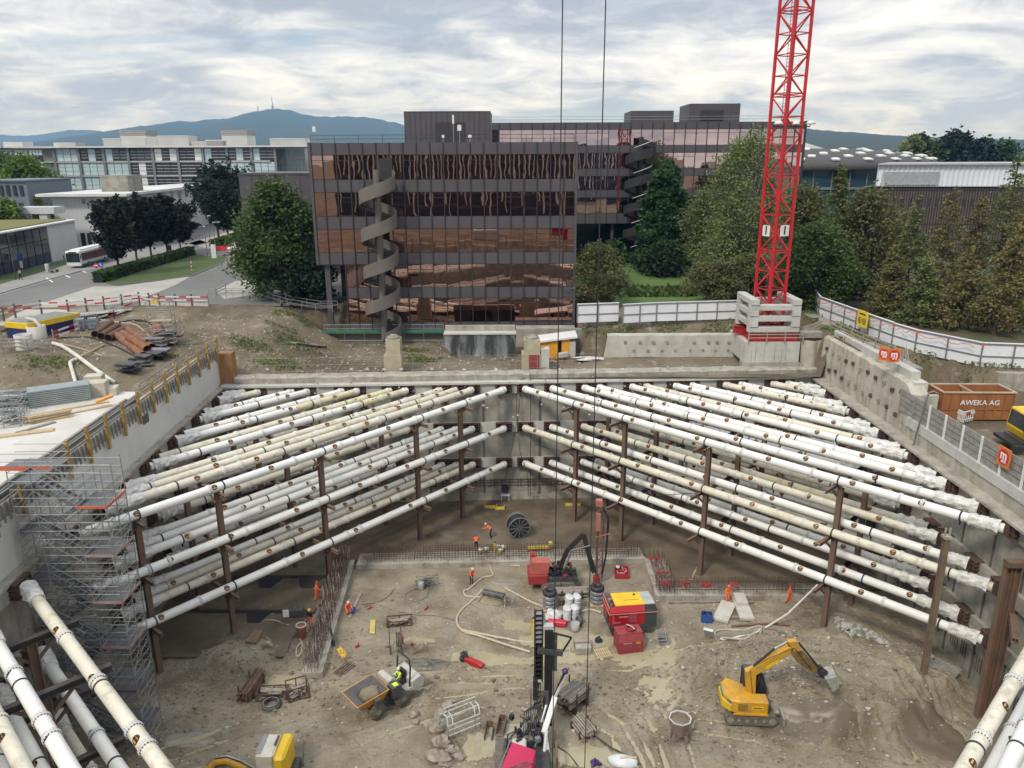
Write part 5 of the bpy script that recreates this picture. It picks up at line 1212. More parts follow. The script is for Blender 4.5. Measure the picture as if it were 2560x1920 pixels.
q.build('balusters',GALV,t);GRN=T('green_board',(.02,.20,.10),.6);MB().bx(u.x,v.x,FYW-.16,FYW-.13,dz+.0,dz+.32).build('toe_board',GRN,t)
MB().bx(u.x,v.x,FYW+.6,FYW+.8,13.4,dz-.12).build('back_wall',T('back_wall',(.16,.15,.125),.9),t)
u,v=UY(1111,837,88.6),UY(1288,897,88.6);t=thing('retaining_wall','black-streaked concrete foundation wall below the bronze building','foundation wall',((u.x+v.x)/2,88.6,14))
SOOT=T('sooty_concrete',(.33,.34,.34),.9,col2=(.12,.13,.13),scale=.5,streak=.9,stretch=(1,1,.25),dirt=(.04,.045,.045),dscale=.7,dlo=.43,dhi=.56)
MB().prism([(u.x,88.6,u.z),(v.x,88.6,u.z),(v.x,88.6,13.7),(u.x+1.6,88.6,13.7),(u.x,88.6,15.2)],(0,1.2,0)).build('wall',SOOT,t);a=UY(1111,815,90)
MB().bx(u.x-.1,v.x+.1,88.5,90.3,u.z+.003,u.z+.16).build('ledge',CONCL,t);MB().bx(u.x,v.x,90,90.6,u.z+.17,a.z).build('upper_wall',CONC,t)
w0,w1=UY(1290,822,93.5),UY(1438,850,93.5);t=thing('retaining_wall','brownish foundation wall between the dark wall and the white hoarding','foundation wall',((w0.x+w1.x)/2,93.5,14.6));MB().bx(w0.x,w1.x,93.5,95.5,13.5,w0.z).build('wall',CONC,t)
for(x0,x1,yt,yb,lab,red)in((963,1003,850,934,'yellowish concrete stump in front of the spiral stair foot',0),(1310,1350,850,928,'yellowish concrete stump with a red steel panel beside the yellow hut',1)):
 Yb=UZ((x0+x1)/2,yb,14.1).y;a,b=UY(x0,yt,Yb),UY(x1,yb,Yb);t=thing('concrete_stump',lab,'stump',((a.x+b.x)/2,Yb+.8,14.0))
 STP=T('stump_concrete',(.43,.385,.27),.9,col2=(.34,.30,.2),scale=.9,streak=.3,bump=.3,bscale=6);zm=lerp(b.z,a.z,.55)
 MB().bx(a.x-.25,b.x+.1,Yb-.15,Yb+1.8,13.7,zm).bx(a.x,b.x,Yb,Yb+1.7,zm+.002,a.z).build('shaft',STP,t)
 MB().lathe([(.0,0),(.75,0),(.72,.2),(.45,.25),(.4,.4),(0,.42)],((a.x+b.x)/2,Yb+.85,a.z),12).build('cap',CONCD,t)
 if red:MB().bx(a.x+.55,b.x-.1,Yb-.24,Yb-.17,14.5,16.0).build('red_panel',T('dull_red',(.28,.05,.045),.7),t);MB().bx(b.x+.12,b.x+1.0,Yb-.1,Yb+1.2,14.4,16.6).build('side_block',CONCL,t)
Yh=UZ(1360,892,14.2).y;a,b=UY(1351,857,Yh),UY(1438,892,Yh);t=thing('site_hut','small orange-yellow site hut with white roof and dark doorway','hut',((a.x+b.x)/2,Yh+1.5,b.z))
HUTY=T('hut_yellow',(.72,.34,.02),.6,col2=(.62,.27,.03),scale=.9);dx0=lerp(a.x,b.x,.49);dx1=lerp(a.x,b.x,.61)
MB().prism([(a.x,Yh,b.z-.3),(dx0,Yh,b.z-.3),(dx0,Yh,a.z+.3),(a.x,Yh,a.z)],(0,2.6,0)).prism([(dx1,Yh,b.z-.3),(b.x-.7,Yh,b.z-.3),(b.x-.7,Yh,a.z+.55),(dx1,Yh,a.z+.35)],(0,2.6,0)).build('wall',HUTY,t)
MB().bx(dx0,dx1,Yh+.5,Yh+.6,b.z-.3,a.z+.2).build('doorway',BLACK,t);MB().bx(b.x-.7,b.x,Yh-.1,Yh+2.4,b.z-.3,a.z+.1).build('grey_cabinet',CONCL,t)
MB().prism([(a.x-.2,Yh-.3,a.z+.05),(b.x+.2,Yh-.3,a.z+.62),(b.x+.2,Yh-.3,a.z+.82),(a.x-.2,Yh-.3,a.z+.25)],(0,3.3,0)).build('roof',WPAINT,t)
u,v=UY(1437,824,91.5),UY(1532,860,92.5);t=thing('retaining_wall','grey concrete wall with moss on top behind the yellow hut','retaining wall',((u.x+v.x)/2,92.5,15));MB().bx(u.x,v.x,91.5,92.3,14,u.z).build('wall',T('grey_wall',(.30,.31,.30),.9,col2=(.23,.235,.22),scale=.5,streak=.3),t)
Yr=87.0;u,v=UY(1534,836,Yr),UY(1857,836,Yr);t=thing('retaining_wall','long pale concrete retaining wall with anchor dots left of the crane base','retaining wall',((u.x+v.x)/2,Yr,15));q=MB();vs=[];n=60
for i in range(n+1):x=lerp(u.x-.7,v.x+.1,i/n);e=noise.noise(V((x*.7,0,2)))*.12;vs+=[(x-.5,Yr-.35+e,13.9),(x,Yr+e*.6,u.z-.15+e*.5),(x,Yr+.7,u.z+e*.3)]
q.add(vs,[(i*3+j,i*3+3+j,i*3+4+j,i*3+1+j)for i in range(n)for j in range(2)]);q.build('wall',T('shotcrete',(.47,.455,.40),.9,col2=(.37,.35,.29),scale=.6,streak=.4,bump=.3,bscale=3),t)
for zy,xs_ in((855,(1563,1600,1633,1668,1735,1771,1793,1822)),(876,(1584,1620,1655,1688,1725,1757,1788,1820))):
 for sx in xs_:p=UY(sx,zy,Yr-.2);MB().box(p,(.28,.2,.28)).build('anchor_plate',CONCD,t)
mf=thing('mesh_fence','thin wire mesh fence with small white tags along the far pit edge','fence',(0,80.2,15))
for i in range(18):
 x=-27+i*3.3;MB().tube((x,yface(x)+.5,13.9),(x,yface(x)+.5,16.7),.025,5).build('post',GALV,mf)
for z in(15.2,15.9,16.65):MB().tube((-28,yface(-28)+.5,z),(30,yface(30)+.5,z),.012,4).build('wire',GALV,mf)
for sx in(620,668,878,918,960,1003,1080,1112,1160,1240,1398,1556,1660,1702):p=UY(sx,923,80.4);MB().box(p,(.35,.02,.16)).build('tag',WPAINT,mf)
for lab,pts,m_,r in(('brown timber and cable line across the left bank slope',((560,833),(640,847),(735,858),(812,866)),WOOD,.16),('pale wooden pole leaning on the bank by the scaffold walkway',((886,857),(840,931)),WOOD,.07),('red hose lying along the far pit edge',((600,936),(760,938),(880,940),(1000,941),(1180,935),(1330,932)),T('red_hose',(.4,.07,.05),.6),.05),('black pipe lying on the bank toward the scaffold',((735,858),(790,866),(815,868)),BLACK,.14)):
 P=[]
 for a,b in pts:
  z=15.5
  for _ in range(6):p=UZ(a,b,z);z=lerp(z,gh(p.x,p.y)+r,.7)
  P.append(UZ(a,b,z))
 mb=MB().path(P,r,6);o=mb.build('site_line' if 'timber' in lab else('wooden_pole' if 'pole' in lab else 'hose'),m_);tag(o,lab,'hose' if 'hose' in lab else('pole' if 'pole' in lab else 'pipe'))
dbg=MB()
for lab,sx,sy,r in(('white crumpled sheet lying on the gravel beside the hut',1475,899,1.2),):
 p=UZ(sx,sy,14.3);dbg.blob((p.x,p.y,14.4),(r*1.4,r*.6,.22),3,.5,2.2,12,6);tag(dbg.build('crumpled_sheet',T('sheet_white',(.6,.58,.55),.7)),lab,'sheet')
p=UZ(1408,893,14.3);mb=MB();mb.box((p.x,p.y,14.6),(1.2,.5,.5),.5);tag(mb.build('stone_block',CONCL),'pale concrete block lying at the hut doorway','block')
p=UY(569,920,78.2);mb=MB();mb.bx(p.x-.9,p.x+.6,77.9,79.2,13.9,17.2);tag(mb.build('plywood_box',T('plywood_brown',(.32,.15,.06),.7,col2=(.25,.13,.06))),'brown plywood box at the far left corner of the pit','box')
# tower crane, ballast, foundation
fz=17.5;a,b=UY(1864,856,81.7),UY(2001,856,81.7);fz=a.z
t=thing('crane_foundation','big smooth pale concrete block carrying the red crane','foundation',((a.x+b.x)/2,85,14))
MB().bx(a.x,b.x,81.7,88.4,15.0,fz).build('block',CONCL,t);MB().bx(a.x-.1,b.x+.1,81.5,83,13.95,14.98).build('footing',CONC,t);q=MB()
for x in(.2,.36,.55,.75):q.bx(lerp(a.x,b.x,x)-.03,lerp(a.x,b.x,x)+.03,81.67,81.695,15.2,fz)
q.build('formwork_joint',CONC,t)
fx0,fx1=a.x+.35,b.x-.1
cx,cy=(fx0+fx1)/2+.15,84.9;bz=fz
cr=thing('tower_crane','tall red lattice tower crane mast with white number plates','crane',(cx,cy,fz));S_=1.12;AZ=R(24)
rot=lambda x,y:(cx+x*math.cos(AZ)-y*math.sin(AZ),cy+x*math.sin(AZ)+y*math.cos(AZ))
COR=[(-S_,-S_),(S_,-S_),(S_,S_),(-S_,S_)];z0,z1=fz+1.0,64
for x,y in COR:X,Y=rot(x,y);MB().bar((X,Y,z0),(X,Y,z1),.24,.24,up=(math.cos(AZ),math.sin(AZ),0)).build('chord',CRANE,cr)
sec=4.0;k=0;z=z0+.4
while z<z1-2:
 q=MB()
 for s in range(4):
  A_,B_=COR[s],COR[(s+1)%4];pa,pb=rot(*A_),rot(*B_)
  for j in range(2):
   za,zb=z+j*sec/2,z+(j+1)*sec/2
   if(j+s)%2:q.bar((*pa,za),(*pb,zb),.11)
   else:q.bar((*pb,za),(*pa,zb),.11)
   q.bar((*pa,za),(*pb,za),.095)
  if k%2==0:q.bar((*pa,z+.28),(*pb,z+.28),.1)
 q.build('lattice_section',CRANE,cr);z+=sec;k+=1
q=MB()
for dx in(-.22,.22):X,Y=rot(dx,.4);q.bar((X,Y,z0),(X,Y,z1),.045)
zz_=z0
while zz_<z1:q.bar((*rot(-.22,.4),zz_),(*rot(.22,.4),zz_),.035);zz_+=.33
for i in range(int((z1-z0)/1.3)):
 za=z0+i*1.3;q.path([rot(.4*math.cos(t_),.4-.4*math.sin(t_))+(za,)for t_ in[math.pi*j/6 for j in range(7)]],.02,3)
q.build('ladder',T('ladder_grey',(.22,.12,.12),.6),cr)
def face_plate(sx,sy,w,h,side):
 A_,B_=(COR[0],COR[1])if side==0 else(COR[3],COR[0]);pa,pb=V((*rot(*A_),0)),V((*rot(*B_),0));d=(pb-pa).normalized();nr=V((d.y,-d.x,0))
 c=pa.lerp(pb,.5)+nr*.2;z=UY(sx,sy,c.y).z;rz=math.atan2(d.y,d.x)
 r=thing('number_plate',('large' if side==0 else 'slanted')+' white plate with a black 1 fixed on the red crane mast','sign',(c.x,c.y,z),rz);MB().bx(-w/2,w/2,-.03,.03,-h/2,h/2).build('board',WPAINT,r,world=False)
 put_text('1',h*1.0,BLACK,r,(0,-.036,0),(R(90),0,0),.004,.05)
face_plate(1937,577,1.15,1.15,0);face_plate(1911,577,1.05,1.15,1)
zl=UY(1960,312,cy).z
MB().bx(cx-1.7,cx+2.0,cy-1.55,cy-1.45,zl-.3,zl-.18).build('lamp_bar',BLACK,cr)
for i,(dx,sc_)in enumerate(((-1.3,1),(.5,.7),(2.0,1))):
 l=thing('floodlight',('left','middle','right')[i]+' white floodlight on the crane mast lamp bar','floodlight',(cx+dx,cy-1.6,zl));MB().lathe([(.1,.32),(.3,.28),(.42*sc_+.1,0),(.38,-.03),(0,-.04)],(cx+dx,cy-1.7,zl),12).build('lamp_head',WPAINT,l);MB().bar((cx+dx,cy-1.55,zl-.25),(cx+dx,cy-1.65,zl+.05),.06).build('arm',BLACK,l)
q=MB()
for y in(82.3,87.0):q.ibeam((fx0+.1,y,bz+.45),(fx1-.05,y,bz+.45),.5,.85,.06)
for x in(fx0+.5,fx1-.6):q.ibeam((x,82.6,bz+.45),(x,87,bz+.45),.5,.8,.06)
q.build('base_frame',RED,cr);pL=UY(1834,815,85.5);MB().ibeam((pL.x,85.5,bz+.7),(fx0+.4,85.3,bz+.55),.55,.85,.06).build('base_arm',RED,cr)
MB().bar((*rot(-S_,-S_),z0),(*rot(S_,S_),z0),.3).bar((*rot(S_,-S_),z0),(*rot(-S_,S_),z0),.3).build('foot_cross',CRANE,cr)
lh=.60;zb=bz+1.0
g_='concrete ballast blocks stacked round the crane foot'
for k in range(6):
 za=zb+k*(lh+.004)
 for s in(0,1):
  if k%2==0:
   y=82.1 if s==0 else 86.5;bx3=(fx0,fx1,y,y+.85)
   lab='long pale concrete ballast beam lying crosswise at the crane foot, '+('lowest','second','third','middle','fifth','top')[k]+(' front one' if s==0 else ' rear one')
  else:
   x=fx0+.02 if s==0 else fx1-.95;bx3=(x,x+.93,82.0,87.5)
   lab='pale concrete ballast beam pointing at the viewer, '+('','lower','','middle','','topmost')[k]+(' on the left side' if s==0 else ' on the right side')+' of the crane'
  o=MB().bx(*bx3,za,za+lh).build('ballast_block',CONCL,bevel=.03);tag(o,lab,'ballast',g_)
rail_fence('wooden_railing','weathered wooden railing in front of the crane base',[V((fx0-.1,81.55,fz)),V((fx1+.3,81.55,fz))],1.2,2.0,WOOD,(.45,.75),.1)
st_=thing('timber_steps','stack of weathered timber steps and braces right of the crane base','steps',(fx1+1.2,82.5,fz))
for i in range(6):MB().bar((fx1+.2,82+i*.25,fz-.2+i*.25),(fx1+3.0,82.4+i*.25,fz+.5+i*.28),.09,.22).build('plank',WOOD,st_)
MB().bx(fx1+.15,35.2,81.8,84.5,17.7,18.3).build('timber_block',WOODG,st_)
cw=thing('pile_wall','short yellowed wall piece between crane foundation and side wall','retaining wall',(32.8,82,14));q=MB();vs=[]
for i in range(21):x=lerp(b.x+.05,34.2,i/20);s_=.2*math.sin(i*.5)+noise.noise(V((x*2,0,0)))*.15;vs+=[(x,81.3+s_,13.9),(x,81.6+s_,fz+.2)]
q.add(vs,[(i*2,i*2+2,i*2+3,i*2+1)for i in range(20)]);q.build('wall',MT['pile_concrete'],cw)
for i,(sx,lab)in enumerate(((1394,'left thin dark hoist cable hanging over the pit'),(1488,'right thin dark hoist cable hanging over the pit'))):
 p=UY(sx,960,30);t=thing('hoist_cable',lab,'cable',(p.x,30,3),0,'hoist cables');MB().tube((p.x,30,3.5),(p.x,30,90),.022,6).build('rope',BLACK,t)
 MB().bx(p.x-.2,p.x+.2,29.8,30.2,2.9,3.5).build('hook_block',YEL,t)
 # left yard
def GZ(sx,sy,dz=0.0,z0=17.0):
 z=z0
 for _ in range(12):p=UZ(sx,sy,z);z=lerp(z,gh(p.x,p.y)+dz,.6)
 return UZ(sx,sy,z)
def yaw(a,b):return math.atan2(b.y-a.y,b.x-a.x)
A,B,C=UZ(75,853,17.3),UZ(197,824,17.3),UZ(6,845,17.3)
d=(B-A).normalized();L_=(B-A).length+.4;nr=V((-d.y,d.x,0));W_=3.4
t=thing('water_skip','long dark blue skip with a yellow top band and grey grating lid','skip',A,yaw(A,B))
NAVY=T('navy_paint',(.012,.022,.10),.45,col2=(.02,.03,.09));h=1.95
MB().bx(0,L_,0,W_,-.2,h-.6).build('hull',NAVY,t,world=False);MB().bx(-.06,L_+.06,-.06,W_+.06,h-.6,h).build('top_band',YELB,t,world=False)
q=MB();
for i in range(14):q.bx(.3+i*(L_-.6)/14,.3+(i+.82)*(L_-.6)/14,.15,W_-.15,h+.003,h+.05)
q.build('grating',T('grating',(.27,.29,.28),.6,.3),t,world=False)
for i in range(6):MB().bx(.6+i*2.2,.72+i*2.2,-.05,-.001,0,h-.62).build('rib',NAVY,t,world=False)
MB().path([(1.2,-.9,1.0),(1.1,.2,2.2),(.9,1.2,2.35)],.2,8).build('outlet_pipe',CONCL,t,world=False)
for lab,(sx,sy),r,h in(('pale concrete ring standing by the blue skip, taller one behind',(95,846),.95,1.45),('pale concrete ring standing by the blue skip, left front one',(63,872),.85,1.55)):
 p=GZ(sx,sy);t=thing('concrete_ring',lab,'concrete ring',p,0,'concrete rings by the blue skip');MB().lathe([(r,-.1),(r,h),(r-.14,h),(r-.14,h*.4),(0,h*.4)],p,20).build('shell',CONCL,t)
p=GZ(216,822);t=thing('stacking_cage','grey-blue steel cage with plastic tank beside the blue skip','cage',p,R(20));q=MB()
for k in range(2):
 for x in np.linspace(-1.1+k*1.3,.0+k*1.3,4):q.bar((x,-.6,0),(x,-.6,1.6),.04).bar((x,.6,0),(x,.6,1.6),.04)
 for z in(.05,.55,1.05,1.6):
  for y in(-.6,.6):q.bar((-1.1+k*1.3,y,z),(k*1.3,y,z),.045)
  for x in(-1.1+k*1.3,k*1.3):q.bar((x,-.6,z),(x,.6,z),.045)
q.build('cage_frame',GALV,t,world=False)
for k in range(2):MB().bx(-1.02+k*1.3,-.08+k*1.3,-.52,.52,.1,1.25).build('tank',T('tank_plastic',(.28,.33,.38),.4,col2=(.2,.25,.3)),t,world=False)
pts=[GZ(a,b)for a,b in((6,875),(70,877),(130,878))];rail_fence('yard_railing','weathered timber railing in front of the concrete rings',pts,1.2,2.3,WOODG,(.35,.7,1.0))
b1_=[GZ(a,b)for a,b in((135,852),(200,828),(272,806))];t=thing('road_barrier','double red and white plank barrier slanting past the blue skip','barrier',b1_[0],0,'red and white barriers round the site')
for a,b in zip(b1_,b1_[1:]):
 for z in(.35,.95):striped(a+V((0,0,z)),b+V((0,0,z)),.2,t,0)
 MB().bar(a,a+V((0,0,1.3)),.1).build('post',WOODG,t)
b1_=[GZ(a,b)for a,b in((272,800),(332,777))];t=thing('road_barrier','short red and white plank barrier climbing toward the road','barrier',b1_[0],0,'red and white barriers round the site');striped(b1_[0]+V((0,0,.4)),b1_[1]+V((0,0,.4)),.2,t);striped(b1_[0]+V((0,0,.95)),b1_[1]+V((0,0,.95)),.2,t,1);MB().bar(b1_[1],b1_[1]+V((0,0,1.3)),.1).build('post',WOODG,t)
g_='rusty steel pipes lying on the slope'
for i,(a,b,dz,lab)in enumerate((((237,836),(278,808),.4,'rusty steel pipe, leftmost of the three with open ends'),((253,841),(295,815),.4,'rusty steel pipe, middle of the three with open ends'),((270,845),(312,822),.4,'rusty steel pipe, right of the three with open ends'),((318,823),(380,868),.42,'orange rusty pipe sloping to the black mats, topmost of its bundle'),((307,833),(372,878),.42,'orange rusty pipe sloping to the black mats, second of its bundle'),((294,838),(357,889),.42,'orange rusty pipe sloping to the black mats, front of its bundle'),((322,842),(368,873),.95,'orange rusty pipe resting on top of its bundle'),((383,800),(404,836),.4,'rusty pipe standing out behind the small scaffold tower'),((381,822),(392,840),.4,'short rusty pipe behind the small scaffold tower'))):
 p,q_=GZ(*a,dz),GZ(*b,dz);t=thing('steel_pipe',lab,'pipe',p,0,g_);r=.42
 d_=(q_-p).normalized();
 mb=MB().tube(p,q_,r,16,cap=False).tube(p,q_,r-.03,16,cap=False);mb.lathe([(r,0),(r-.03,0)],p,16,0,d_).lathe([(r-.03,0),(r,0)],q_,16,0,d_);mb.build('pipe_shell',RUSTO if i>2 else T('brown_rust',(.13,.07,.045),.85,col2=(.09,.05,.03),scale=1.5),t)
 MB().tube(p+d_*.5,p+d_*.55,r-.035,16).build('dark_bore',BLACK,t)
def scaffold_tower(name,label,p,w,dpt,h,n,rz,m,plank=True):
 t=thing(name,label,'scaffold',p,rz);q=MB()
 for x in(-w/2,w/2):
  for y in(-dpt/2,dpt/2):q.tube((x,y,0),(x,y,h),.035,6)
 q.build('standard',m,t,world=False);q=MB()
 for i in range(1,n+1):
  z=h*i/n-.1
  for y in(-dpt/2,dpt/2):q.tube((-w/2,y,z),(w/2,y,z),.028,5)
  for x in(-w/2,w/2):q.tube((x,-dpt/2,z),(x,dpt/2,z),.028,5)
 q.build('ledger',m,t,world=False);q=MB()
 for i in range(0,n,2):q.tube((-w/2,-dpt/2,h*i/n+.1),(w/2,-dpt/2,h*min(n,i+2)/n-.1),.025,5)
 q.build('brace',m,t,world=False)
 if plank:
  for i in(0,n//2):MB().bx(-w/2,w/2,-dpt/2+.1,dpt/2-.1,h*i/n+.25,h*i/n+.31).build('platform',WOODN,t,world=False)
 return t
p=GZ(412,862);hh=UY(410,752,p.y).z-p.z;scaffold_tower('scaffold_tower','slim white scaffold tower with platforms on the slope',p,2.5,1.3,hh,10,R(8),GALV)
ys2_=thing('warning_sign','tiny yellow double sign on top of the white scaffold tower','sign',p+V((-.2,-.7,hh-.2)));
for dx in(-.2,.2):MB().bx(p.x-.2+dx-.16,p.x-.2+dx+.16,p.y-.75,p.y-.72,p.z+hh-.1,p.z+hh+.28).build('board',YELB,ys2_)
r6=random.Random(21);g_='black mats piled beside the wall walkway'
c0_,c1_=GZ(430,858),GZ(330,935)
for i in range(11):
 u=i/10;p=c0_.lerp(c1_,u)+V((r6.uniform(-.6,.6),r6.uniform(-.4,.4),0));n=5 if i<3 else r6.randint(2,4);z=gh(p.x,p.y)+.05 if p.x<-31 else 16.9
 z=max(z,16.8)
 t=thing('mat_pile',f'pile of flat black mats beside the formwork wall, {ORD[i]} from the scaffold tower','mats',(p.x,p.y,z),r6.uniform(-.5,.5),g_)
 for k in range(n):MB().box((r6.uniform(-.4,.4),r6.uniform(-.4,.4),.12+k*.24),(r6.uniform(1.3,2.2),r6.uniform(.6,1.0),.13),r6.uniform(-.15,.15),rot=Matrix.Rotation(r6.uniform(-.4,.4),3,'Z')@Matrix.Rotation(r6.uniform(-.1,.1),3,'X')).build('mat',r6.choice((BLACK,DGREY,DGREY,T('mat_grey',(.22,.22,.225),.5))),t,world=False)
def line(name,lab,cat,pts,r,m,z0=None,n=8,floor=False,dz=None):
 P=[(UF(a,b,r*.8)if floor else GZ(a,b,(dz if dz is not None else r)))for a,b in pts]
 Q=[]
 for i in range(len(P)-1):
  p0,p1,p2,p3=P[max(i-1,0)],P[i],P[i+1],P[min(i+2,len(P)-1)]
  for k in range(5):
   u=k/5;Q.append(.5*((2*p1)+(p2-p0)*u+(2*p0-5*p1+4*p2-p3)*u*u+(3*p1-p0-3*p2+p3)*u**3))
 Q.append(P[-1])
 if floor:
  for q in Q:q.z=max(q.z,fl(q.x,q.y)+r*.6)
 o=MB().path(Q,r,n).build(name,m);tag(o,lab,cat);return o
WPIPE=T('white_pipe',(.62,.60,.54),.5,col2=(.5,.47,.4),scale=1.5)
line('drain_pipe','white drain pipe running down the slope to the slab','pipe',((132,858),(160,868),(200,895),(240,925),(287,957)),.2,WPIPE)
line('drain_pipe','short bent white drain pipe on the brown mound','pipe',((190,898),(176,905),(178,918),(190,960)),.17,WPIPE)
line('hose','black hose lying across the upper slope behind the rusty pipes','hose',((140,845),(215,842),(250,850),(300,870),(340,892)),.08,BLACK)
line('hose','black hose between the barrier and the scaffold tower','hose',((298,806),(340,800),(382,806)),.12,BLACK)
line('timber_beam','long pale timber beam lying across the mound beside the rusty pipes','beam',((200,892),(260,862)),.09,WOODN)
line('timber_beam','thin pale timber crossing the slope above the mats','beam',((150,858),(230,880),(320,918)),.06,WOODN)
line('timber_beam','pale timber behind the rusty pipes reaching the scaffold tower','beam',((240,798),(300,806),(345,815),(395,865)),.07,WOODN)
SZ=16.62;slab=thing('yard_slab','pale concrete slab of the left yard strewn with building materials','slab',UZ(100,1050,SZ))
S_pts=[V((-80,66.3,SZ)),V((-80,34,SZ)),V((xleft(34)-3.5,34,SZ)),V((xleft(66)-3.5,66.3,SZ))];MB().prism([(p.x,p.y,SZ-.5)for p in S_pts],(0,0,.5)).build('slab',T('yard_concrete',(.58,.56,.52),.85,col2=(.48,.46,.42),scale=.25),slab)
for lab,sx,sy,w,dp,hgt,rz,kind in(('loose heap of galvanised scaffold frames at the left edge',45,1012,5.2,2.6,1.3,R(10),'sc'),('neat green-tipped stack of grey scaffold decks on the slab',152,1005,4.6,1.8,1.5,R(32),'deck'),('wire cage of grey parts at the left edge',22,1040,2.2,2.0,1.8,R(20),'cage'),('second wire cage of grey parts below the first',18,1062,2.2,1.8,1.4,R(20),'cage'),('tilted pile of pale timber beams on the slab',118,1046,3.0,1.5,.7,R(40),'wood')):
 p=UZ(sx,sy,SZ);t=thing({'sc':'scaffold_heap','deck':'deck_stack','cage':'parts_cage','wood':'beam_pile'}[kind],lab,{'sc':'scaffold parts','deck':'scaffold decks','cage':'cage','wood':'beams'}[kind],p,rz)
 if kind=='sc':
  q=MB()
  for i in range(46):q.tube((r6.uniform(-w/2,-w/5),r6.uniform(-dp/2,dp/2),r6.uniform(.05,hgt)),(r6.uniform(w/5,w/2),r6.uniform(-dp/2,dp/2),r6.uniform(.05,hgt)),.035,5)
  q.build('tubes',GALV,t,world=False);q=MB()
  for i in range(9):q.box((r6.uniform(-1,1),r6.uniform(-1,1),.15+i*.13),(w*.7,.35,.06),r6.uniform(-.2,.2))
  q.build('decks',T('grey_green_deck',(.30,.36,.33),.5,.2),t,world=False)
 elif kind=='deck':
  for i in range(9):MB().bx(-w/2,w/2,-dp/2,dp/2,i*hgt/9,i*hgt/9+.12).build('deck',T('deck_grey',(.34,.38,.38),.5,.3),t,world=False)
  q=MB()
  for i in range(9):
   for k in range(5):q.bx(-w/2-.03,-w/2-.001,-dp/2+k*dp/5+.05,-dp/2+(k+.8)*dp/5,i*hgt/9,i*hgt/9+.12)
  q.build('green_end',GRN,t,world=False)
 elif kind=='cage':
  q=MB()
  for z in np.linspace(0,hgt,5):
   for y in(-dp/2,dp/2):q.bar((-w/2,y,z),(w/2,y,z),.05)
   for x in(-w/2,w/2):q.bar((x,-dp/2,z),(x,dp/2,z),.05)
  for x in(-w/2,0,w/2):
   for y in(-dp/2,dp/2):q.bar((x,y,0),(x,y,hgt),.06)
  q.build('cage_frame',GALV,t,world=False);q=MB()
  for i in range(14):q.box((r6.uniform(-w*.3,w*.3),r6.uniform(-dp*.3,dp*.3),r6.uniform(.1,hgt*.8)),(r6.uniform(.3,.9),.12,.12),r6.uniform(0,3))
  q.build('loose_parts',ALUD,t,world=False)
 else:
  for i in range(9):MB().box((r6.uniform(-.2,.2),-dp/2+(i%4)*.4,.1+(i//4)*.22),(w,.28,.16),r6.uniform(-.06,.06)).build('beam',WOODN,t,world=False)
for lab,sx,sy,w,h,in(('yellowish cement block behind the deck stack',240,968,1.5,1.2),('yellowish cement block in front of the other one',246,988,1.7,1.3),('low pale cement block beside the formwork wall',275,985,1.5,.7)):
 p=UZ(sx,sy,SZ);o=MB().box((p.x,p.y,SZ+h/2),(w,w*.8,h),R(12)).build('cement_block',T('cement_block',(.52,.48,.38),.9),bevel=.04);tag(o,lab,'block','cement blocks on the slab')
p=UZ(262,1010,16.9);o=MB().tube((p.x-.5,p.y-.4,17.2),(p.x+.5,p.y+.5,17.5),.16,12).build('orange_tube',T('tube_orange',(.78,.36,.08),.5));tag(o,'short orange tube lying beside the formwork posts','tube')
for i,off in enumerate((1.5,2.5,3.2)):
 a,b=V((xleft(63)-off,63,16.9)),V((xleft(36)-off,36,16.9));o=MB().bar(a,b,.22,.2).build('edge_rail',ALUD if i!=2 else WOODG);tag(o,('inner','middle','outer')[i]+' long grey edge rail between slab and formwork wall','rail','long edge rails')
tr_=MB().bx(xleft(50)-1.3,xleft(50)-.55,32,60,16.0,16.75);tag(tr_.build('walkway',DGREY),'dark gap walkway behind the formwork posts','walkway')
q=thing('plank_fence','low weathered board fence at the back of the slab','fence',UZ(100,965,16.9));a,b=UZ(-10,962,16.9),UZ(230,956,16.9);MB().bar(a,b,.08,.35).build('board',WOODG,q);MB().bar(a+V((0,0,-.5)),b+V((0,0,-.5)),.08,.3).build('board',WOODG,q)
for i,(sx,sy,L_p,rz,lab)in enumerate(((60,1085,4,25,'pair of pale boards lying on the slab near the scaffold stairs'),(200,1030,5,42,'long pale board beside the timber beam pile'),(215,1015,3.5,38,'pale board nearest the formwork wall'),(90,1070,3,60,'short grey board crossing the slab'))):
 p=UZ(sx,sy,SZ);o=MB().box((p.x,p.y,SZ+.06),(L_p,.35 if i else .7,.1),R(rz)).build('board',WOODN if i!=3 else WOODG);tag(o,lab,'board')
p=UZ(195,985,SZ);t=thing('wire_tangle','grey tangle of mesh and cable behind the yellowish cement blocks','wire',p);q=MB()
for i in range(16):q.path([p+V((1.0*math.cos(a_+i)+r6.uniform(-.5,.5),.6*math.sin(a_),.5+.4*math.sin(a_*1.3+i)))for a_ in[j*.7 for j in range(9)]],.025,4)
q.build('wire',GALV,t)
wk=thing('timber_walkway','plank walkway with rails behind the top of the formwork wall','walkway',(xleft(70)-1.2,70,16.9));MB().prism([(xleft(78)-.5,77.5,16.8),(xleft(63)-.5,63,16.8),(xleft(63)-2.2,63,16.8),(xleft(78)-2.2,77.5,16.8)],(0,0,.12)).build('deck',WOODN,wk)
rail_fence('walkway_railing','wooden railing on the yard side of the plank walkway',[V((xleft(77)-2.4,77,16.9)),V((xleft(64)-2.4,64,16.9))],1.1,2.2,WOODG,(.5,.95))
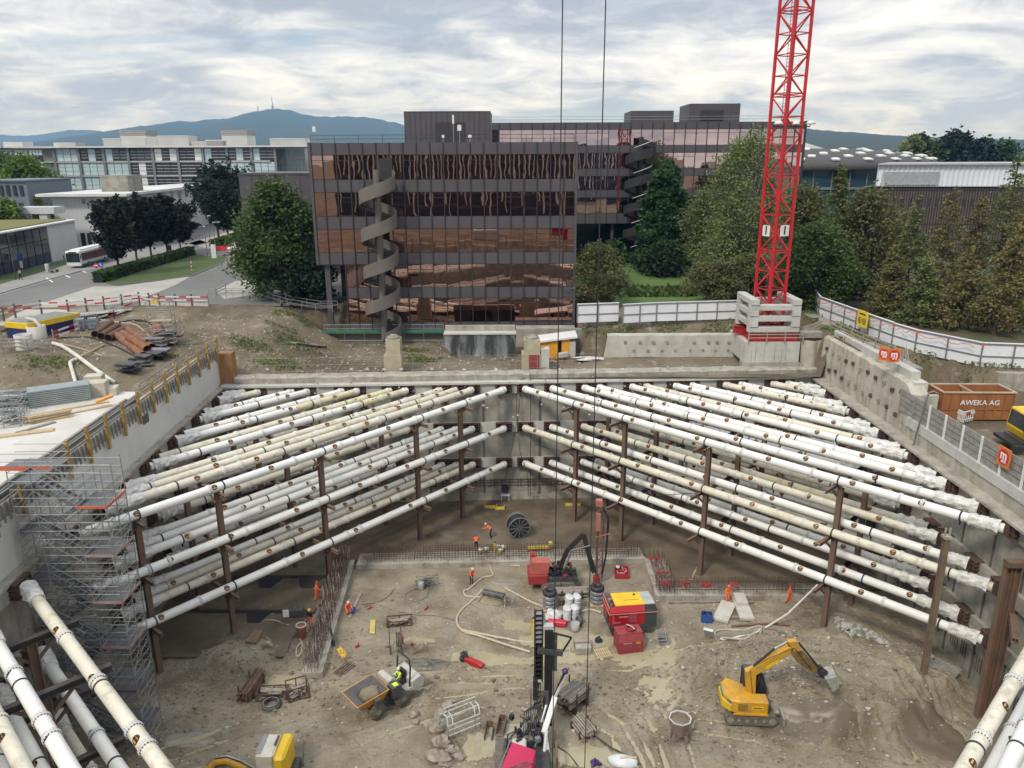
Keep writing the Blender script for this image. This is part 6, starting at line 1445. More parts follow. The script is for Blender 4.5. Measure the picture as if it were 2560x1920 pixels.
# scaffold stair tower
st0=thing('stair_tower','tall galvanised scaffold stair tower in the pit corner with orange toe boards','scaffold stairs',(-26,41.4,0))
X4=(-28.6,-27.3,-25.0,-23.3);Y3=(40.3,41.45,42.6);top=18.9
for x in X4:
 for y in Y3:MB().tube((x,y,0),(x,y,top+(1.0 if y<41 or x>-24 else .4)),.032,6).build('standard',GALV,st0)
q=MB();q2=MB()
z=1.0
while z<top+.9:
 for y in Y3:q.tube((X4[0],y,z),(X4[3],y,z),.022,5)
 for x in X4:q.tube((x,Y3[0],z),(x,Y3[2],z),.022,5)
 z+=.52
q.build('ledger',GALV,st0)
for k in range(12):
 za,zb=k*1.55,(k+1)*1.55
 for x in(X4[0],X4[3]):q2.tube((x,Y3[k%2],za),(x,Y3[1+k%2],zb),.02,5)
 q2.tube((X4[2],Y3[0],za),(X4[3],Y3[0],zb),.02,5);q2.tube((X4[1],Y3[0],zb),(X4[2],Y3[0],za),.02,5);q2.tube((X4[1],Y3[2],za),(X4[2],Y3[2],zb),.02,5)
 for x in X4:q2.tube((x,Y3[0],za+.3),(x,Y3[2],zb-.2),.018,5)
 for y in Y3[::2]:q2.tube((X4[0],y,za),(X4[1],y,zb),.018,5);q2.tube((X4[1]+.1,y,za+.5),(X4[2],y,zb+.5),.018,5)
q2.build('diagonal_brace',GALV,st0)
ZR=[17.5-3.1*k for k in range(6)];OT=T('toe_orange',(.60,.13,.06),.6);OTD=T('toe_faded',(.34,.17,.13),.8,col2=(.3,.28,.26),scale=1.5);GRT=T('grate_grey',(.17,.175,.175),.6,.2)
for k,z in enumerate(ZR):
 MB().bx(X4[2],X4[3],Y3[0],Y3[2],z-.05,z).build('platform',GRT,st0);tb_=MB().bx(X4[2],X4[3],Y3[0]-.05,Y3[0]-.02,z,z+.16).bx(X4[3]+.02,X4[3]+.05,Y3[0],Y3[2],z,z+.16)
 tb_.build('toe_board',OT if k==0 else(OTD if k<4 else GRT),st0)
 zl_=z+1.55;MB().bx(X4[0],X4[1],Y3[0],Y3[2],zl_-.05,zl_).bx(X4[0]-.05,X4[0]-.02,Y3[0],Y3[2],zl_,zl_+.15).build('platform',GRT,st0)
 for(za,zb,y)in((zl_,z,40.9),(zl_-3.1,z,42.0)):
  if min(za,zb)<-.2:za=max(za,0)
  s=MB()
  for o_ in(-.45,.45):s.bar((X4[1],y+o_,za-.05),(X4[2],y+o_,zb-.05),.05,.2)
  for i in range(8):u=(i+.5)/8;s.box((lerp(X4[1],X4[2],u),y,lerp(za,zb,u)),(.28,.86,.04))
  s.build('stair_flight',GRT,st0);r_2=MB()
  for o_ in(-.5,.5):
   for hh in(.5,1.0):r_2.tube((X4[1],y+o_,za+hh),(X4[2],y+o_,zb+hh),.02,5)
  r_2.build('handrail',GALV,st0)
 bl=MB()
 for i in range(9):bl.tube((lerp(X4[2],X4[3],i/8),Y3[0],z),(lerp(X4[2],X4[3],i/8),Y3[0],z+1.0),.012,4)
 bl.build('balusters',GALV,st0)
MB().bx(-30.6,X4[1],42.6,44.2,18.95,19.02).bx(-30.6,X4[1],42.5,42.56,19.02,19.22).build('top_landing',OT if False else GRT,st0);MB().bx(-30.6,X4[1],42.45,42.49,18.95,19.2).build('toe_board',OT,st0)
for y in(42.5,44.2):
 for z in(19.5,20.0):MB().tube((-30.6,y,z),(X4[1],y,z),.025,5).build('guard_rail',GALV,st0)
MB().tube((-30.2,39.8,13),(-25.5,39.8,9.6),.03,5).tube((-30.2,39.8,9.6),(-24.5,39.6,11),.03,5).build('wall_tie',GALV,st0)
# right yard
a,b,c=UZ(2348,1052,15.3),UZ(2527,1053,15.3),UZ(2318,1018,15.3)
L_=(b-a).length;t=thing('roll_container','large orange open-top waste container lettered AWEKA AG in the right yard','container',a,yaw(a,b));h=2.45;W_=2.5
ORC=T('container_orange',(.34,.135,.042),.7,col2=(.25,.095,.032),scale=.8,dirt=(.17,.10,.06),dscale=1.2,dlo=.58,dhi=.78)
MB().bx(0,L_,0,.08,.15,h).bx(0,L_,W_-.08,W_,.15,h).bx(0,.08,.081,W_-.081,.15,h).bx(L_-.08,L_,.081,W_-.081,.15,h).bx(.081,L_-.081,.081,W_-.081,.15,.3).build('shell',ORC,t,world=False)
q=MB()
for i in range(9):x=i*(L_-.1)/8;q.bx(x,x+.1,-.07,-.001,.15,h-.12)
q.bx(0,L_,-.09,-.071,.15,.3).bx(0,L_,-.075,-.0715,1.0,1.1);q.build('rib',ORC,t,world=False)
RIMC=T('container_rim',(.45,.36,.25),.8);MB().bx(-.06,L_+.06,-.1,.1,h,h+.1).bx(-.06,L_+.06,W_-.1,W_+.1,h,h+.1).bx(-.06,.1,.101,W_-.101,h,h+.1).bx(L_-.1,L_+.06,.101,W_-.101,h,h+.1).bx(L_*.42,L_*.42+.1,.101,W_-.101,h-.1,h+.05).build('rim',RIMC,t,world=False)
put_text('AWEKA AG',.62,WPAINT,t,(L_*.52,-.082,h*.66),(R(90),0,0),.005,.012)
for i,(a_,b_)in enumerate((((2368,1042),(2404,1058)),((2408,1058),(2460,1046)))):
 p,q_=UZ(*a_,15.3),UZ(*b_,15.3);r=thing('plastic_barrier',('left' if i==0 else 'right')+' white plastic barrier with red stripe before the orange container','barrier',p,yaw(p,q_),'plastic barriers');l=(q_-p).length;mb=MB()
 for z in(.25,.95):mb.bx(0,l,-.02,.02,z,z+.08)
 for k in range(11):mb.bx(k*l/10-.03,k*l/10+.03,-.03,.03,.05,1.05)
 mb.build('grille',WPAINT,r,world=False);MB().bx(0,l,-.035,-.021,.68,.92).build('reflector',WPAINT,r,world=False)
 for k in((.4,)if i==0 else(.05,.55)):MB().bx(l*k,l*k+l*.22,-.042,-.036,.68,.92).build('red_stripe',T('plank_red',(.55,.03,.03),.7),r,world=False)
 for k in(.1,.9):MB().bx(l*k-.1,l*k+.1,-.3,.3,0,.08).build('foot',DGREY,r,world=False)
p=UZ(2528,985,15.3);t=thing('plate_stack','stack of brown steel plates behind the orange container','plates',p,R(-10))
for i in range(6):MB().box((r6.uniform(-.1,.1),r6.uniform(-.1,.1),.1+i*.22),(4.2,2.4,.1),r6.uniform(-.05,.05)).build('plate',T('plate_brown',(.20,.165,.13),.85),t,world=False)
p=UZ(2556,1118,15.3);t=thing('low_loader_truck','yellow truck cab with black flatbed cut off by the right edge','truck',p,R(-4))
cabm=MB();cabm.prism([(-.6,-1.25,.9),(-.8,-1.25,1.5),(-.62,-1.25,2.9),(1.6,-1.25,3.0),(1.6,-1.25,.9)],(0,2.5,0));cabm.build('cab',YELB,t,world=False,bevel=.06)
MB().prism([(-.35,-1.262,1.75),(-.25,-1.262,2.6),(.75,-1.262,2.6),(.75,-1.262,1.75)],(0,.01,0)).build('side_window',GLASSD,t,world=False);MB().prism([(-.80,-1.1,1.65),(-.80,1.1,1.65),(-.66,1.1,2.75),(-.66,-1.1,2.75)],(.04,0,0)).build('windscreen',GLASSD,t,world=False)
MB().bx(-.86,.3,-1.2,1.2,.35,.88).build('bumper',DGREY,t,world=False);MB().bar((-.95,-1.5,1.7),(-.95,-1.5,2.35),.18,.1).bar((-.95,-1.5,2.4),(-.6,-1.2,2.45),.05).build('mirror',BLACK,t,world=False)
MB().bx(-1.6,8,-1.3,1.3,.5,.75).build('chassis',BLACK,t,world=False);MB().bx(-1.62,-.9,-1.9,-1.35,.3,.7).build('outrigger',BLACK,t,world=False)
for x in(.4,4.5,5.8):
 for y in(-1.05,1.05):w_=MB().tube((x,y-.17,.5),(x,y+.17,.5),.5,18).build('wheel',RUBBER,t,world=False);MB().tube((x,y-.18,.5),(x,y+.18,.5),.24,12).build('rim',ALUD,w_,world=False)
put_text('m',.25,BLACK,t,(.2,-1.27,1.45),(R(90),0,0),.003)
t=thing('bent_pole','tall grey bent pipe leaning over the right edge fence','pole',UX(2270,1165,32.9));e=UX(2270,1165,32.7);P=[e,UX(2290,1085,33.0),UX(2312,1010,33.2),UX(2322,982,33.25),UX(2335,978,33.6),UX(2345,985,34.0)];MB().path(P,.07,7).build('pipe',ALUD,t)
# street things on the left
p0,p1=UZ(205,671,18.3),UZ(325,638,18.3);d=(p1-p0).normalized();t=thing('city_bus','white city bus with dark windows and red seats coming along the left road','bus',p0,yaw(p0,p1));Lb=12.0;Wb=2.55
MB().bx(0,Lb,0,Wb,.35,3.0).build('body',WPAINT,t,world=False,bevel=.12);MB().bx(.5,Lb-.3,-.015,.0,1.25,2.55).build('side_windows',T('bus_glass',(.03,.02,.022),.1,col2=(.16,.03,.035),scale=.5),t,world=False)
MB().bx(-.02,.0,.12,Wb-.12,1.05,2.65).build('windscreen',GLASSD,t,world=False);MB().bx(.2,Lb-.2,-.02,-.001,.36,.72).build('green_skirt',T('skirt_green',(.03,.16,.12),.5),t,world=False);MB().bx(1,Lb-1.5,.4,Wb-.4,3.001,3.2).build('roof_unit',WPAINT,t,world=False)
for x in(2.7,8.8):
 for y in(.14,Wb-.14):w_=MB().tube((x,y-.16,.48),(x,y+.16,.48),.48,18).build('wheel',RUBBER,t,world=False);MB().tube((x,y-.17,.48),(x,y+.17,.48),.25,12).build('rim',ALUD,w_,world=False)
for y in(.25,Wb-.25):MB().bx(-.03,-.001,y-.18,y+.18,.6,.8).build('headlight',T('lamp_glass',(.7,.7,.68),.2),t,world=False)
for y in(-.25,Wb+.1):MB().bx(-.25,-.1,y,y+.16,1.7,2.3).build('mirror',BLACK,t,world=False)
MB().bx(-.025,-.001,.6,Wb-.6,2.68,2.9).build('destination_panel',BLACK,t,world=False)
p=UZ(600,633,18.3);t=thing('parked_car','white van half hidden behind the big green tree','van',p,R(28));MB().prism([(-2.3,-.95,.35),(-2.35,-.95,1.1),(-1.5,-.95,1.35),(-.9,-.95,2.1),(2.6,-.95,2.1),(2.6,-.95,.35)],(0,1.9,0)).build('body',WPAINT,t,world=False,bevel=.1)
MB().prism([(-1.42,-.8,1.4),(-1.42,.8,1.4),(-.93,.8,2.02),(-.93,-.8,2.02)],(-.03,0,.03)).build('windscreen',GLASSD,t,world=False);MB().bx(-.8,1.9,-.965,-.951,1.3,1.95).build('side_window',GLASSD,t,world=False)
for x in(-1.5,1.6):
 for y in(-.88,.88):MB().tube((x,y-.1,.33),(x,y+.1,.33),.33,14).build('wheel',RUBBER,t,world=False)
def post_lamp(lab,sx,sy,sytop,arm):
 p=UZ(sx,sy,18.3);z=UY(sx,sytop,p.y).z;t=thing('street_lamp',lab,'street lamp',p,0,'lamp posts by the road bend');MB().tube(p,(p.x,p.y,z),.11,8,.07).build('pole',ALUD,t)
 MB().bar((p.x,p.y,z),(p.x+arm,p.y-.2,z+.1),.35,.14).build('lamp_head',WPAINT,t)
post_lamp('tall lamp post with a short white head, left of the pair',530,640,540,.5);post_lamp('lower lamp post with a slanted white head, right of the pair',541,638,556,1.4);post_lamp('slim grey pole left of the two lamp posts',519,641,567,.05)
def round_sign(lab,sx,sy,mcol,kind,r=.42,ph=2.2):
 p=UZ(sx,sy,18.3);t=thing('traffic_sign',lab,'traffic sign',p);MB().tube(p,(p.x,p.y,18.3+ph),.04,6).build('pole',GALV,t);c=(p.x,p.y-.06,18.3+ph);MB().tube(c,(c[0],c[1]-.02,c[2]),r,20,sm=False).build('disc',mcol,t)
 if kind=='bar':MB().bx(c[0]-.3,c[0]+.3,c[1]-.035,c[1]-.021,c[2]-.08,c[2]+.08).build('white_bar',WPAINT,t)
 elif kind=='arrow':MB().bar((c[0]-.22,c[1]-.03,c[2]+.2),(c[0]+.2,c[1]-.03,c[2]-.2),.02,.09,up=(.7,0,.7)).build('white_arrow',WPAINT,t)
 elif kind=='ring':MB().tube((c[0],c[1]-.021,c[2]),(c[0],c[1]-.03,c[2]),r*.72,20,sm=False).build('white_face',WPAINT,t)
round_sign('round red no-entry sign at the near tip of the hedge',246,698,T('sign_red',(.55,.02,.02),.5),'bar');round_sign('round blue arrow sign beside the no-entry sign',258,698,T('sign_blue',(.03,.12,.42),.5),'arrow',ph=2.3);round_sign('round white sign with red rim near the plum-brown annex',613,600,T('sign_red',(.55,.02,.02),.5),'ring')
p=UZ(480,677,18.3);t=thing('marker_post','white marker post with red bands on the lawn corner','post',p);MB().tube(p,p+V((0,0,1.6)),.09,8).build('post',WPAINT,t)
for z in(.35,.95):MB().tube(p+V((0,0,z)),p+V((0,0,z+.28)),.095,8).build('red_band',T('sign_red',(.5,.02,.02)),t)
for i,sx in enumerate((546,561)):p=UZ(sx,627,18.3);t=thing('water_barrier',('left' if i==0 else 'right')+' red plastic road barrier by the lamp posts','barrier',p,0,'red plastic barriers');MB().prism([(-.75,-.25,0),(.75,-.25,0),(.7,-.1,1.0),(-.7,-.1,1.0)],(0,.35,0)).build('shell',T('barrier_red',(.62,.04,.06),.5),t,world=False)
p=UZ(536,648,18.3);t=thing('info_board','narrow white information board under the lamp posts','board',p);MB().box(p+V((0,0,1.5)),(.9,.08,2.6)).build('panel',WPAINT,t);MB().tube(p,p+V((0,0,.4)),.05).build('pole',GALV,t)
p=UZ(425,644,18.3);t=thing('info_board','small dark navy notice board behind the hedge','board',p);MB().box(p+V((0,0,1.9)),(1.0,.08,1.0)).build('panel',T('navy_panel',(.03,.035,.06)),t);MB().tube(p,p+V((0,0,1.5)),.05).build('pole',GALV,t)
p=UZ(120,681,18.3);t=thing('litter_bin','pale round litter bin beside the bench','bin',p);MB().lathe([(.3,0),(.33,1.4),(.25,1.45),(0,1.45)],p,12).build('shell',CONCL,t)
p=UZ(137,681,18.3);t=thing('park_bench','grey bench on the pavement beside the round bin','bench',p,yaw(UZ(120,681,18.3),UZ(150,673,18.3)));MB().bx(-1,1,-.25,.25,.42,.48).build('seat',WOODG,t,world=False);MB().bx(-1,1,.22,.28,.55,.95).build('backrest',WOODG,t,world=False)
for x in(-.8,.8):MB().bx(x-.05,x+.05,-.22,.25,0,.42).build('leg',DGREY,t,world=False)
p=UZ(57,680,18.3);t=thing('bus_stop_sign','blue and white bus stop sign on the left pavement','sign',p);MB().tube(p,p+V((0,0,3.0)),.06).build('pole',GALV,t);MB().box(p+V((0,0,2.6)),(.9,.1,1.1)).build('panel',T('sign_blue',(.03,.12,.42)),t);MB().box(p+V((0,-.06,1.3)),(.45,.05,1.1)).build('timetable',WPAINT,t)
p=UZ(40,700,18.3);t=thing('street_lamp','dark lamp post on the pavement beside the walking person','street lamp',p);MB().tube(p,p+V((0,0,7.2)),.09,8,.06).build('pole',DGREY,t);MB().bar(p+V((0,0,7.2)),p+V((.9,-.1,7.3)),.2,.1).build('lamp_head',DGREY,t)
# reinforced foundation beams on the pit floor
REB=T('rebar',(.115,.068,.048),.85,col2=(.075,.05,.04),scale=2);r7=random.Random(5)
def foundation(label,P,w,h,side,rows,reds=False,barh=1.1,face=None):
 """P: floor points of the visible lower edge; beam of width w to the left (side=1) or right (-1) of the run"""
 face=T('foundation_concrete',(.40,.375,.32),.9,col2=(.31,.285,.235),scale=.8,streak=.3,dirt=(.22,.18,.125),dscale=.8,dlo=.5,dhi=.66);FB[0]+=.006;h+=FB[0];t=thing('foundation_beam',label,'foundation beam',P[0]);bars=MB()
 for a,b in zip(P,P[1:]):
  d=(b-a);L_=d.length;d.normalize();nr=V((-d.y,d.x,0))*side
  a=V((a.x,a.y,0));b=V((b.x,b.y,0))
  MB().prism([a,b,b+nr*w,a+nr*w],(0,0,h)).build('concrete',face,t)
  mb=MB();mb.prism([a-nr*.12,b-nr*.12,b-nr*.002,a-nr*.002],(0,0,h+.05));mb.build('shutter',face,t)
  n=int(L_/.27)
  for i in range(n):
   for k in range(rows):
    p=a+d*(L_*(i+.5)/n)+nr*(w*(k+.5)/rows*.86+.12)+V((r7.uniform(-.05,.05),r7.uniform(-.05,.05),h))
    hh=barh*r7.uniform(.75,1.1);bars.bar(p,p+V((r7.uniform(-.06,.06),r7.uniform(-.06,.06),hh)),.022)
  for k in range(rows):
   for z in(.35,.7):o=nr*(w*(k+.5)/rows*.86+.12)+V((0,0,h+z*barh));bars.bar(a+o,b+o,.03)
 o=bars.build('rebar',REB,t);o['kind']='stuff'
 return t
FB=[0];c0=UZ(885,1412);c1=UZ(1610,1398);FH=.5
lf=[UZ(803,1696),UZ(884,1412)];lfa=UZ(752,1696)
foundation('reinforced concrete strip bristling with rusty bars along the left of the muddy floor',lf,(lf[0]-lfa).length*.93,FH,1,5,barh=1.25)
foundation('long reinforced concrete strip with rusty bars across the back of the muddy floor',[UZ(892,1424),UZ(1612,1408)],2.2,FH,1,5,barh=1.15)
ra,rb2=UZ(1612,1408),UZ(1642,1502)
foundation('short reinforced strip with red spacers stepping forward right of the red drill',[ra,rb2],1.9,FH,1,4)
foundation('reinforced concrete strip with grey face running to the right pit wall',[UZ(1642,1502),UZ(2105,1502)],1.9,FH,1,4)
sp_=0
for lab,sx,sy in(('left end',1655,1450),('front corner',1660,1475),('second',1712,1478),('third',1765,1480),('fourth',1830,1482),('back corner',1632,1415)):
 p=UZ(sx,sy,FH);t=thing('spacer_bundle',f'red spacer bundle stuck on the bars of the right strip, {lab} one','spacers',p,0,'red spacer bundles');q=MB()
 for i in range(12):q.box((p.x+r7.uniform(-.5,.5),p.y+r7.uniform(-.3,.3),p.z+.75+r7.uniform(-.15,.15)),(.28,.05,.12),r7.uniform(-.3,.3))
 q.build('spacers',T('spacer_red',(.5,.05,.06),.6),t)
for i,(sx,sy)in enumerate(((866,1400),(852,1435),(840,1470),(826,1500),(815,1545),(803,1575),(780,1650))):
 p=UZ(sx-4,sy,FH);q=MB()
 for k in range(9):
  a=2*math.pi*k/9;q.tube((p.x+.45*math.cos(a),p.y+.45*math.sin(a),FH),(p.x+.5*math.cos(a),p.y+.5*math.sin(a),FH+1.3),.035,5)
 tag(q.build('pile_bars',T('pale_bar',(.42,.36,.32),.7)),f'ring of pale capped pile bars in the left strip, {ORD[i]} from the back','bars','pile bar rings')
tr=MB()
for a,b in(((585,1442),(840,1442)),((420,1527),(770,1530))):p,q=UZ(*a,.235),UZ(*b,.235);tr.bar(p,q,.5,.02)
for sx,sy in((668,1460),(640,1545),(770,1460)):p=UZ(sx,sy,.236);tr.prism([(p.x-1.1,p.y+.9,.236),(p.x+1.1,p.y+.9,.236),(p.x+.5,p.y-.7,.236),(p.x-.5,p.y-.7,.236)],(0,0,.006))
struct('drain_channel',tr,BLACK)
# machines
def local(name,label,cat,p,rz,group=None):return thing(name,label,cat,p,rz,group)
def tracks(t,x0,x1,ys,w,h,m=DGREY,z=0.0):
 for y in ys:
  q=MB();r=h/2;prof=[]
  for i in range(9):a=math.pi/2+math.pi*i/8;prof.append((x0+r+r*math.cos(a),z+r+r*math.sin(a)))
  for i in range(9):a=-math.pi/2+math.pi*i/8;prof.append((x1-r+r*math.cos(a),z+r+r*math.sin(a)))
  q.prism([(px_,y-w/2,pz_)for px_,pz_ in prof],(0,w,0))
  n=int((x1-x0)/.16)
  for i in range(n):xx=x0+r*.7+(x1-x0-r*1.4)*i/(n-1);q.bx(xx-.03,xx+.03,y-w/2,y+w/2,z+h,z+h+.035)
  o=q.build('track',T('track_mud',(.17,.15,.12),.9,col2=(.10,.09,.075),scale=4),t,world=False);q=MB()
  s=-1 if y<0 else 1
  for i in range(6):xx=lerp(x0+r,x1-r,i/5);q.tube((xx,y+s*(w/2),z+r),(xx,y+s*(w/2+.02),z+r),r*(.62 if i in(0,5)else .3),12)
  q.build('rollers',T('roller_grey',(.28,.255,.22),.8),o,world=False)
p=UF(1868,1782);ex=local('excavator','yellow compact excavator on the mound with raised arm and grey bucket','excavator',p,R(-4));ex.scale=(1.04,)*3
tracks(ex,-1.7,1.65,(-.95,.95),.5,.72);MB().bx(-1.2,1.1,-.7,.7,.3,.75).build('undercarriage',DGREY,ex,world=False)
MB().bx(1.95,2.08,-1.2,1.25,.02,.62).build('dozer_blade',T('blade_grey',(.30,.28,.245),.7),ex,world=False);MB().bar((1.0,-.5,.4),(1.98,-.5,.3),.14).bar((1.0,.5,.4),(1.98,.5,.3),.14).build('blade_arm',DGREY,ex,world=False)
MB().tube((-.1,0,.74),(-.1,0,.92),.6,20).build('turntable',DGREY,ex,world=False)
hb_=MB();hb_.prism([(-1.75,-.55,.92),(-1.45,-1.1,.92),(-.9,-1.25,.92),(.95,-1.25,.92),(.95,-.35,.92),(.1,-.35,.92),(.1,.3,.92),(-1.3,1.15,.92),(-1.75,.6,.92)],(0,0,.9));hb_.build('house',YEL,ex,world=False,bevel=.06)
MB().prism([(-1.85,-.6,.98),(-1.4,-1.22,.98),(-1.3,-1.1,.98),(-1.68,-.5,.98),(-1.68,.6,.98),(-1.85,.6,.98)],(0,0,.55)).build('counterweight',YELB,ex,world=False,bevel=.04)
MB().prism([(-1.80,-.45,1.56),(-1.42,-1.16,1.56),(-1.36,-1.1,1.56),(-1.7,-.4,1.56),(-1.7,.3,1.56),(-1.8,.3,1.56)],(0,0,.2)).build('teal_band',T('teal_band',(.02,.22,.22),.5),ex,world=False)
MB().bx(-1.2,.95,-1.33,-1.251,.86,.98).build('side_skirt',YEL,ex,world=False);MB().bx(-.95,-.35,-1.262,-1.252,1.1,1.65).build('side_grille',T('grille_brown',(.30,.18,.04),.6),ex,world=False)
MB().bx(-.1,.65,-1.265,-1.252,1.28,1.5).build('sticker',YELB,ex,world=False);MB().bx(-.0,.55,-1.272,-1.266,1.36,1.42).build('sticker_strip',BLACK,ex,world=False)
cb=MB().prism([(-.35,.25,.92),(1.15,.25,.92),(1.2,.25,1.7),(.85,.25,2.75),(-.35,.25,2.8)],(0,.95,0));cab=cb.build('cab',BLACK,ex,world=False,bevel=.05)
MB().bx(-.3,.8,.3,1.15,2.81,2.86).build('cab_roof',T('roof_blue',(.05,.07,.13),.4),cab,world=False);MB().prism([(-.2,.235,1.6),(1.05,.235,1.6),(.78,.235,2.6),(-.2,.235,2.62)],(0,.01,0)).build('cab_window',GLASSD,cab,world=False)
for y in(.4,1.05):MB().tube((1.17,y,1.7),(.92,y,2.6),.025,5).build('cab_bar',GALV,cab,world=False)
MB().bx(.2,1.2,-.9,.25,.92,1.25).build('front_frame',DGREY,ex,world=False)
K0,K1,K2,K3=V((.05,-.1,1.3)),V((-.12,-.1,3.25)),V((2.15,-.05,5.1)),V((4.05,0,3.35))
bo=MB();bo.prism([K0+V((-.25,-.2,0)),K0+V((.3,-.2,0)),K1+V((.38,-.2,-.15)),K2+V((.1,-.2,-.42)),K2+V((.15,-.2,.1)),K2+V((-.1,-.2,.12)),K1+V((.1,-.2,.32)),K1+V((-.32,-.2,.1))],(0,.4,0));bo.build('boom',YEL,ex,world=False,bevel=.03)
MB().prism([V((.75,-.312,3.78)),V((1.55,-.312,4.42)),V((1.65,-.312,4.22)),V((.85,-.312,3.58))],(0,.005,0)).build('sticker',YELB,ex,world=False)
stk=MB();stk.prism([K2+V((-.15,-.15,.45)),K2+V((.4,-.15,.55)),K2+V((.75,-.15,-.1)),K3+V((.15,-.13,.2)),K3+V((-.1,-.13,-.15)),K2+V((.55,-.15,-.95)),K2+V((.05,-.15,-.2))],(0,.3,0));so_=stk.build('stick',T('arm_dirty',(.24,.15,.04),.6,col2=(.10,.075,.04),scale=2.5),ex,world=False)
MB().prism([K2+V((-.16,-.17,.5)),K2+V((.42,-.17,.6)),K2+V((.82,-.17,-.1)),K2+V((.35,-.17,-.22))],(0,.34,0)).build('stick_head',YEL,so_,world=False,bevel=.03)
MB().tube(K1+V((.2,0,.42)),K2+V((-.85,0,-.12)),.075,8).tube(K2+V((-.85,0,-.12)),K2+V((-.12,0,.42)),.05,8,m=1).build('boom_cylinder',[BLACK,T('chrome',(.7,.7,.7),.25,.6)],ex,world=False)
MB().tube(K2+V((.6,0,.35)),K3+V((-.05,0,.55)),.065,8).tube(K3+V((-.05,0,.55)),K3+V((.35,0,.28)),.05,6).build('bucket_cylinder',BLACK,ex,world=False)
MB().tube(K0+V((.3,.15,.1)),K1+V((.7,.15,.2)),.08,8).build('lift_cylinder',BLACK,ex,world=False)
MB().blob(K3+V((.28,0,-.05)),(.42,.3,.36),3,.35,2,10,7).box(K3+V((.15,0,.3)),(.35,.3,.25),.4).build('tilt_rotator',T('rotator_dark',(.035,.028,.04),.5),ex,world=False)
bk_=MB();
prof=[(.45,-.15),(1.1,.1),(1.35,-.2),(1.3,-.75),(1.0,-1.05),(.95,-1.0),(1.2,-.72),(1.23,-.25),(1.05,0),(.5,-.22)]
bk_.prism([K3+V((a,-.55,b))for a,b in prof],(0,1.1,0));bk_.prism([K3+V((a,-.57,b))for a,b in((.45,-.15),(1.1,.1),(1.35,-.2),(1.3,-.75),(1.0,-1.05))],(0,.02,0)).prism([K3+V((a,.55,b))for a,b in((.45,-.15),(1.1,.1),(1.35,-.2),(1.3,-.75),(1.0,-1.05))],(0,.02,0));bk_.build('bucket',T('bucket_grey',(.40,.39,.365),.5,.2,col2=(.27,.26,.235),scale=3),ex,world=False)
q=MB()
for i in range(5):q.path([K0+V((.1,-.25,.2+i*.02)),K1+V((-.05,-.22,.3)),K1.lerp(K2,.5)+V((0,-.22,.3)),K2+V((.3,-.2,.1)),K3+V((-.3,-.2,.2))],.018,4);
q.build('hydraulic_hose',BLACK,ex,world=False)
wf_,wr_=UF(945,1790),UF(1001,1764);mid=wf_.lerp(wr_,.5);az=yaw(wr_,wf_)
nrm_=V((-math.sin(az),math.cos(az),0));ctr=mid+nrm_*(-.75 if(nrm_*-1).dot(V((0,1,0)))>0 else .75)
dm=local('site_dumper','small site dumper with orange skip and pale grey cab base driven by a worker','dumper',(ctr.x,ctr.y,fl(ctr.x,ctr.y)+.05),az);dm.scale=(1.12,)*3;wb=(wf_-wr_).length/2
for x in(wb,-wb):
 for y in(-.78,.78):
  w_=MB().lathe([(.18,-.2),(.42,-.2),(.52,-.13),(.52,.13),(.42,.2),(.18,.2)],(x,y,.52),20,0,(0,1,0));q=w_
  for i in range(14):a=2*math.pi*i/14;q.box((x+.5*math.cos(a),y,.52+.5*math.sin(a)),(.1,.38,.08),rot=Matrix.Rotation(-a,3,'Y'))
  o=q.build('wheel',T('muddy_tyre',(.16,.14,.105),.95,col2=(.09,.08,.062),scale=4),dm,world=False);MB().tube((x,y-.19,.52),(x,y+.19,.52),.2,14).build('rim',T('muddy_rim',(.26,.235,.18),.9),o,world=False)
MB().bx(-wb-.5,wb+.3,-.5,.5,.45,.8).build('chassis',DGREY,dm,world=False)
sk=MB();T0,B0=[(-.15,-1.0),(2.05,-.95),(2.05,.95),(-.15,1.0)],[(.15,-.6),(1.0,-.6),(1.0,.6),(.15,.6)]
zt_=(1.75,1.55,1.55,1.75)
vo=[(x,y,z)for(x,y),z in zip(T0,zt_)]+[(x,y,.85)for x,y in B0];vi=[(x*.96+.03,y*.95,z)for(x,y),z in zip(T0,zt_)]+[(x*.97+.02,y*.93,.92)for x,y in B0]
sk.add(vo,[(0,1,5,4),(2,3,7,6),(3,0,4,7),(4,5,6,7)],0);sk.add(vo,[(1,2,6,5)],1);sk.add(vi,[(0,4,5,1),(1,5,6,2),(2,6,7,3),(3,7,4,0),(4,7,6,5)],1);sk.add(vo[:4]+vi[:4],[(0,4,5,1),(1,5,6,2),(2,6,7,3),(3,7,4,0)],0)
sk.tf(Matrix.Translation((.25,0,0)));o=sk.build('skip',[T('dumper_orange',(.72,.30,.03),.5,dirt=(.4,.24,.09),dlo=.6,dhi=.8),T('skip_steel',(.16,.165,.175),.4,.4,col2=(.24,.235,.225),scale=2)],dm,world=False)
MB().blob((.85,-.1,1.2),(.7,.62,.38),4,.2,2,14,8,sm=True).build('mud_load',MUD,o,world=False)
GP=T('dumper_grey',(.50,.48,.44),.55,col2=(.40,.38,.335),scale=2)
MB().prism([(-.15,-.95,.85),(-.15,-.8,1.85),(-.45,-.7,2.0),(-.8,-.75,1.7),(-.9,-.95,.9)],(0,1.25,0)).build('front_cowl',GP,dm,world=False,bevel=.05);MB().tube((-.5,-.56,1.75),(-.55,-.62,1.8),.1,10).build('headlight',WPAINT,dm,world=False)
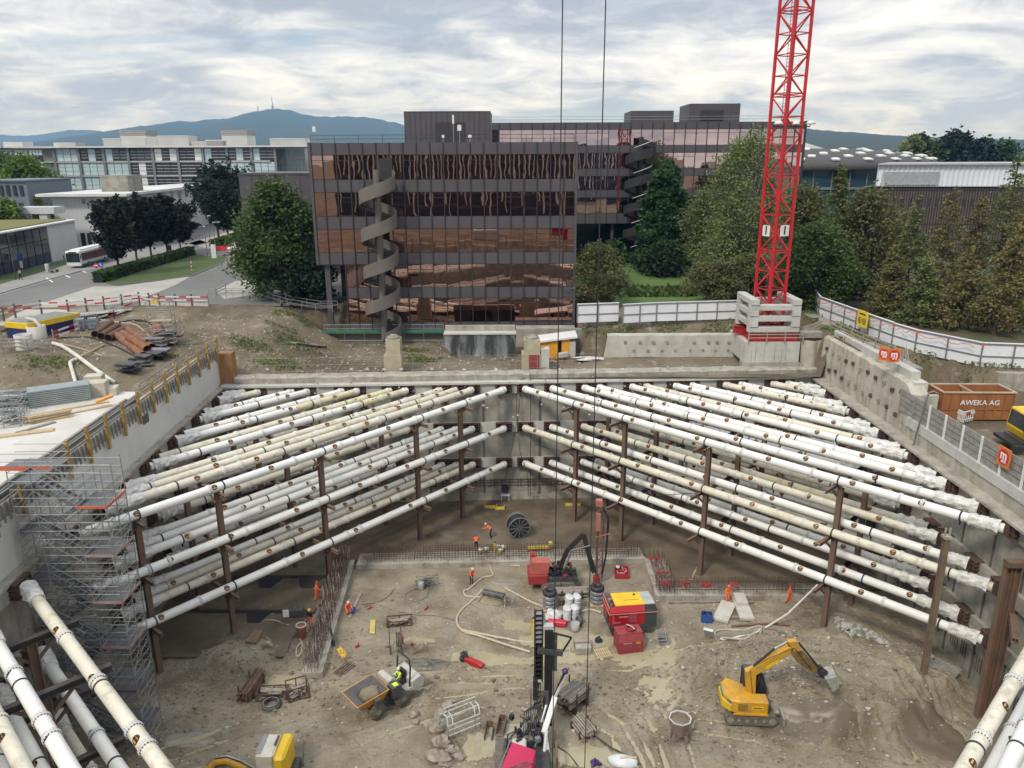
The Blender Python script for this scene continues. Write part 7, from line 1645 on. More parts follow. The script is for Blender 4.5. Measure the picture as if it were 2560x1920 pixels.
MB().bx(-1.7,-.5,-1.0,.9,.8,.98).build('floor_plate',GP,dm,world=False);MB().prism([(-2.4,-.95,.7),(-1.6,-.95,.8),(-1.55,-.95,1.45),(-2.2,-.95,1.6),(-2.5,-.95,1.2)],(0,1.9,0)).build('engine_cover',GP,dm,world=False,bevel=.05)
MB().bx(-1.55,-1.0,-.3,.3,.98,1.3).bx(-1.6,-1.45,-.3,.3,1.3,1.85).build('seat',BLACK,dm,world=False);MB().bx(-.75,-.1,.45,1.05,.95,1.7).build('console',DGREY,dm,world=False);MB().bx(-.6,-.3,.6,.95,1.701,1.73).build('yellow_panel',HVY,dm,world=False)
MB().path([(-1.5,-.72,.9),(-1.62,-.72,2.3),(-1.62,-.6,2.85),(-1.62,.6,2.85),(-1.62,.72,2.3),(-1.5,.72,.9)],.055,8).build('roll_bar',BLACK,dm,world=False)
MB().tube((-.62,0,1.3),(-.85,0,1.62),.03).lathe([(.15,0),(.18,.02),(.15,.04)],(-.86,0,1.62),12,ax=(-.6,0,.8)).build('steering_wheel',BLACK,dm,world=False)
MB().bx(.9,1.3,1.15,1.45,1.3,1.75).build('mirror_box',DGREY,dm,world=False)
a,b=UF(1523,1592),UF(1640,1580);az=yaw(a,b);L_=(b-a).length;gn=local('compressor_unit','red and dark grey compressor trailer with bright yellow roof standing in mud','compressor',a,az);W_=2.25;z0,z1=.75,2.55;xs_=L_*.745
REDG=T('unit_red',(.40,.012,.02),.35,col2=(.36,.012,.02),scale=1,dirt=(.25,.05,.04),dlo=.65,dhi=.85);GREYG=T('unit_grey',(.05,.055,.06),.4,col2=(.06,.065,.07))
MB().prism([(0,0,z0+.25),(xs_,0,z0+.25),(xs_,0,z1-.42),(0,0,z1-.42)],(0,W_,0)).prism([(0,.0,z1-.415),(xs_,0,z1-.415),(xs_,.28,z1),(.45,.28,z1),(0,.2,z1-.15)],(0,.02,0)).bx(0,.05,.2,W_,z1-.41,z1-.1).build('body_red',REDG,gn,world=False,bevel=.03)
MB().prism([(.45,.02,z1-.41),(xs_,.02,z1-.41),(xs_,.3,z1-.01),(.45,.3,z1-.01)],(0,W_-.6,0)).build('upper_shell',REDG,gn,world=False)
MB().prism([(xs_+.003,0,z0),(L_,0,z0),(L_,0,z1-.42),(L_-.1,.26,z1-.02),(xs_+.003,.26,z1-.02)],(0,.02,0)).bx(xs_+.003,L_,.03,W_,z0,z1-.43).bx(xs_+.003,L_-.1,.3,W_-.1,z1-.42,z1-.02).build('body_grey',GREYG,gn,world=False,bevel=.03)
MB().bx(.5,xs_,.27,W_-.15,z1+.003,z1+.05).build('yellow_roof',YELB,gn,world=False);MB().bx(xs_+.003,L_-.12,.3,W_-.15,z1-.019,z1+.04).build('grey_roof',T('roof_grey_green',(.30,.34,.33),.4,col2=(.42,.44,.43),scale=1.2),gn,world=False)
MB().bx(1.3,xs_-.35,.95,.99,z1+.05,z1+.09).build('roof_seam',T('seam_yellow',(.45,.30,.02),.5),gn,world=False);MB().tube((xs_-.5,W_-.55,z1+.05),(xs_-.5,W_-.55,z1+.12),.09,12).build('roof_cap',DGREY,gn,world=False)
MB().bx(.06,.44,.25,W_-.1,z1-.35,z1-.2).build('radiator_well',DGREY,gn,world=False);MB().tube((.25,W_*.55,z1-.2),(.25,W_*.55,z1+.1),.18,14).tube((.28,W_*.3,z1-.2),(.28,W_*.3,z1-.02),.1,10).build('exhaust',ALUD,gn,world=False)
MB().bx(-.06,-.01,W_*.15,W_*.35,z0+.3,z1-.7).build('side_opening',BLACK,gn,world=False);MB().bx(0,L_,-.02,W_+.02,z0-.1,z0+.24).build('base_frame',GREYG,gn,world=False)
RIMG=T('guard_rail_pink',(.62,.25,.2),.5);MB().bar((-.08,-.1,z1-.5),(L_,-.1,z1-.5),.045).bar((-.08,-.1,z1-.5),(-.08,W_,z1-.3),.045).bar((-.02,.1,z1-.1),(-.05,W_,z1+.02),.045).build('guard_rail',RIMG,gn,world=False)
MB().bx(1.55,2.2,-.012,-.001,z0+.45,z1-.45).build('panel_lighter',T('panel_pink',(.36,.07,.09),.4),gn,world=False);MB().bx(.75,1.5,-.012,-.001,z0+.92,z0+1.02).build('name_strip',T('strip_pale',(.5,.3,.3),.5),gn,world=False)
MB().bx(.22,.34,-.012,-.001,z0+.35,z1-.5).bx(.35,.9,-.012,-.001,z0+.42,z0+.54).build('pale_mark',T('mark_pink',(.42,.14,.15),.5),gn,world=False)
for x in(.5,1.2,L_-1.25,L_-.55):
 for y in(.15,W_-.15):w_=MB().tube((x,y-.14,.38),(x,y+.14,.38),.38,16).build('wheel',RUBBER,gn,world=False)
stp=local('metal_steps','grey metal steps leaning at the right end of the compressor trailer','steps',UF(1645,1612),az);l_=.75
for x in(0,.72):MB().bar((x,-.1,0),(x,.75,.95),.05,.1).build('side_rail',GALV,stp,world=False)
for i in range(5):u=(i+.4)/5;MB().bx(.03,.69,-.1+.85*u-.1,-.1+.85*u+.12,.95*u-.02,.95*u+.02).build('tread',ALUD,stp,world=False)
a,b=UF(1547,1637),UF(1608,1629);rbx=local('tank_box','smaller weathered red steel box with a coiled hose on its sloping lid','tank',a,yaw(a,b));L2=(b-a).length;RB2=T('dull_red_box',(.30,.035,.045),.55,col2=(.23,.03,.035),scale=1.5,dirt=(.24,.12,.09),dscale=1.6,dlo=.55,dhi=.75)
MB().prism([(0,0,0),(0,0,1.0),(0,.3,1.5),(0,1.4,1.5),(0,1.4,0)],(L2,0,0)).build('hull',RB2,rbx,world=False,bevel=.02);MB().bx(-.03,L2+.03,.3,1.43,1.503,1.56).build('lid',RB2,rbx,world=False);MB().bx(-.02,L2+.02,-.03,-.001,.6,.68).build('edge',RB2,rbx,world=False)
MB().bx(.35,1.0,-.012,-.001,.86,.96).build('name_strip',T('strip_grey',(.4,.3,.3),.6),rbx,world=False);MB().bx(L2*.68,L2*.88,-.012,-.001,.78,.98).build('hazard_label',T('hazard_orange',(.65,.25,.02),.5),rbx,world=False)
ch=local('hose_coil','small red hose coil on the lid of the red steel box','hose coil',rbx.location+Matrix.Rotation(yaw(a,b),3,'Z')@V((L2*.6,.85,1.56)),0)
for k in range(3):MB().lathe([(.34,.02+k*.06),(.4,.05+k*.06),(.34,.08+k*.06),(.3,.05+k*.06),(.34,.02+k*.06)],n=20).build('hose_loop',T('hose_darkred',(.3,.04,.04),.6),ch,world=False)
MB().path([(-.3,.3,.22),(-.1,.1,.27),(.1,-.05,.25),(.25,-.35,.22)],.05,6).build('hose_end',CONCL,ch,world=False)
p=UF(1392,1462);dr_=local('drill_rig','far red tracked drill rig with black folded boom and upright brown mast','drill rig',p,R(2));DR=T('rig_red',(.34,.035,.035),.5,col2=(.26,.03,.03),scale=1.5,dirt=(.2,.13,.1),dlo=.58,dhi=.8)
tracks(dr_,-1.5,1.6,(-1.0,1.0),.5,.8)
MB().bx(-2.6,-.9,-1.1,.9,.7,1.6).build('engine_box',DR,dr_,world=False,bevel=.04);MB().prism([(-2.5,-.9,1.62),(-.9,-.9,1.62),(-.7,-.9,2.7),(-2.3,-.9,2.8)],(0,.9,0)).build('upper_cowl',T('rig_salmon',(.48,.13,.09),.5),dr_,world=False);MB().bx(-2.35,-1.9,.1,.8,1.61,3.0).build('tower_box',DR,dr_,world=False)
MB().bx(-.9,1.8,-.9,.9,.75,1.15).build('chassis',DGREY,dr_,world=False)
q=MB()
for i in range(26):q.box((r7.uniform(-.8,1.6),r7.uniform(-.8,.8),r7.uniform(1.1,1.8)),(r7.uniform(.2,.6),r7.uniform(.15,.4),r7.uniform(.12,.4)),r7.uniform(0,3),m=r7.choice((0,0,1,2)))
q.build('hydraulic_block',[BLACK,DR,DGREY],dr_,world=False)
J=[V((.2,.2,1.4)),V((.9,.2,3.3)),V((2.3,.1,4.9)),V((3.3,.0,1.2))]
MB().bar(J[0],J[1],.32,.36).bar(J[1],J[2],.3,.36).build('lower_boom',BLACK,dr_,world=False);MB().bar(J[2],J[3],.3,.42).build('upper_boom',BLACK,dr_,world=False);MB().tube(J[0]+V((.5,0,.1)),J[1].lerp(J[2],.5),.08).tube(J[1]+V((.3,-.25,.1)),J[2]+V((.6,-.2,-1)),.07).build('cylinder',ALUD,dr_,world=False)
mw=UY(1458,1262,p.y);mh=mw.z;xx=3.75
mast=MB().bar((xx-.22,.0,.4),(xx-.22,.0,mh-p.z),.2,.28).bar((xx+.3,.1,.4),(xx+.3,.1,mh-p.z-1.4),.12,.16);mo=mast.build('mast',T('mast_brown',(.16,.085,.065),.7,col2=(.10,.06,.05)),dr_,world=False)
q=MB()
for i in range(9):z=.8+i*.75;q.bar((xx-.2,.02,z),(xx+.3,.1,z+.35),.05)
q.build('mast_lacing',DGREY,mo,world=False);MB().bx(xx-.45,xx+.1,-.35,.2,mh-p.z-.1,mh-p.z+.45).bx(xx-.4,xx-.05,-.4,.1,mh-p.z-2.4,mh-p.z-.8).build('drill_head',T('head_pink',(.42,.16,.13),.6),mo,world=False);MB().bar((xx-.4,-.1,mh-p.z-3.1),(xx+.9,-.1,mh-p.z-2.8),.09).build('guide_arm',T('rig_salmon',(.48,.13,.09)),mo,world=False);MB().path([(xx+.2,0,mh-p.z-.3),(xx+.7,0,mh-p.z-1.4),(xx+.6,0,3),(xx+.3,0,1.0)],.09,6).build('hose',BLACK,mo,world=False)
MB().tube((xx-.2,.0,.1),(xx-.2,0,.8),.3,12).build('clamp',DR,mo,world=False)
nd=local('drill_rig','near drill rig with magenta hood, white arm and tall black ladder mast','drill rig',(1.15,39.2,0),R(72));PK=T('magenta_hood',(.52,.02,.085),.4,col2=(.45,.02,.07),scale=1,dirt=(.4,.16,.17),dlo=.62,dhi=.85)
W=lambda x,y,z:V((x,y,z))
MB().prism([(-1.1,36.0,.9),(.9,36.0,.9),(1.35,38.6,.9),(-.1,39.3,.9)],(0,0,1.25)).build('hood',PK,nd,bevel=.06)
q=MB()
for i in range(6):a=V((-.2+.16*i,37.2+.08*i,2.16));q.bar(a,a+V((.7,-.18,0)),.05,.03)
q.build('hood_vent',DGREY,nd);MB().bx(-.1,.8,39.0,39.9,.9,1.9).build('white_cover',T('cover_pale',(.55,.53,.50),.5),nd,bevel=.08)
MB().bx(-.6,2.2,36,41,.55,.88).build('chassis',DGREY,nd);
for x in(-.9,2.0):MB().prism([(x-.28,35.5,0),(x+.28,35.5,0),(x+.28,41.2,0),(x-.28,41.2,0)],(0,0,.7)).build('track',T('track_mud',(.17,.15,.12)),nd)
q=MB()
for i in range(40):a=V((r7.uniform(-.2,1.9),r7.uniform(39.3,41.6),r7.uniform(1.0,2.1)));q.box(a,(r7.uniform(.12,.4),r7.uniform(.1,.35),r7.uniform(.1,.4)),r7.uniform(0,3),m=r7.choice((0,0,1,2)))
q.build('valve_block',[BLACK,DGREY,ALUD],nd)
mx,my=1.95,42.3;mt_=UY(1380,1572,my).z;lt=UY(1355,1524,my+.2).z
MB().bar((mx+.32,my,.9),(mx+.32,my,mt_),.52,.5,up=(0,1,0)).build('mast',T('mast_black',(.016,.016,.018),.45),nd)
q=MB();lx=mx-.32
for dx in(-.24,.24):q.bar((lx+dx,my+.15,lt-5.2),(lx+dx,my+.15,lt),.10,.28,up=(0,1,0))
q.bx(lx-.2,lx+.2,my+.28,my+.32,lt-5.2,lt-.1)
for i in range(15):q.bx(lx-.19,lx+.19,my-.02,my+.27,lt-5.0+i*.34,lt-4.93+i*.34,1 if i>7 else 0)
q.build('energy_chain',[BLACK,T('chain_grey',(.30,.30,.31),.5)],nd)
MB().bx(lx-.35,lx-.05,my-.3,my+.2,lt-6.4,lt-4.9).build('hose_guide',BLACK,nd)
for i in range(4):MB().path([(lx-.2+.1*i,my-.1,lt-5.2),(lx-.25+.12*i,my-.25,lt-7.0),(lx+.1*i,my-.3,2.2),(1.2+.15*i,41.2,1.6)],.045,6).build('hydraulic_hose',RUBBER,nd)
MB().tube((lx-.5,my-.2,1.3),(lx-.5,my-.2,lt-5.5),.05,6).build('guide_rod',GALV,nd)
MB().bar((mx-.4,my-.25,mt_-1.4),(mx+1.2,my-.25,mt_-1.6),.28,.34).bx(mx+.6,mx+.85,my-.2,my+.1,mt_-3.0,mt_-.3).build('carriage',DGREY,nd);MB().bar((mx+1.1,my-.2,mt_-1.7),(mx+1.75,my-.2,mt_-.5),.1).bar((mx+.7,my-.2,mt_-.2),(mx+1.75,my-.2,mt_-.5),.1).build('rod_handler',BLACK,nd)
MB().bx(mx-.05,mx+.6,my-.1,my+.35,mt_+.003,mt_+.22).build('mast_head',T('head_pale',(.5,.49,.46),.6),nd);MB().box((mx+.15,my-.27,mt_-5.2),(.36,.02,1.6)).build('side_mark',T('mark_grey',(.10,.10,.105),.5),nd)
A0,A1,A2=UY(1360,1832,40.6),UY(1388,1742,42.0),UY(1413,1678,42.4)
MB().bar(A0,A1,.34,.38,up=(0,-.4,.9)).bar(UY(1368,1885,40.0),A0,.3,.34).build('white_arm',T('arm_white',(.66,.66,.64),.45),nd);MB().tube(A1+V((-.35,0,-.9)),A2,.10,8).build('black_boom',BLACK,nd);MB().bar(A1,A2+V((.1,0,-.1)),.08,.16).build('white_fin',T('arm_white',(.66,.66,.64)),nd);MB().blob(A2,.2,2,.15,2).build('purple_tip',T('purple_cap',(.06,.03,.12),.5),nd)
C0,C1,C2=UY(1338,1868,40.3),UY(1353,1805,41.2),UY(1366,1762,41.8);MB().tube(C0,C1,.15,10).tube(C1,C2,.09,10,m=1).build('lift_cylinder',[T('cyl_dark',(.07,.08,.085),.4),T('chrome',(.7,.7,.7))],nd)
for i in range(7):MB().path([(.6+.12*i,40.2,1.8),(.7+.14*i,41.0,2.9+.05*i),(1.3+.1*i,41.9,2.6),(1.6+.1*i,42.1,3.6)],.035,5).build('hydraulic_hose',BLACK,nd)
MB().path([(-.5,39.5,1.0),(-.35,39.6,2.4),(.4,39.9,2.5),(.6,39.9,1.9)],.05,6).build('guard_hoop',BLACK,nd);MB().tube((1.9,39.2,1.5),(2.05,39.6,2.6),.1,8).build('white_tube',WPAINT,nd);MB().tube((-1.15,36.0,2.2),(-.2,39.3,2.2),.03,6).build('side_rail',GALV,nd)
MB().bx(2.6,2.75,38.8,41.2,1.2,1.35).bx(2.6,2.75,40.9,41.05,.2,1.2).bx(2.6,2.75,38.8,38.95,.2,1.2).build('outrigger_frame',RUSTG,nd)
# loose things on the floor
def pallet(lab,a,b,dp,n=7,m=WOODN):
 p,q=UF(*a),UF(*b);t=local('pallet',lab,'pallet',p+V((0,0,.03)),yaw(p,q),'wooden pallets');w=(q-p).length
 for i in range(n):MB().bx(i*w/n,(i+.6)*w/n,0,dp,.12,.16).build('board',m,t,world=False)
 for y in(0,dp/2-.05,dp-.1):MB().bx(0,w,y,y+.1,0,.118).build('runner',m,t,world=False)
 return t
pallet('pale new pallet lying in front of the red steel box',(1495,1650),(1532,1646),1.1);pallet('grey pallet left of the ladder mast',(1309,1556),(1340,1560),1.3,8,WOOD);pallet('worn pallet beside the magenta hood',(1240,1898),(1275,1896),1.0,6,WOOD);pallet('brown pallet under the bucket right of the ladder mast',(1408,1576),(1440,1580),1.2,7,WOOD)
def bag_stack(lab,sx,sy,nz,m):
 p=UF(sx,sy);t=local('bag_stack',lab,'cement bags',p,R(8));MB().bx(-.65,.65,-.5,.5,0,.14).build('pallet',WOOD,t,world=False)
 for k in range(nz):
  for i in range(2):MB().blob((-.32+i*.64,0,.24+k*.17),(.36,.55,.105),k*3+i,.12,2,12,6,sm=True).build('bag',m,t,world=False)
BAGW=T('bag_film',(.62,.62,.61),.35,col2=(.45,.45,.45),scale=4)
bag_stack('tall stack of white wrapped cement bags, lower one in front',1427,1548,6,BAGW);bag_stack('stack of white wrapped cement bags behind the lower one',1432,1524,7,BAGW)
p=UF(1383,1548);t=local('big_bag','crumpled white bag beside the bag stacks','bag',p,0);MB().blob((0,0,.35),(.75,.6,.45),7,.25,1.8,14,8).build('sack',BAGW,t,world=False)
for lab,sx,sy in(('black pipe coil stack wrapped in film, left one',1374,1520),('black pipe coil stack wrapped in film, right one',1492,1508)):
 p=UF(sx,sy);t=local('coil_stack',lab,'pipe coils',p,0,'wrapped pipe coil stacks')
 for k in range(4):MB().lathe([(.28,.12+k*.4),(.52,.12+k*.4),(.60,.2+k*.4),(.60,.42+k*.4),(.52,.5+k*.4),(.28,.5+k*.4),(.28,.12+k*.4)],n=18).build('coil',T('coil_wrapped',(.13,.135,.14),.25,col2=(.28,.285,.29),scale=5,spec=.7)if k<3 else BLACK,t,world=False)
 MB().bx(-.6,.6,-.6,.6,0,.11).build('pallet',WOODN,t,world=False)
def bundle(name,lab,cat,a,b,w,hgt,r,m,n,lift=.12,group=None,racks=True):
 p,q=UF(*a),UF(*b);t=local(name,lab,cat,p,yaw(p,q),group);L=(q-p).length
 for i in range(n):
  k=i%max(1,int(w/(2*r)));j=i//max(1,int(w/(2*r)));y=-w/2+(k+.5)*2*r+(r if j%2 else 0);z=lift+r+j*1.75*r
  MB().tube((r7.uniform(-.18,.18),y+r7.uniform(-.02,.02),z),(L+r7.uniform(-.18,.18),y+r7.uniform(-.02,.02),z),r*.86,8).build('rod',m if r7.random()<.6 else(PIPET if m is PIPEG else(RUST if m is PIPER else PIPEG)),t,world=False)
 if racks:
  for x in(L*.2,L*.8):MB().bx(x-.05,x+.05,-w/2-.08,w/2+.08,0,lift).bx(x-.04,x+.04,-w/2-.12,-w/2-.04,0,hgt).bx(x-.04,x+.04,w/2+.04,w/2+.12,0,hgt).build('cradle',RUST,t,world=False)
 return t
PIPEG=T('pipe_grey_brown',(.27,.235,.195),.7,col2=(.17,.145,.12),scale=3);PIPET=T('pipe_tan',(.36,.31,.25),.7,col2=(.2,.17,.14),scale=4);PIPER=T('pipe_rusty',(.22,.12,.08),.8,col2=(.12,.07,.05),scale=3)
bundle('drill_rods','stack of grey-brown drill rods between the two pipe coil stacks','drill rods',(1388,1490),(1468,1488),1.1,.9,.09,PIPEG,18);bundle('drill_rods','second stack of drill rods lying just in front of the first','drill rods',(1395,1508),(1445,1506),.9,.8,.08,PIPEG,12)
bundle('drill_rods','big rack of long grey drill rods right of the black mast','drill rods',(1408,1782),(1455,1745),1.5,1.7,.075,PIPEG,48,.6);bundle('drill_rods','bundle of dark-ended tan tubes by the muddy pool right of the mast','drill rods',(1476,1852),(1442,1806),1.1,.7,.09,PIPET,22)
bundle('drill_rods','bundle of rusty rods left of the dumper','drill rods',(608,1757),(652,1700),.95,.9,.07,PIPER,30,.12)
def basket(lab,a,b,w,h,m=RUST,fill=True):
 p,q=UF(*a),UF(*b);t=local('steel_basket',lab,'basket',p,yaw(p,q));L=(q-p).length;mb=MB()
 for z in(.06,h):
  for y in(0,w):mb.bar((0,y,z),(L,y,z),.07)
  for x in(0,L):mb.bar((x,0,z),(x,w,z),.07)
 for x in(0,L/2,L):
  for y in(0,w):mb.bar((x,y,0),(x,y,h),.07)
 mb.build('basket_frame',m,t,world=False);mb=MB()
 for i in range(8):mb.bar((L*(i+.5)/8,0,.08),(L*(i+.5)/8,w,.08),.04)
 mb.build('basket_floor',m,t,world=False)
 if fill:
  mb=MB()
  for i in range(14):mb.tube((r7.uniform(.1,L*.4),r7.uniform(.1,w-.1),r7.uniform(.15,h*.8)),(r7.uniform(L*.6,L-.1),r7.uniform(.1,w-.1),r7.uniform(.15,h*.8)),r7.uniform(.04,.09),6)
  mb.build('loose_contents',PIPET,t,world=False)
 return t
basket('rusty steel basket of hoses beside the rod bundle',(723,1758),(775,1745),1.2,1.0);basket('low rusty steel rack lying on the open floor',(968,1570),(1030,1565),.9,.5,RUST,True);basket('dark rusty rack heap between the rods and the basket',(640,1755),(716,1750),1.0,.55)
p=UF(678,1765);t=local('hose_coil','coil of pale grey hose before the rusty basket','hose coil',p,0)
for k in range(6):MB().lathe([(.62-.05*(k%3),.04+k*.06),(.67-.05*(k%3),.07+k*.06),(.62-.05*(k%3),.10+k*.06),(.57-.05*(k%3),.07+k*.06),(.62-.05*(k%3),.04+k*.06)],(r7.uniform(-.05,.05),r7.uniform(-.05,.05),0),22).build('hose_loop',ALUD if k%2 else RUBBER,t,world=False)
for x in(968,1018):pass
p=UF(990,1625);t=local('hose_reel','rusty frame with a black cable reel in the middle of the floor','reel',p,R(10))
for x in(-.45,.45):MB().bar((x,-.5,0),(x,-.5,1.7),.06).bar((x,.5,0),(x,.5,1.7),.06).bar((x,-.5,.1),(x,.5,.1),.06).bar((x,-.5,1.0),(x,.5,1.0),.06).build('side_frame',RUST,t,world=False)
for x in(.1,.22,.34):MB().lathe([(.3,-.04),(.55,-.04),(.55,.04),(.3,.04)],(x,0,.9),20,0,(1,0,0)).build('reel_drum',BLACK,t,world=False)
MB().bx(.5,.62,-.2,.2,.6,1.2).build('red_motor',RED,t,world=False)
p=UF(1212,1505);t=local('cable_drum','grey drum on a tubular frame tangled with wire','cable drum',p,R(-22));MB().tube((-.2,.3,.75),(1.7,.3,.75),.3,16).build('drum',DGREY,t,world=False);MB().path([(-.5,.9,.08),(-.5,-.6,.08),(2.1,-.6,.08),(2.1,.9,.08),(1.7,.3,.8)],.06,6).tube((-.5,.6,.1),(-.3,.3,.8),.06).tube((2.1,-.6,.1),(1.75,.3,.8),.06).build('tube_frame',PIPET,t,world=False)
q=MB()
for i in range(14):c=V((1.9+r7.uniform(-.3,.5),.3+r7.uniform(-.3,.3),.6+r7.uniform(-.1,.2)));q.path([c+V((.45*math.cos(a),.3*math.sin(a),.4*math.sin(a+i)))for a in[j*.7+i for j in range(10)]],.015,4)
q.build('wire_tangle',PIPEG,t,world=False)
p=UF(1065,1468);t=local('pump_tangle','grey pump tangled in dark hoses on the open floor','pump',p,0);MB().lathe([(.25,0),(.3,.1),(.3,.7),(.2,.8),(0,.82)],(-.4,-.3,0),14).build('pump_body',ALU,t,world=False);q=MB()
for i in range(26):c=V((r7.uniform(-.5,.9),r7.uniform(-.4,.4),r7.uniform(.2,.9)));q.path([c+V((.5*math.cos(a),.25*math.sin(a*1.3),.3*math.sin(a+i)))for a in[j*.6+i for j in range(9)]],.022,4)
q.build('hose_tangle',T('dark_grey_hose',(.10,.11,.11),.6),t,world=False)
line('hose','loop of thin brown hose around the grey pump','hose',((1040,1470),(1018,1482),(1012,1495),(1040,1502),(1066,1492),(1070,1475)),.05,PIPEG,floor=True)
line('hose','thick tan hose sweeping in a wide loop across the floor','hose',((1325,1630),(1260,1610),(1200,1590),(1158,1578),(1142,1555),(1150,1530),(1185,1498),(1206,1474)),.10,HOSE,floor=True)
line('hose','second thick tan hose lying just inside the wide loop','hose',((1342,1608),(1290,1602),(1230,1590),(1180,1580),(1158,1576)),.10,HOSE,floor=True)
line('hose','tan hose running from the drum past the coil stacks to the compressor','hose',((1262,1470),(1300,1490),(1340,1510),(1400,1528),(1450,1530),(1475,1524),(1503,1532)),.09,HOSE,floor=True)
line('hose','tan hose curling from the left strip to the feet of the hose worker','hose',((1300,1415),(1235,1412),(1226,1420),(1232,1438),(1205,1445),(1175,1470),(1160,1478),(1165,1490),(1200,1493)),.08,HOSE,floor=True)
line('hose','thin dark hose wandering over the open floor','hose',((880,1512),(940,1505),(970,1490),(985,1472)),.045,PIPEG,floor=True);line('hose','thin dark hose from the rack toward the wide tan loop','hose',((950,1512),(990,1528),(1040,1536),(1100,1540),(1142,1552)),.045,PIPEG,floor=True)
line('hose','black hose snaking from the magenta drill to the muddy pool','hose',((1245,1880),(1270,1850),(1300,1820),(1310,1800),(1300,1790)),.05,RUBBER,floor=True);line('hose','dark hose trailing across the lower right mud pool','hose',((1385,1860),(1420,1885),(1445,1915)),.05,RUBBER,floor=True);line('hose','thin dark cable across the mud right of the tube bundle','hose',((1488,1840),(1530,1870),(1570,1890),(1600,1910)),.06,RUBBER,floor=True)
line('hose','tan coiled hose lying in front of the stone block','hose',((1425,1590),(1428,1615),(1424,1632),(1440,1638),(1452,1630),(1440,1624),(1428,1630)),.05,HOSE,floor=True)
line('hose','pale hoses beside the end of the left strip','hose',((745,1590),(755,1610),(752,1635),(742,1640),(742,1620),(755,1605)),.07,HOSE,floor=True);line('hose','tan hoses running from the clay pot to the left posts','hose',((752,1568),(712,1562),(690,1552),(660,1552),(620,1564)),.08,HOSE,floor=True)
p=UF(755,1592);t=local('mixing_pot','rust-red mixing pot with pale rim beside the left strip','pot',p,0);MB().lathe([(.36,0),(.40,.9),(.42,1.1),(.36,1.1),(.33,.9),(0,.85)],n=16).build('pot_shell',T('pot_red',(.30,.12,.08),.7),t,world=False);MB().lathe([(.43,1.06),(.43,1.12),(.33,1.12),(.33,1.06)],n=16).build('pot_rim',CONCL,t,world=False)
p=UF(725,1555);t=local('power_box','grey box on a steel frame with a white door by the left posts','cabinet',p,R(5));MB().bx(-.1,1.1,0,.8,.35,1.0).build('cabinet',DGREY,t,world=False);MB().bx(-.5,-.02,-.05,.0,.5,1.15).build('white_door',WPAINT,t,world=False);MB().bx(-.2,1.2,-.1,.9,0,.33).build('frame',RUSTG,t,world=False)
YB=T('board_yellow',(.70,.44,.03),.6,col2=(.6,.38,.05),scale=2)
def board(lab,pts,m,z=.12):
 P=[UF(*p)for p in pts];mb=MB();mb.prism([q+V((0,0,.03))for q in P],(0,0,z));tag(mb.build('board',m),lab,'board')
board('yellow board lying on the slab left of the strip',((667,1538),(683,1538),(689,1514),(676,1514)),YB);board('muddy yellow board lying on the open floor',((924,1587),(937,1587),(939,1553),(926,1553)),T('board_yellow_muddy',(.6,.47,.12),.7,col2=(.4,.33,.15),scale=3));board('bright yellow board leaning by the end of the left strip',((858,1650),(870,1640),(852,1619),(841,1628)),YB,.1)
board('brown plywood board on the mud by the left posts',((614,1610),(641,1612),(658,1581),(636,1579)),T('board_brown',(.26,.165,.09),.8,col2=(.2,.13,.08)),.2);board('dark wooden board leaning on the left strip',((833,1615),(838,1617),(828,1580),(823,1585)),DGREY,.5)
for lab,a,b,w in(('pale concrete slab lying right of the strip corner',(1800,1558),(1822,1512),1.25),('pale concrete slab pair beside it, right one',(1868,1555),(1845,1500),1.15)):
 p,q=UF(*a),UF(*b);t=local('concrete_plank',lab,'slab',p,yaw(p,q),'pale concrete slabs');L=(q-p).length
 for k in range(1 if 'corner' in lab else 2):MB().bx(0 if k==0 else L*.55,L,-w/2+.1*k,w/2-.1*k,.12+k*.24,.34+k*.24).build('plank',T('plank_pale',(.52,.50,.45),.85,col2=(.44,.42,.37)),t,world=False)
 for x in(L*.15,L*.85):MB().bx(x-.06,x+.06,-w,w,0,.118).build('bearer',WOOD,t,world=False)
p=UF(1772,1598);t=local('foam_panel','white tilted foam panel near the blue crate','panel',p,R(-25));mb=MB();mb.box((0,0,.55),(.75,.2,1.7),rot=Matrix.Rotation(R(40),3,'X'));mb.build('panel',T('foam_white',(.62,.64,.66),.7),t,world=False)
p=UF(1766,1552);t=local('blue_crate','blue plastic crate full of tools beside the pale slabs','crate',p,R(-10));mb=MB();mb.bx(-.45,.45,-.35,-.3,0,.7).bx(-.45,.45,.3,.35,0,.7).bx(-.45,-.4,-.299,.299,0,.7).bx(.4,.45,-.299,.299,0,.7).bx(-.4,.4,-.299,.299,0,.08);mb.build('crate_shell',BLUE,t,world=False);mb=MB()
for i in range(8):mb.box((r7.uniform(-.3,.3),r7.uniform(-.2,.2),r7.uniform(.2,.7)),(.25,.12,.3),r7.uniform(0,3))
mb.build('tools',DGREY,t,world=False)
line('hose','white hose rising from the floor coil to the right steel post','hose',((1800,1600),(1860,1592),(1900,1578)),.09,T('hose_white',(.62,.60,.55),.5),floor=True)
o=MB().path([UF(1900,1578),UF(1900,1578).lerp(UY(2044,1462,53.5),.5)+V((0,0,-.5)),UY(2044,1462,53.5)],.085,7).build('hose',MT['hose_white']);tag(o,'pale hose hanging from the right post bracket down to the floor','hose')
line('hose','grey-white hose loop on the floor left of the right post','hose',((1790,1600),(1788,1580),(1810,1574),(1860,1576),(1900,1565),(1896,1590),(1860,1598),(1805,1594)),.08,T('hose_grey',(.42,.40,.35),.6),floor=True);line('hose','brown pipe end trailing from the hose loop','hose',((1905,1578),(1960,1580),(2010,1596),(2050,1612)),.09,PIPEG,floor=True)
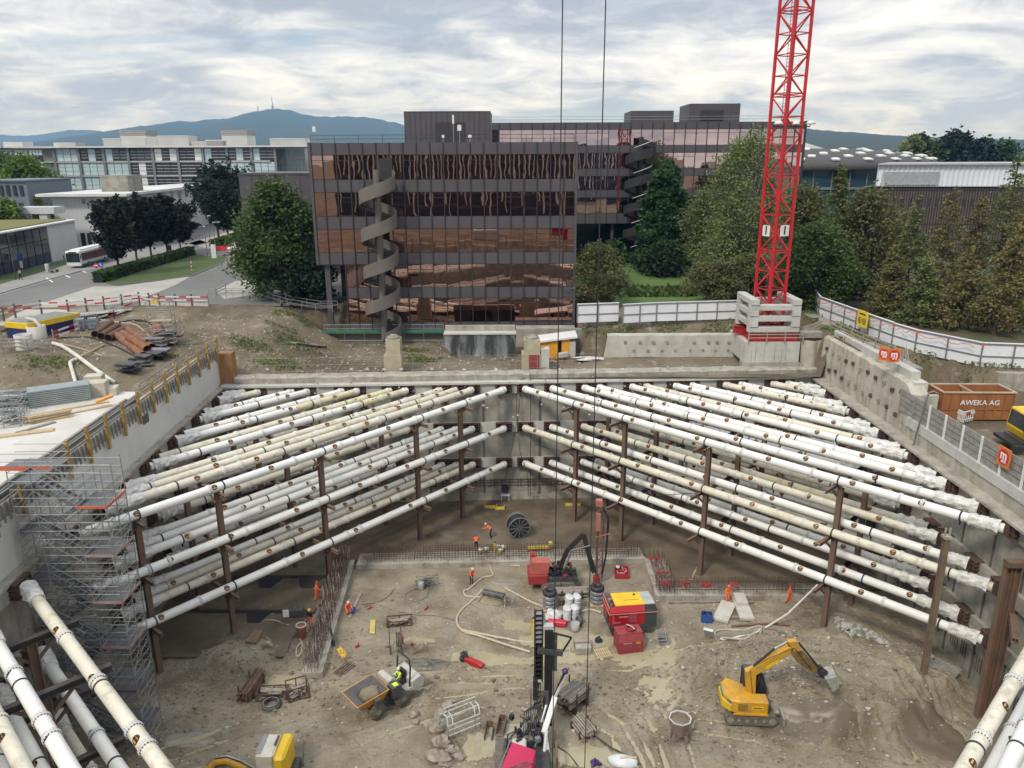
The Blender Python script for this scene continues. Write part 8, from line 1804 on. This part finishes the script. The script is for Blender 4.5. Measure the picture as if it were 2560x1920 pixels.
line('timber_beam','rust-brown beam lying behind the hose loop','beam',((1828,1566),(1900,1560),(1975,1562)),.1,PIPER,floor=True);line('timber_beam','dark timber pole along the foot of the right strip','beam',((1672,1506),(1760,1505),(1830,1502)),.11,PIPEG,floor=True);line('timber_beam','light timber leaning near the strip corner post','beam',((1727,1452),(1742,1420)),.09,WOODN,floor=True,dz=.6)
rub=MB();rk=random.Random(8)
cR=UF(2165,1590)
for i in range(330):
 u,v=rk.gauss(0,.55),rk.gauss(0,.5);sx,sy=2160+u*62+v*22,1592+u*22+v*20;p=UF(min(max(sx,2095),2250),sy);r=rk.uniform(.06,.24);zh=.55*math.exp(-(u*u+v*v)*1.6);rub.blob(p+V((0,0,zh+r*.3)),(r*1.25,r,r*.8),i,.3,1.8,7,5,rz=rk.uniform(0,6),m=rk.choice((0,0,1,2)))
o=rub.build('rubble',[T('rubble_grey',(.46,.46,.43),.9,col2=(.36,.355,.32),scale=2),T('rubble_dark',(.24,.23,.2),.9),STM[0]]);o['kind']='stuff'
rub=MB()
for sx,sy,r in((1108,1792,.5),(1120,1768,.4),(1090,1825,.42),(1102,1862,.5),(1125,1880,.4),(1092,1895,.55),(1112,1905,.45),(1140,1885,.35),(1130,1758,.25),(1036,1790,.32),(1040,1805,.2),(1070,1815,.3),(1150,1895,.3)):
 p=UF(sx,sy);tag(MB().blob(p+V((0,0,r*.3)),(r*1.15,r,r*.8),sx,.32,1.7,11,7).build('concrete_lump',T('lump_pinkish',(.33,.285,.23),.95,col2=(.2,.17,.13),scale=2,bump=.5)),f'broken pale concrete lump {"beside the white steel cage" if sx > 1080 else "behind the dumper tracks"}','rubble lump','broken concrete lumps '+('by the cage' if sx>1080 else 'behind the dumper'))
a,b=UF(1122,1850),UF(1200,1832);t=local('steel_cage','white-grey welded steel rack standing in the muddy pool','steel rack',a,yaw(a,b));L=(b-a).length;mb=MB();SC_=T('cage_white',(.52,.52,.50),.6,col2=(.38,.38,.355),scale=3)
for x in(0,.35,L-.35,L):
 mb.path([(x,0,0),(x,.05,1.0),(x+.05,.3,1.5),(x,.75,1.55),(x,1.3,1.0),(x,1.4,0)],.05,6)
mb.build('hoop',SC_,t,world=False);mb=MB()
for y,z in((0,.3),(0,.7),(0,1.05),(.3,1.5),(1.3,1.05),(1.38,.4),(.7,1.9)):mb.bar((0,y,z),(L,y,z),.07)
mb.bar((0,.7,1.5),(0,.7,1.9),.07).bar((L,.7,1.5),(L,.7,1.9),.07);mb.build('rail',SC_,t,world=False)
for lab,sx,sy,rz in(('dark narrow digger bucket lying open in the mud',1220,1855,R(-5)),('wider dark digger bucket beside the narrow one',1250,1838,R(-8))):
 w=.55 if 'narrow' in lab else .95;p=UF(sx,sy);t=local('digger_bucket',lab,'bucket',p,rz,'loose digger buckets');mb=MB();L=1.3 if w<.6 else .8
 mb.bx(-w/2,w/2,0,L,0,.05).bx(-w/2,-w/2+.06,0,L,.051,.5).bx(w/2-.06,w/2,0,L,.051,.5).bx(-w/2+.061,w/2-.061,L-.06,L,.051,.6);mb.build('bucket_shell',RUSTG,t,world=False);mb=MB()
 for i in range(4):mb.bx(-w/2+.05+i*(w-.2)/3,-w/2+.15+i*(w-.2)/3,-.18,0,.02,.08)
 mb.build('tooth',ALUD,t,world=False)
p=UF(1697,1848);t=local('concrete_hopper','rusty pink concrete hopper with octagonal mouth standing in the mud','hopper',p,0);HP=T('hopper_pink',(.27,.18,.15),.85,col2=(.19,.14,.115),scale=2)
MB().lathe([(.5,.55),(.62,1.1),(.72,1.65),(.67,1.65),(.55,1.1),(.3,.8),(0,.8)],n=8,sm=False).build('hopper_shell',HP,t,world=False);MB().lathe([(.74,1.6),(.76,1.68),(.66,1.68),(.66,1.6)],n=8,sm=False).build('mouth_rim',CONCL,t,world=False);mb=MB()
for i in range(4):a=R(45+90*i);mb.bar((.6*math.cos(a),.6*math.sin(a),0),(.55*math.cos(a),.55*math.sin(a),1.2),.07)
mb.lathe([(.62,.03),(.66,.06),(.62,.09),(.58,.06),(.62,.03)],n=20);mb.bar((-.45,-.42,.2),(.4,-.45,.95),.05);mb.build('stand',HP,t,world=False);MB().lathe([(.63,1.45),(0,1.5)],n=8,sm=False).build('mud_fill',MUD,t,world=False)
a,b=UF(1160,1655),UF(1218,1672);t=local('hydraulic_breaker','red hydraulic breaker lying on the mud with black hose end','breaker',a+V((0,0,.3)),yaw(a,b));L=(b-a).length
MB().prism([(.2,-.25,-.25),(L*.6,-.22,-.22),(L*.8,-.12,-.1),(L*.8,-.12,.12),(L*.6,-.22,.22),(.2,-.25,.28)],(0,.45,0)).build('hammer_body',RED,t,world=False,bevel=.04);MB().tube((L*.8,0,0),(L*1.25,0,-.05),.06,8,.03).build('chisel',DGREY,t,world=False);mb=MB();mb.blob((0,0,.05),(.3,.32,.34),2,.35,2)
for i in range(4):mb.path([(.0,-.2+.1*i,.2),(-.2,-.2+.1*i,.5),(.15,-.1+.1*i,.6),(.4,0,.3)],.035,5)
mb.build('hose_head',BLACK,t,world=False)
p=UZ(1295,1340,.22);t=local('cable_reel','big black cable reel with grey spoked flange standing on the slab','cable reel',p,R(14));mb=MB().tube((0,-.55,1.15),(0,.55,1.15),1.02,28);mb.build('cable_pack',BLACK,t,world=False);mb=MB()
for y in(-.6,.6):
 mb.lathe([(1.08,y-.03),(1.15,y-.03),(1.15,y+.03),(1.08,y+.03),(1.08,y-.03)],(0,0,1.15),30,0,(0,1,0))
 for i in range(12):a=2*math.pi*i/12;mb.bar((.1*math.cos(a),y,1.15+.1*math.sin(a)),(1.1*math.cos(a),y,1.15+1.1*math.sin(a)),.05)
mb.build('spoked_flange',ALUD,t,world=False)
YT=T('tray_yellow',(.62,.46,.05),.6,col2=(.5,.36,.06))
for lab,sx,sy,rz,L in(('yellow open tray bent upward among the bars of the back strip',1345,1370,R(5),2.2),('yellow trough at the foot of the far wall, right one',1432,1262,0,1.7),('yellow trough at the foot of the far wall, left one',1227,1268,0,1.4),('small yellow plank at the far wall foot',1250,1271,0,1.0)):
 p=UZ(sx,sy,.22 if sy<1300 else .7);t=local('yellow_trough',lab,'trough',p,rz);MB().prism([(-L/2,-.3,0),(L/2,-.3,0),(L/2+(.3 if L>2 else .0),-.3,.5 if L>2 else .3),(L/2-.05,-.3,.5 if L>2 else .3),(L/2-.1,-.3,.08),(-L/2+.1,-.3,.08),(-L/2,-.3,.3)],(0,.6,0)).build('trough_shell',YT,t,world=False)
for i,(sx,sy)in enumerate(((1201,1377),(1216,1375),(1244,1369),(1258,1370),(1251,1378))):p=UZ(sx,sy+4,.62);t=local('paint_pail',('leftmost','second','third','rightmost','frontmost')[i]+' round yellow pail with white lid on the back strip','pail',p,0,'yellow pails');MB().lathe([(.22,0),(.25,.35)],n=14).build('pail',YT,t,world=False);MB().lathe([(.26,.35),(.26,.4),(0,.41)],n=14).build('lid',WPAINT,t,world=False)
def tripod(lab,sx,sy,h,m):
 p=UF(sx,sy);t=local('survey_tripod',lab,'tripod',p,0)
 for i in range(3):a=2*math.pi*i/3+.4;MB().bar((.5*math.cos(a),.5*math.sin(a),0),(.06*math.cos(a),.06*math.sin(a),h),.07).build('leg',m,t,world=False)
 MB().tube((0,0,h-.05),(0,0,h+.1),.1,10).build('head',DGREY,t,world=False)
tripod('yellow tripod left of the black ladder mast',1334,1592,1.7,YT);tripod('yellow tripod standing among the back strip bars',1238,1392,1.5,YT)
a,b=UF(1537,1448),UF(1572,1448);t=local('tool_box','red open tool box with compartments behind the compressor','tool box',a,yaw(a,b));L=(b-a).length;mb=MB();mb.bx(0,L,0,.05,.1,.55).bx(0,L,1.5,1.55,.1,.55).bx(0,.05,.051,1.499,.1,.55).bx(L-.05,L,.051,1.499,.1,.55).bx(.051,L-.051,.051,1.499,.1,.15).bx(.051,L-.051,.75,.8,.151,.5);mb.build('box_shell',RED,t,world=False);mb=MB()
for i in range(12):mb.box((r7.uniform(.2,L-.2),r7.uniform(.15,1.35),r7.uniform(.2,.5)),(.3,.08,.1),r7.uniform(0,3))
mb.build('tools',ALU,t,world=False);MB().lathe([(.2,.5),(.2,.6),(0,.61)],(.3,1.3,0),14).build('white_lid',WPAINT,t,world=False)
p=UF(1496,1608);t=local('submersible_pump','small navy pump standing in the mud before the compressor','pump',p,0);MB().blob((0,0,.25),(.3,.25,.28),3,.2,2,10,7).build('pump_body',T('pump_navy',(.03,.035,.08),.4),t,world=False);MB().tube((0,0,.45),(.1,0,.65),.08).build('outlet',BLACK,t,world=False)
p=UF(1458,1630);t=local('stone_trough','pale stone block with a brown board stack behind it','block',p,R(3));MB().bx(-.6,.6,-.3,.35,0,.55).build('block',CONC,t,world=False,bevel=.04);
for i in range(5):MB().bx(-.62,.62,.4+i*.16,.53+i*.16,0,.62-.02*i).build('board',WOOD,t,world=False)
p=UF(1438,1578);t=local('slurry_bucket','grey-white slurry bucket on the brown pallet','bucket',p+V((0,0,.16)),0);MB().lathe([(.3,0),(.36,.6),(.32,.6),(.28,.2),(0,.2)],n=16).build('bucket_shell',T('bucket_dirty',(.4,.39,.37),.7),t,world=False)
p=UF(1448,1560);t=local('slurry_bucket','second dirty bucket behind the slurry bucket','bucket',p,0);MB().lathe([(.3,0),(.34,.5),(.3,.5),(.28,.2),(0,.2)],n=16).build('bucket_shell',DGREY,t,world=False)
p=UF(1398,1568);t=local('red_tool_case','bright red case lying on the pallet right of the ladder mast','case',p+V((0,0,.2)),R(-12));MB().bx(-.9,.6,-.25,.25,0,.42).build('case',T('case_red',(.55,.02,.05),.4),t,world=False,bevel=.05)
p=UF(880,1533);t=local('blue_bucket','blue bucket at the feet of the crouching worker','bucket',p,0);MB().lathe([(.24,0),(.32,.45),(.28,.45),(.22,.05),(0,.05)],n=16).build('bucket_shell',BLUE,t,world=False)
board('long muddy plank lying right of the left strip',((870,1545),(876,1548),(906,1482),(900,1480)),WOOD,.08)
for lab,sx,sy in(('small red plastic marker scrap, upper one',924,1523),('small red plastic marker scrap, right one',1066,1524),('small red plastic marker scrap near the reel',893,1618)):p=UF(sx,sy);t=local('marker_scrap',lab,'scrap',p,0,'red plastic scraps');MB().box((0,0,.1),(.35,.1,.12),.7).box((.1,.05,.25),(.08,.08,.3),.2).build('scrap',RED,t,world=False)
p=UF(1045,1630);t=local('wire_ball','pale tangle of wire with a red cap beside the reel','wire',p,0);q=MB()
for i in range(10):q.path([V((.45*math.cos(a+i),.4*math.sin(a),.4+.35*math.sin(a*1.3+i)))for a in[j*.7 for j in range(10)]],.015,4)
q.build('wire',PIPET,t,world=False);MB().tube((-.5,0,.6),(-.4,0,.8),.1).build('cap',RED,t,world=False)
a,b=UF(842,1690),UF(870,1668);t=local('rebar_cage','small rusty rebar cage with ringed top lying by the left strip end','rebar cage',a,yaw(a,b));q=MB()
for i in range(8):q.bar((0,-.4+.11*i,.1),(1.6,-.4+.11*i,.1+.1*(i%2)),.03)
for x in(.2,.8,1.4):q.bar((x,-.45,.12),(x,.45,.12),.03)
q.build('bars',REB,t,world=False)
q=MB();p0_=UF(852,1648)
for i in range(14):a_=2*math.pi*i/14;q.tube((p0_.x+.5*math.cos(a_),p0_.y+.5*math.sin(a_),.05),(p0_.x+.5*math.cos(a_),p0_.y+.5*math.sin(a_),.65),.03,5)
tag(q.build('pile_bars',MT['pale_bar']),'ring of pale capped bars sunk in the mud beside the yellow board','bars')
p=UF(1558,1912);t=local('wrapped_bundle','pale blue-white wrapped bundle at the bottom edge of the pit','bundle',p,R(-15));MB().blob((0,0,.25),(1.0,.5,.35),5,.15,1.6,14,8,sm=True).build('wrap',T('wrap_blue',(.50,.56,.58),.4,col2=(.62,.62,.6),scale=2),t,world=False);MB().tube((-.2,-.1,.55),(.8,.15,.6),.08).build('pole',WOODN,t,world=False)
p=UF(1492,1914);t=local('purple_cap_heap','small heap of purple-black caps near the bottom edge','caps',p,0)
for i in range(7):MB().tube((r7.uniform(-.35,.35),r7.uniform(-.25,.25),.05),(r7.uniform(-.35,.35),r7.uniform(-.25,.25),.3),.1,8).build('cap',T('purple_cap',(.06,.03,.12)),t,world=False)
p=UF(1313,1778);tag(MB().tube(p+V((-.25,.1,.15)),p+V((.2,-.1,.12)),.13,10).build('pipe_stub',PIPET),'short tan pipe stub lying left of the black mast','pipe')
t=local('plank_heap','few grey planks with a white sack by the right wall post','planks',UF(2345,1675),R(-50))
for i in range(4):MB().bx(-1.2,1.2,i*.3,i*.3+.22,.02+.03*i,.1+.03*i).build('plank',WOODG,t,world=False)
MB().blob((-1.0,.6,.35),(.4,.35,.35),6,.3,2).build('sack',T('sack_pink',(.5,.42,.40),.8),t,world=False)
p=UZ(703,1920,2.6);q=local('excavator','yellow excavator seen from above at the bottom edge, only cab roof and arm in view','excavator',(p.x,38.6,0),R(-8));c=UY(703,1912,39.2)
cabx=c.x;MB().bx(cabx-.95,cabx+.15,37.6,39.45,.9,2.7).build('cab',T('cab_cream',(.60,.56,.46),.5),q,bevel=.12);MB().bx(cabx+.16,cabx+.85,37.4,39.6,.9,2.65).build('house',YELB,q,bevel=.15);MB().bx(cabx-.9,cabx-.6,37.7,39.3,2.71,2.73).build('roof_window',T('roof_glass',(.25,.26,.26),.2),q);MB().bx(cabx-.02,cabx+.1,38.4,39.2,2.66,2.76).build('roof_grille',DGREY,q)
MB().bx(cabx-1.1,cabx+1.2,36.5,39.5,.1,.85).build('undercarriage',DGREY,q);aa,ab,ac=UY(520,1925,39.5),UY(560,1902,39.6),UY(640,1935,39.2)
MB().path([aa,UY(540,1903,39.6),UY(568,1900,39.6),UY(600,1913,39.5),ac],.28,8).build('arm',YEL,q)
for o_ in(.08,.2):MB().path([aa+V((0,0,.33+o_*.3)),UY(540,1897,39.55)+V((0,0,o_*.5)),UY(568,1893,39.55)+V((0,0,o_*.5)),UY(605,1906,39.45)+V((0,0,o_*.5)),ac+V((0,0,.4))],.06,6).build('arm_hose',GALV if o_>.1 else BLACK,q)
MB().tube((cabx+1.3,39.4,.3),(cabx+1.45,39.5,2.2),.05).build('handrail',GALV,q)
def cable(lab,P,r=.03):o=MB().path([UY(*p,Y)if len(p)==2 else UY(p[0],p[1],p[2])for p,Y in P],r,5).build('hanging_cable',BLACK);tag(o,lab,'cable','black cables at the middle of the far wall')
cable('black cable dropping straight from the far edge between the strut fans',[((1325,930),78.9),((1327,1000),78.0),((1326,1120),78.0),((1326,1240),78.0)],.04)
cable('black cable crossing from the wall edge to the left lowest strut end',[((1290,955),78.9),((1293,1050),77.6),((1280,1120),77.5),((1262,1200),77.4),((1220,1218),77.6)])
cable('black cable crossing from the wall edge to the right lowest strut end',[((1304,955),78.9),((1294,1050),77.6),((1300,1130),77.5),((1318,1185),77.0),((1322,1240),77.3)])
cable('black cable coiled down from the concrete stump to the wall edge',[((1390,888),84),((1370,915),82),((1325,933),79.4),((1310,945),78.9),((1291,957),78.7)])
cable('black cable draped between two right posts below the middle struts',[((1545,1172),68),((1590,1215),66),((1650,1238),64),((1745,1232),62.2)],.035)
cable('black hose hanging under the second right strut',[((1335,1110),77),((1385,1125),75.5),((1460,1130),73.5),((1480,1150),73)],.035)
p=UZ(1263,1250,.22);t=local('cable_heap','black cable bundle on a white trestle at the far wall foot','cable bundle',p,0);MB().blob((0,0,1.4),(.4,.3,.5),3,.3,2).build('bundle',BLACK,t,world=False);MB().bx(-.5,.5,-.3,.3,.6,.7).bx(-.45,-.38,-.25,.25,0,.6).bx(.38,.45,-.25,.25,0,.6).build('trestle',WPAINT,t,world=False)
# people
FACE=SKIN;BOOT=T('boot',(.03,.025,.02),.8)
def person(label,loc,rz,vest,trousers,helmet,lean=0.0,stride=0.0,crouch=0.0,arms=((.25,.2),(.25,.2)),seat=False,sleeves=None,h=1.0,hair=False):
 """one continuous skinned body (+x is forward); arms: (shoulder pitch forward, elbow bend) left and right, radians"""
 sleeves=sleeves or vest
 pel=V((0,0,.93-crouch*.45));
 if seat:pel=V((0,0,.45))
 up=V((math.sin(lean),0,math.cos(lean)));nodes=[];E=[];rad=[];kind=[]
 def N(p,r,k):nodes.append(V(p));rad.append(r);kind.append(k);return len(nodes)-1
 def Cn(a,b):E.append((a,b))
 i0=N(pel,(.15,.12),'t');i1=N(pel+up*.22,(.15,.115),'v');i2=N(pel+up*.42,(.19,.125),'v');i3=N(pel+up*.53,(.10,.09),'v');i4=N(pel+up*.60,(.06,.06),'s')
 hd=up*.5+V((math.sin(lean*.6),0,math.cos(lean*.6)))*.5;hd.normalize();i5=N(pel+up*.60+hd*.10+V((.015,0,0)),(.085,.095),'s');i6=N(pel+up*.60+hd*.22+V((.01,0,0)),(.08,.09),'s')
 for a,b in((i0,i1),(i1,i2),(i2,i3),(i3,i4),(i4,i5),(i5,i6)):Cn(a,b)
 hands=[]
 for s,(sp,eb)in zip((1,-1),arms):
  sh=N(pel+up*.47+V((0,s*.20,0)),(.07,.07),'a');d1=V((math.sin(sp+lean*.3),s*.14,-math.cos(sp+lean*.3))).normalized();el=N(nodes[sh]+d1*.29,(.05,.05),'a');d2=V((math.sin(sp+lean*.3+eb),s*.05,-math.cos(sp+lean*.3+eb))).normalized();wr=N(nodes[el]+d2*.25,(.032,.032),'s');pm=N(nodes[wr]+d2*.07,(.036,.02),'s');Cn(i2,sh);Cn(sh,el);Cn(el,wr);Cn(wr,pm);hands.append((nodes[pm].copy(),d2,s))
 for s in(1,-1):
  hp=N(pel+V((0,s*.095,-.05)),(.095,.095),'t');sw=stride*s
  if seat:kn=N(nodes[hp]+V((.42,s*.08,.02)),(.07,.07),'t');an=N(nodes[kn]+V((.05,0,-.42)),(.048,.048),'t')
  else:
   L1,L2=.43,.43;foot=V((sw*.42,s*.11,.07));hpv=nodes[hp];dv=foot-hpv;D_=min(dv.length,.855);dv.normalize();a_=math.acos(min(1,D_/2/L1));fwd=V((1,0,0));fwd=(fwd-dv*fwd.dot(dv)).normalized();knp=hpv+dv*(L1*math.cos(a_))+fwd*(L1*math.sin(a_));kn=N(knp,(.07,.07),'t');an=N(hpv+dv*D_,(.05,.05),'t')
  to=N(nodes[an]+V((.16,0,-.045)),(.045,.035),'b');Cn(i0,hp);Cn(hp,kn);Cn(kn,an);Cn(an,to)
 me=bpy.data.meshes.new('person');me.from_pydata([tuple(n)for n in nodes],E,[]);o=bpy.data.objects.new('person',me);COL.objects.link(o)
 sk=o.modifiers.new('skin','SKIN');sk.use_smooth_shade=True;su=o.modifiers.new('sub','SUBSURF');su.levels=1;su.render_levels=1
 for i,v in enumerate(me.skin_vertices[0].data):v.radius=rad[i];v.use_root=(i==0)
 dg=bpy.context.evaluated_depsgraph_get();m2=bpy.data.meshes.new_from_object(o.evaluated_get(dg));o.modifiers.clear();old=o.data;o.data=m2;bpy.data.meshes.remove(old)
 mb=MB();mb.v=[tuple(v.co)for v in m2.vertices];mb.f=[tuple(p.vertices)for p in m2.polygons];mb.s=[True]*len(mb.f);MI=dict(v=0,a=1,t=2,s=3,b=4)
 for f in mb.f:
  c=sum((V(mb.v[i])for i in f),V())/len(f);best=min(range(len(E)),key=lambda e:seg(c,nodes[E[e][0]],nodes[E[e][1]]));a,b=E[best]
  k=kind[b]if(c-nodes[b]).length<(c-nodes[a]).length else kind[a]
  if kind[b]=='s' and kind[a]=='a':k='a' if(c-nodes[b]).length>.05 else 's'
  if kind[b]=='b':k='b' if c.z<nodes[a].z+.03 else 't'
  mb.m.append(MI[k])
 for(c,d,s)in hands:
  sd=V((0,1,0))if abs(d.y)<.9 else V((1,0,0));fw_d=d.cross(sd).normalized()
  for k in range(4):
   b0_=c+sd*(-.027+.018*k)+d*.02;l=(.07,.08,.075,.06)[k];mid=b0_+d*l*.55;mb.tube(b0_,mid,.010,5,.009,3).tube(mid,mid+(d*.8+fw_d*.55*-1)*l*.5,.009,5,.007,3)
  tb0=c+sd*(.035*-s)-d*.015;mb.tube(tb0,tb0+(d*.7+sd*-s*.7)*.055,.011,5,.009,3)
 hc=nodes[i5]*.45+nodes[i6]*.55;mb.blob(hc+V((.10,0,-.035)),(.022,.016,.03),1,0,1,6,5,3,sm=True)
 for y in(-.035,.035):mb.blob(hc+V((.088,y,.0)),(.012,.016,.01),1,0,1,6,5,5)
 mb.blob(hc+V((.088,0,-.085)),(.012,.03,.009),1,0,1,6,5,6)
 for y in(-.09,.09):mb.blob(hc+V((.0,y,-.02)),(.025,.012,.035),1,0,1,6,5,3)
 me3=mb.mesh('person',[vest,sleeves,trousers,FACE,BOOT,CLOTHD,T('lips',(.3,.12,.1),.6)]);o.data=me3;bpy.data.meshes.remove(m2)
 o.location=loc;o.rotation_euler=(0,0,rz);o.scale=(h,h,h);tag(o,label,'person')
 if hair:q=MB();q.lathe([(.105,-.04),(.115,.03),(.09,.1),(0,.13)],hc,14);q.build('hair',helmet,o,world=False)
 else:
  q=MB();q.lathe([(.118,.02),(.12,.06),(.10,.12),(.06,.15),(0,.16)],hc,16,ax=hd);q.lathe([(.12,.025),(.14,.015),(.14,.03),(.118,.05)],hc+V((.02,0,0)),16,ax=hd);q.build('helmet',helmet,o,world=False)
 if vest in(HVO,HVY):
  q=MB();q.lathe([(.158,.0),(.158,.05)],pel+up*.2,16,ax=up);q.build('reflective_band',T('reflective',(.6,.6,.58),.4),o,world=False)
 return o
def seg(p,a,b):
 d=b-a;t=max(0,min(1,(p-a).dot(d)/d.length_squared));return(p-a-d*t).length
def at_floor(sx,sy,dz=0):p=UF(sx,sy);p.z+=dz;return p
WH,BH,RH_,YH=T('helmet_white',(.72,.72,.70),.4),T('helmet_blue',(.03,.12,.5),.4),T('helmet_red',(.45,.04,.03),.4),T('helmet_yellow',(.75,.55,.03),.4)
person('worker in orange vest and white helmet leaning over a hose on the open floor',at_floor(1178,1460),R(-60),HVO,CLOTHD,WH,lean=.4,arms=((.7,.4),(.6,.5)),sleeves=HVO)
person('worker in orange vest and blue helmet among the bars of the back strip',UZ(1191,1378,.6),R(95),HVO,CLOTHD,BH,lean=.1,arms=((.4,.5),(.4,.5)))
person('worker in orange suit and red helmet striding left of the reinforced strip',UZ(792,1500,.22),R(20),HVO,HVO,RH_,lean=.12,stride=.6,arms=((-.3,.3),(.5,.4)))
person('worker in orange suit and white helmet crouching beside the strip and a blue bucket',at_floor(871,1534),R(-70),HVO,HVO,WH,lean=.5,crouch=.75,arms=((.9,.5),(.9,.4)))
person('worker in dark jacket, orange trousers and yellow helmet by the rust-red pot',UZ(779,1568,.1),R(-100),CLOTHD,HVO,YH,lean=.2,arms=((.4,.6),(.4,.6)))
person('worker in orange vest bending forward on the slab left of the cable reel',UZ(1229,1345,.22),R(170),HVO,CLOTHD,WH,lean=.85,arms=((.9,.3),(.7,.3)))
person('worker in full orange suit standing behind the pale slabs',at_floor(1817,1508),R(-80),HVO,HVO,T('helmet_orange',(.8,.22,.05),.4),lean=.15,arms=((.3,.5),(.3,.5)))
person('worker in full orange suit and red helmet walking along the right strip',at_floor(1970,1506),R(-20),HVO,HVO,RH_,lean=.1,stride=.55,arms=((-.2,.3),(.4,.3)))
person('pedestrian in pale jacket and dark trousers on the left pavement',UZ(53,700,18.33),R(160),T('jacket_pale',(.45,.45,.43),.8),CLOTHD,T('hair_dark',(.03,.025,.02),.9),stride=.5,hair=True)
m4=wm(dm);sp=m4@V((-1.28,0,.93));person('dumper driver in yellow vest and white helmet sitting at the wheel',sp,dm.rotation_euler.z,HVY,T('trousers_grey',(.2,.18,.17),.9),WH,lean=.1,seat=True,arms=((.8,.5),(.8,.5)))
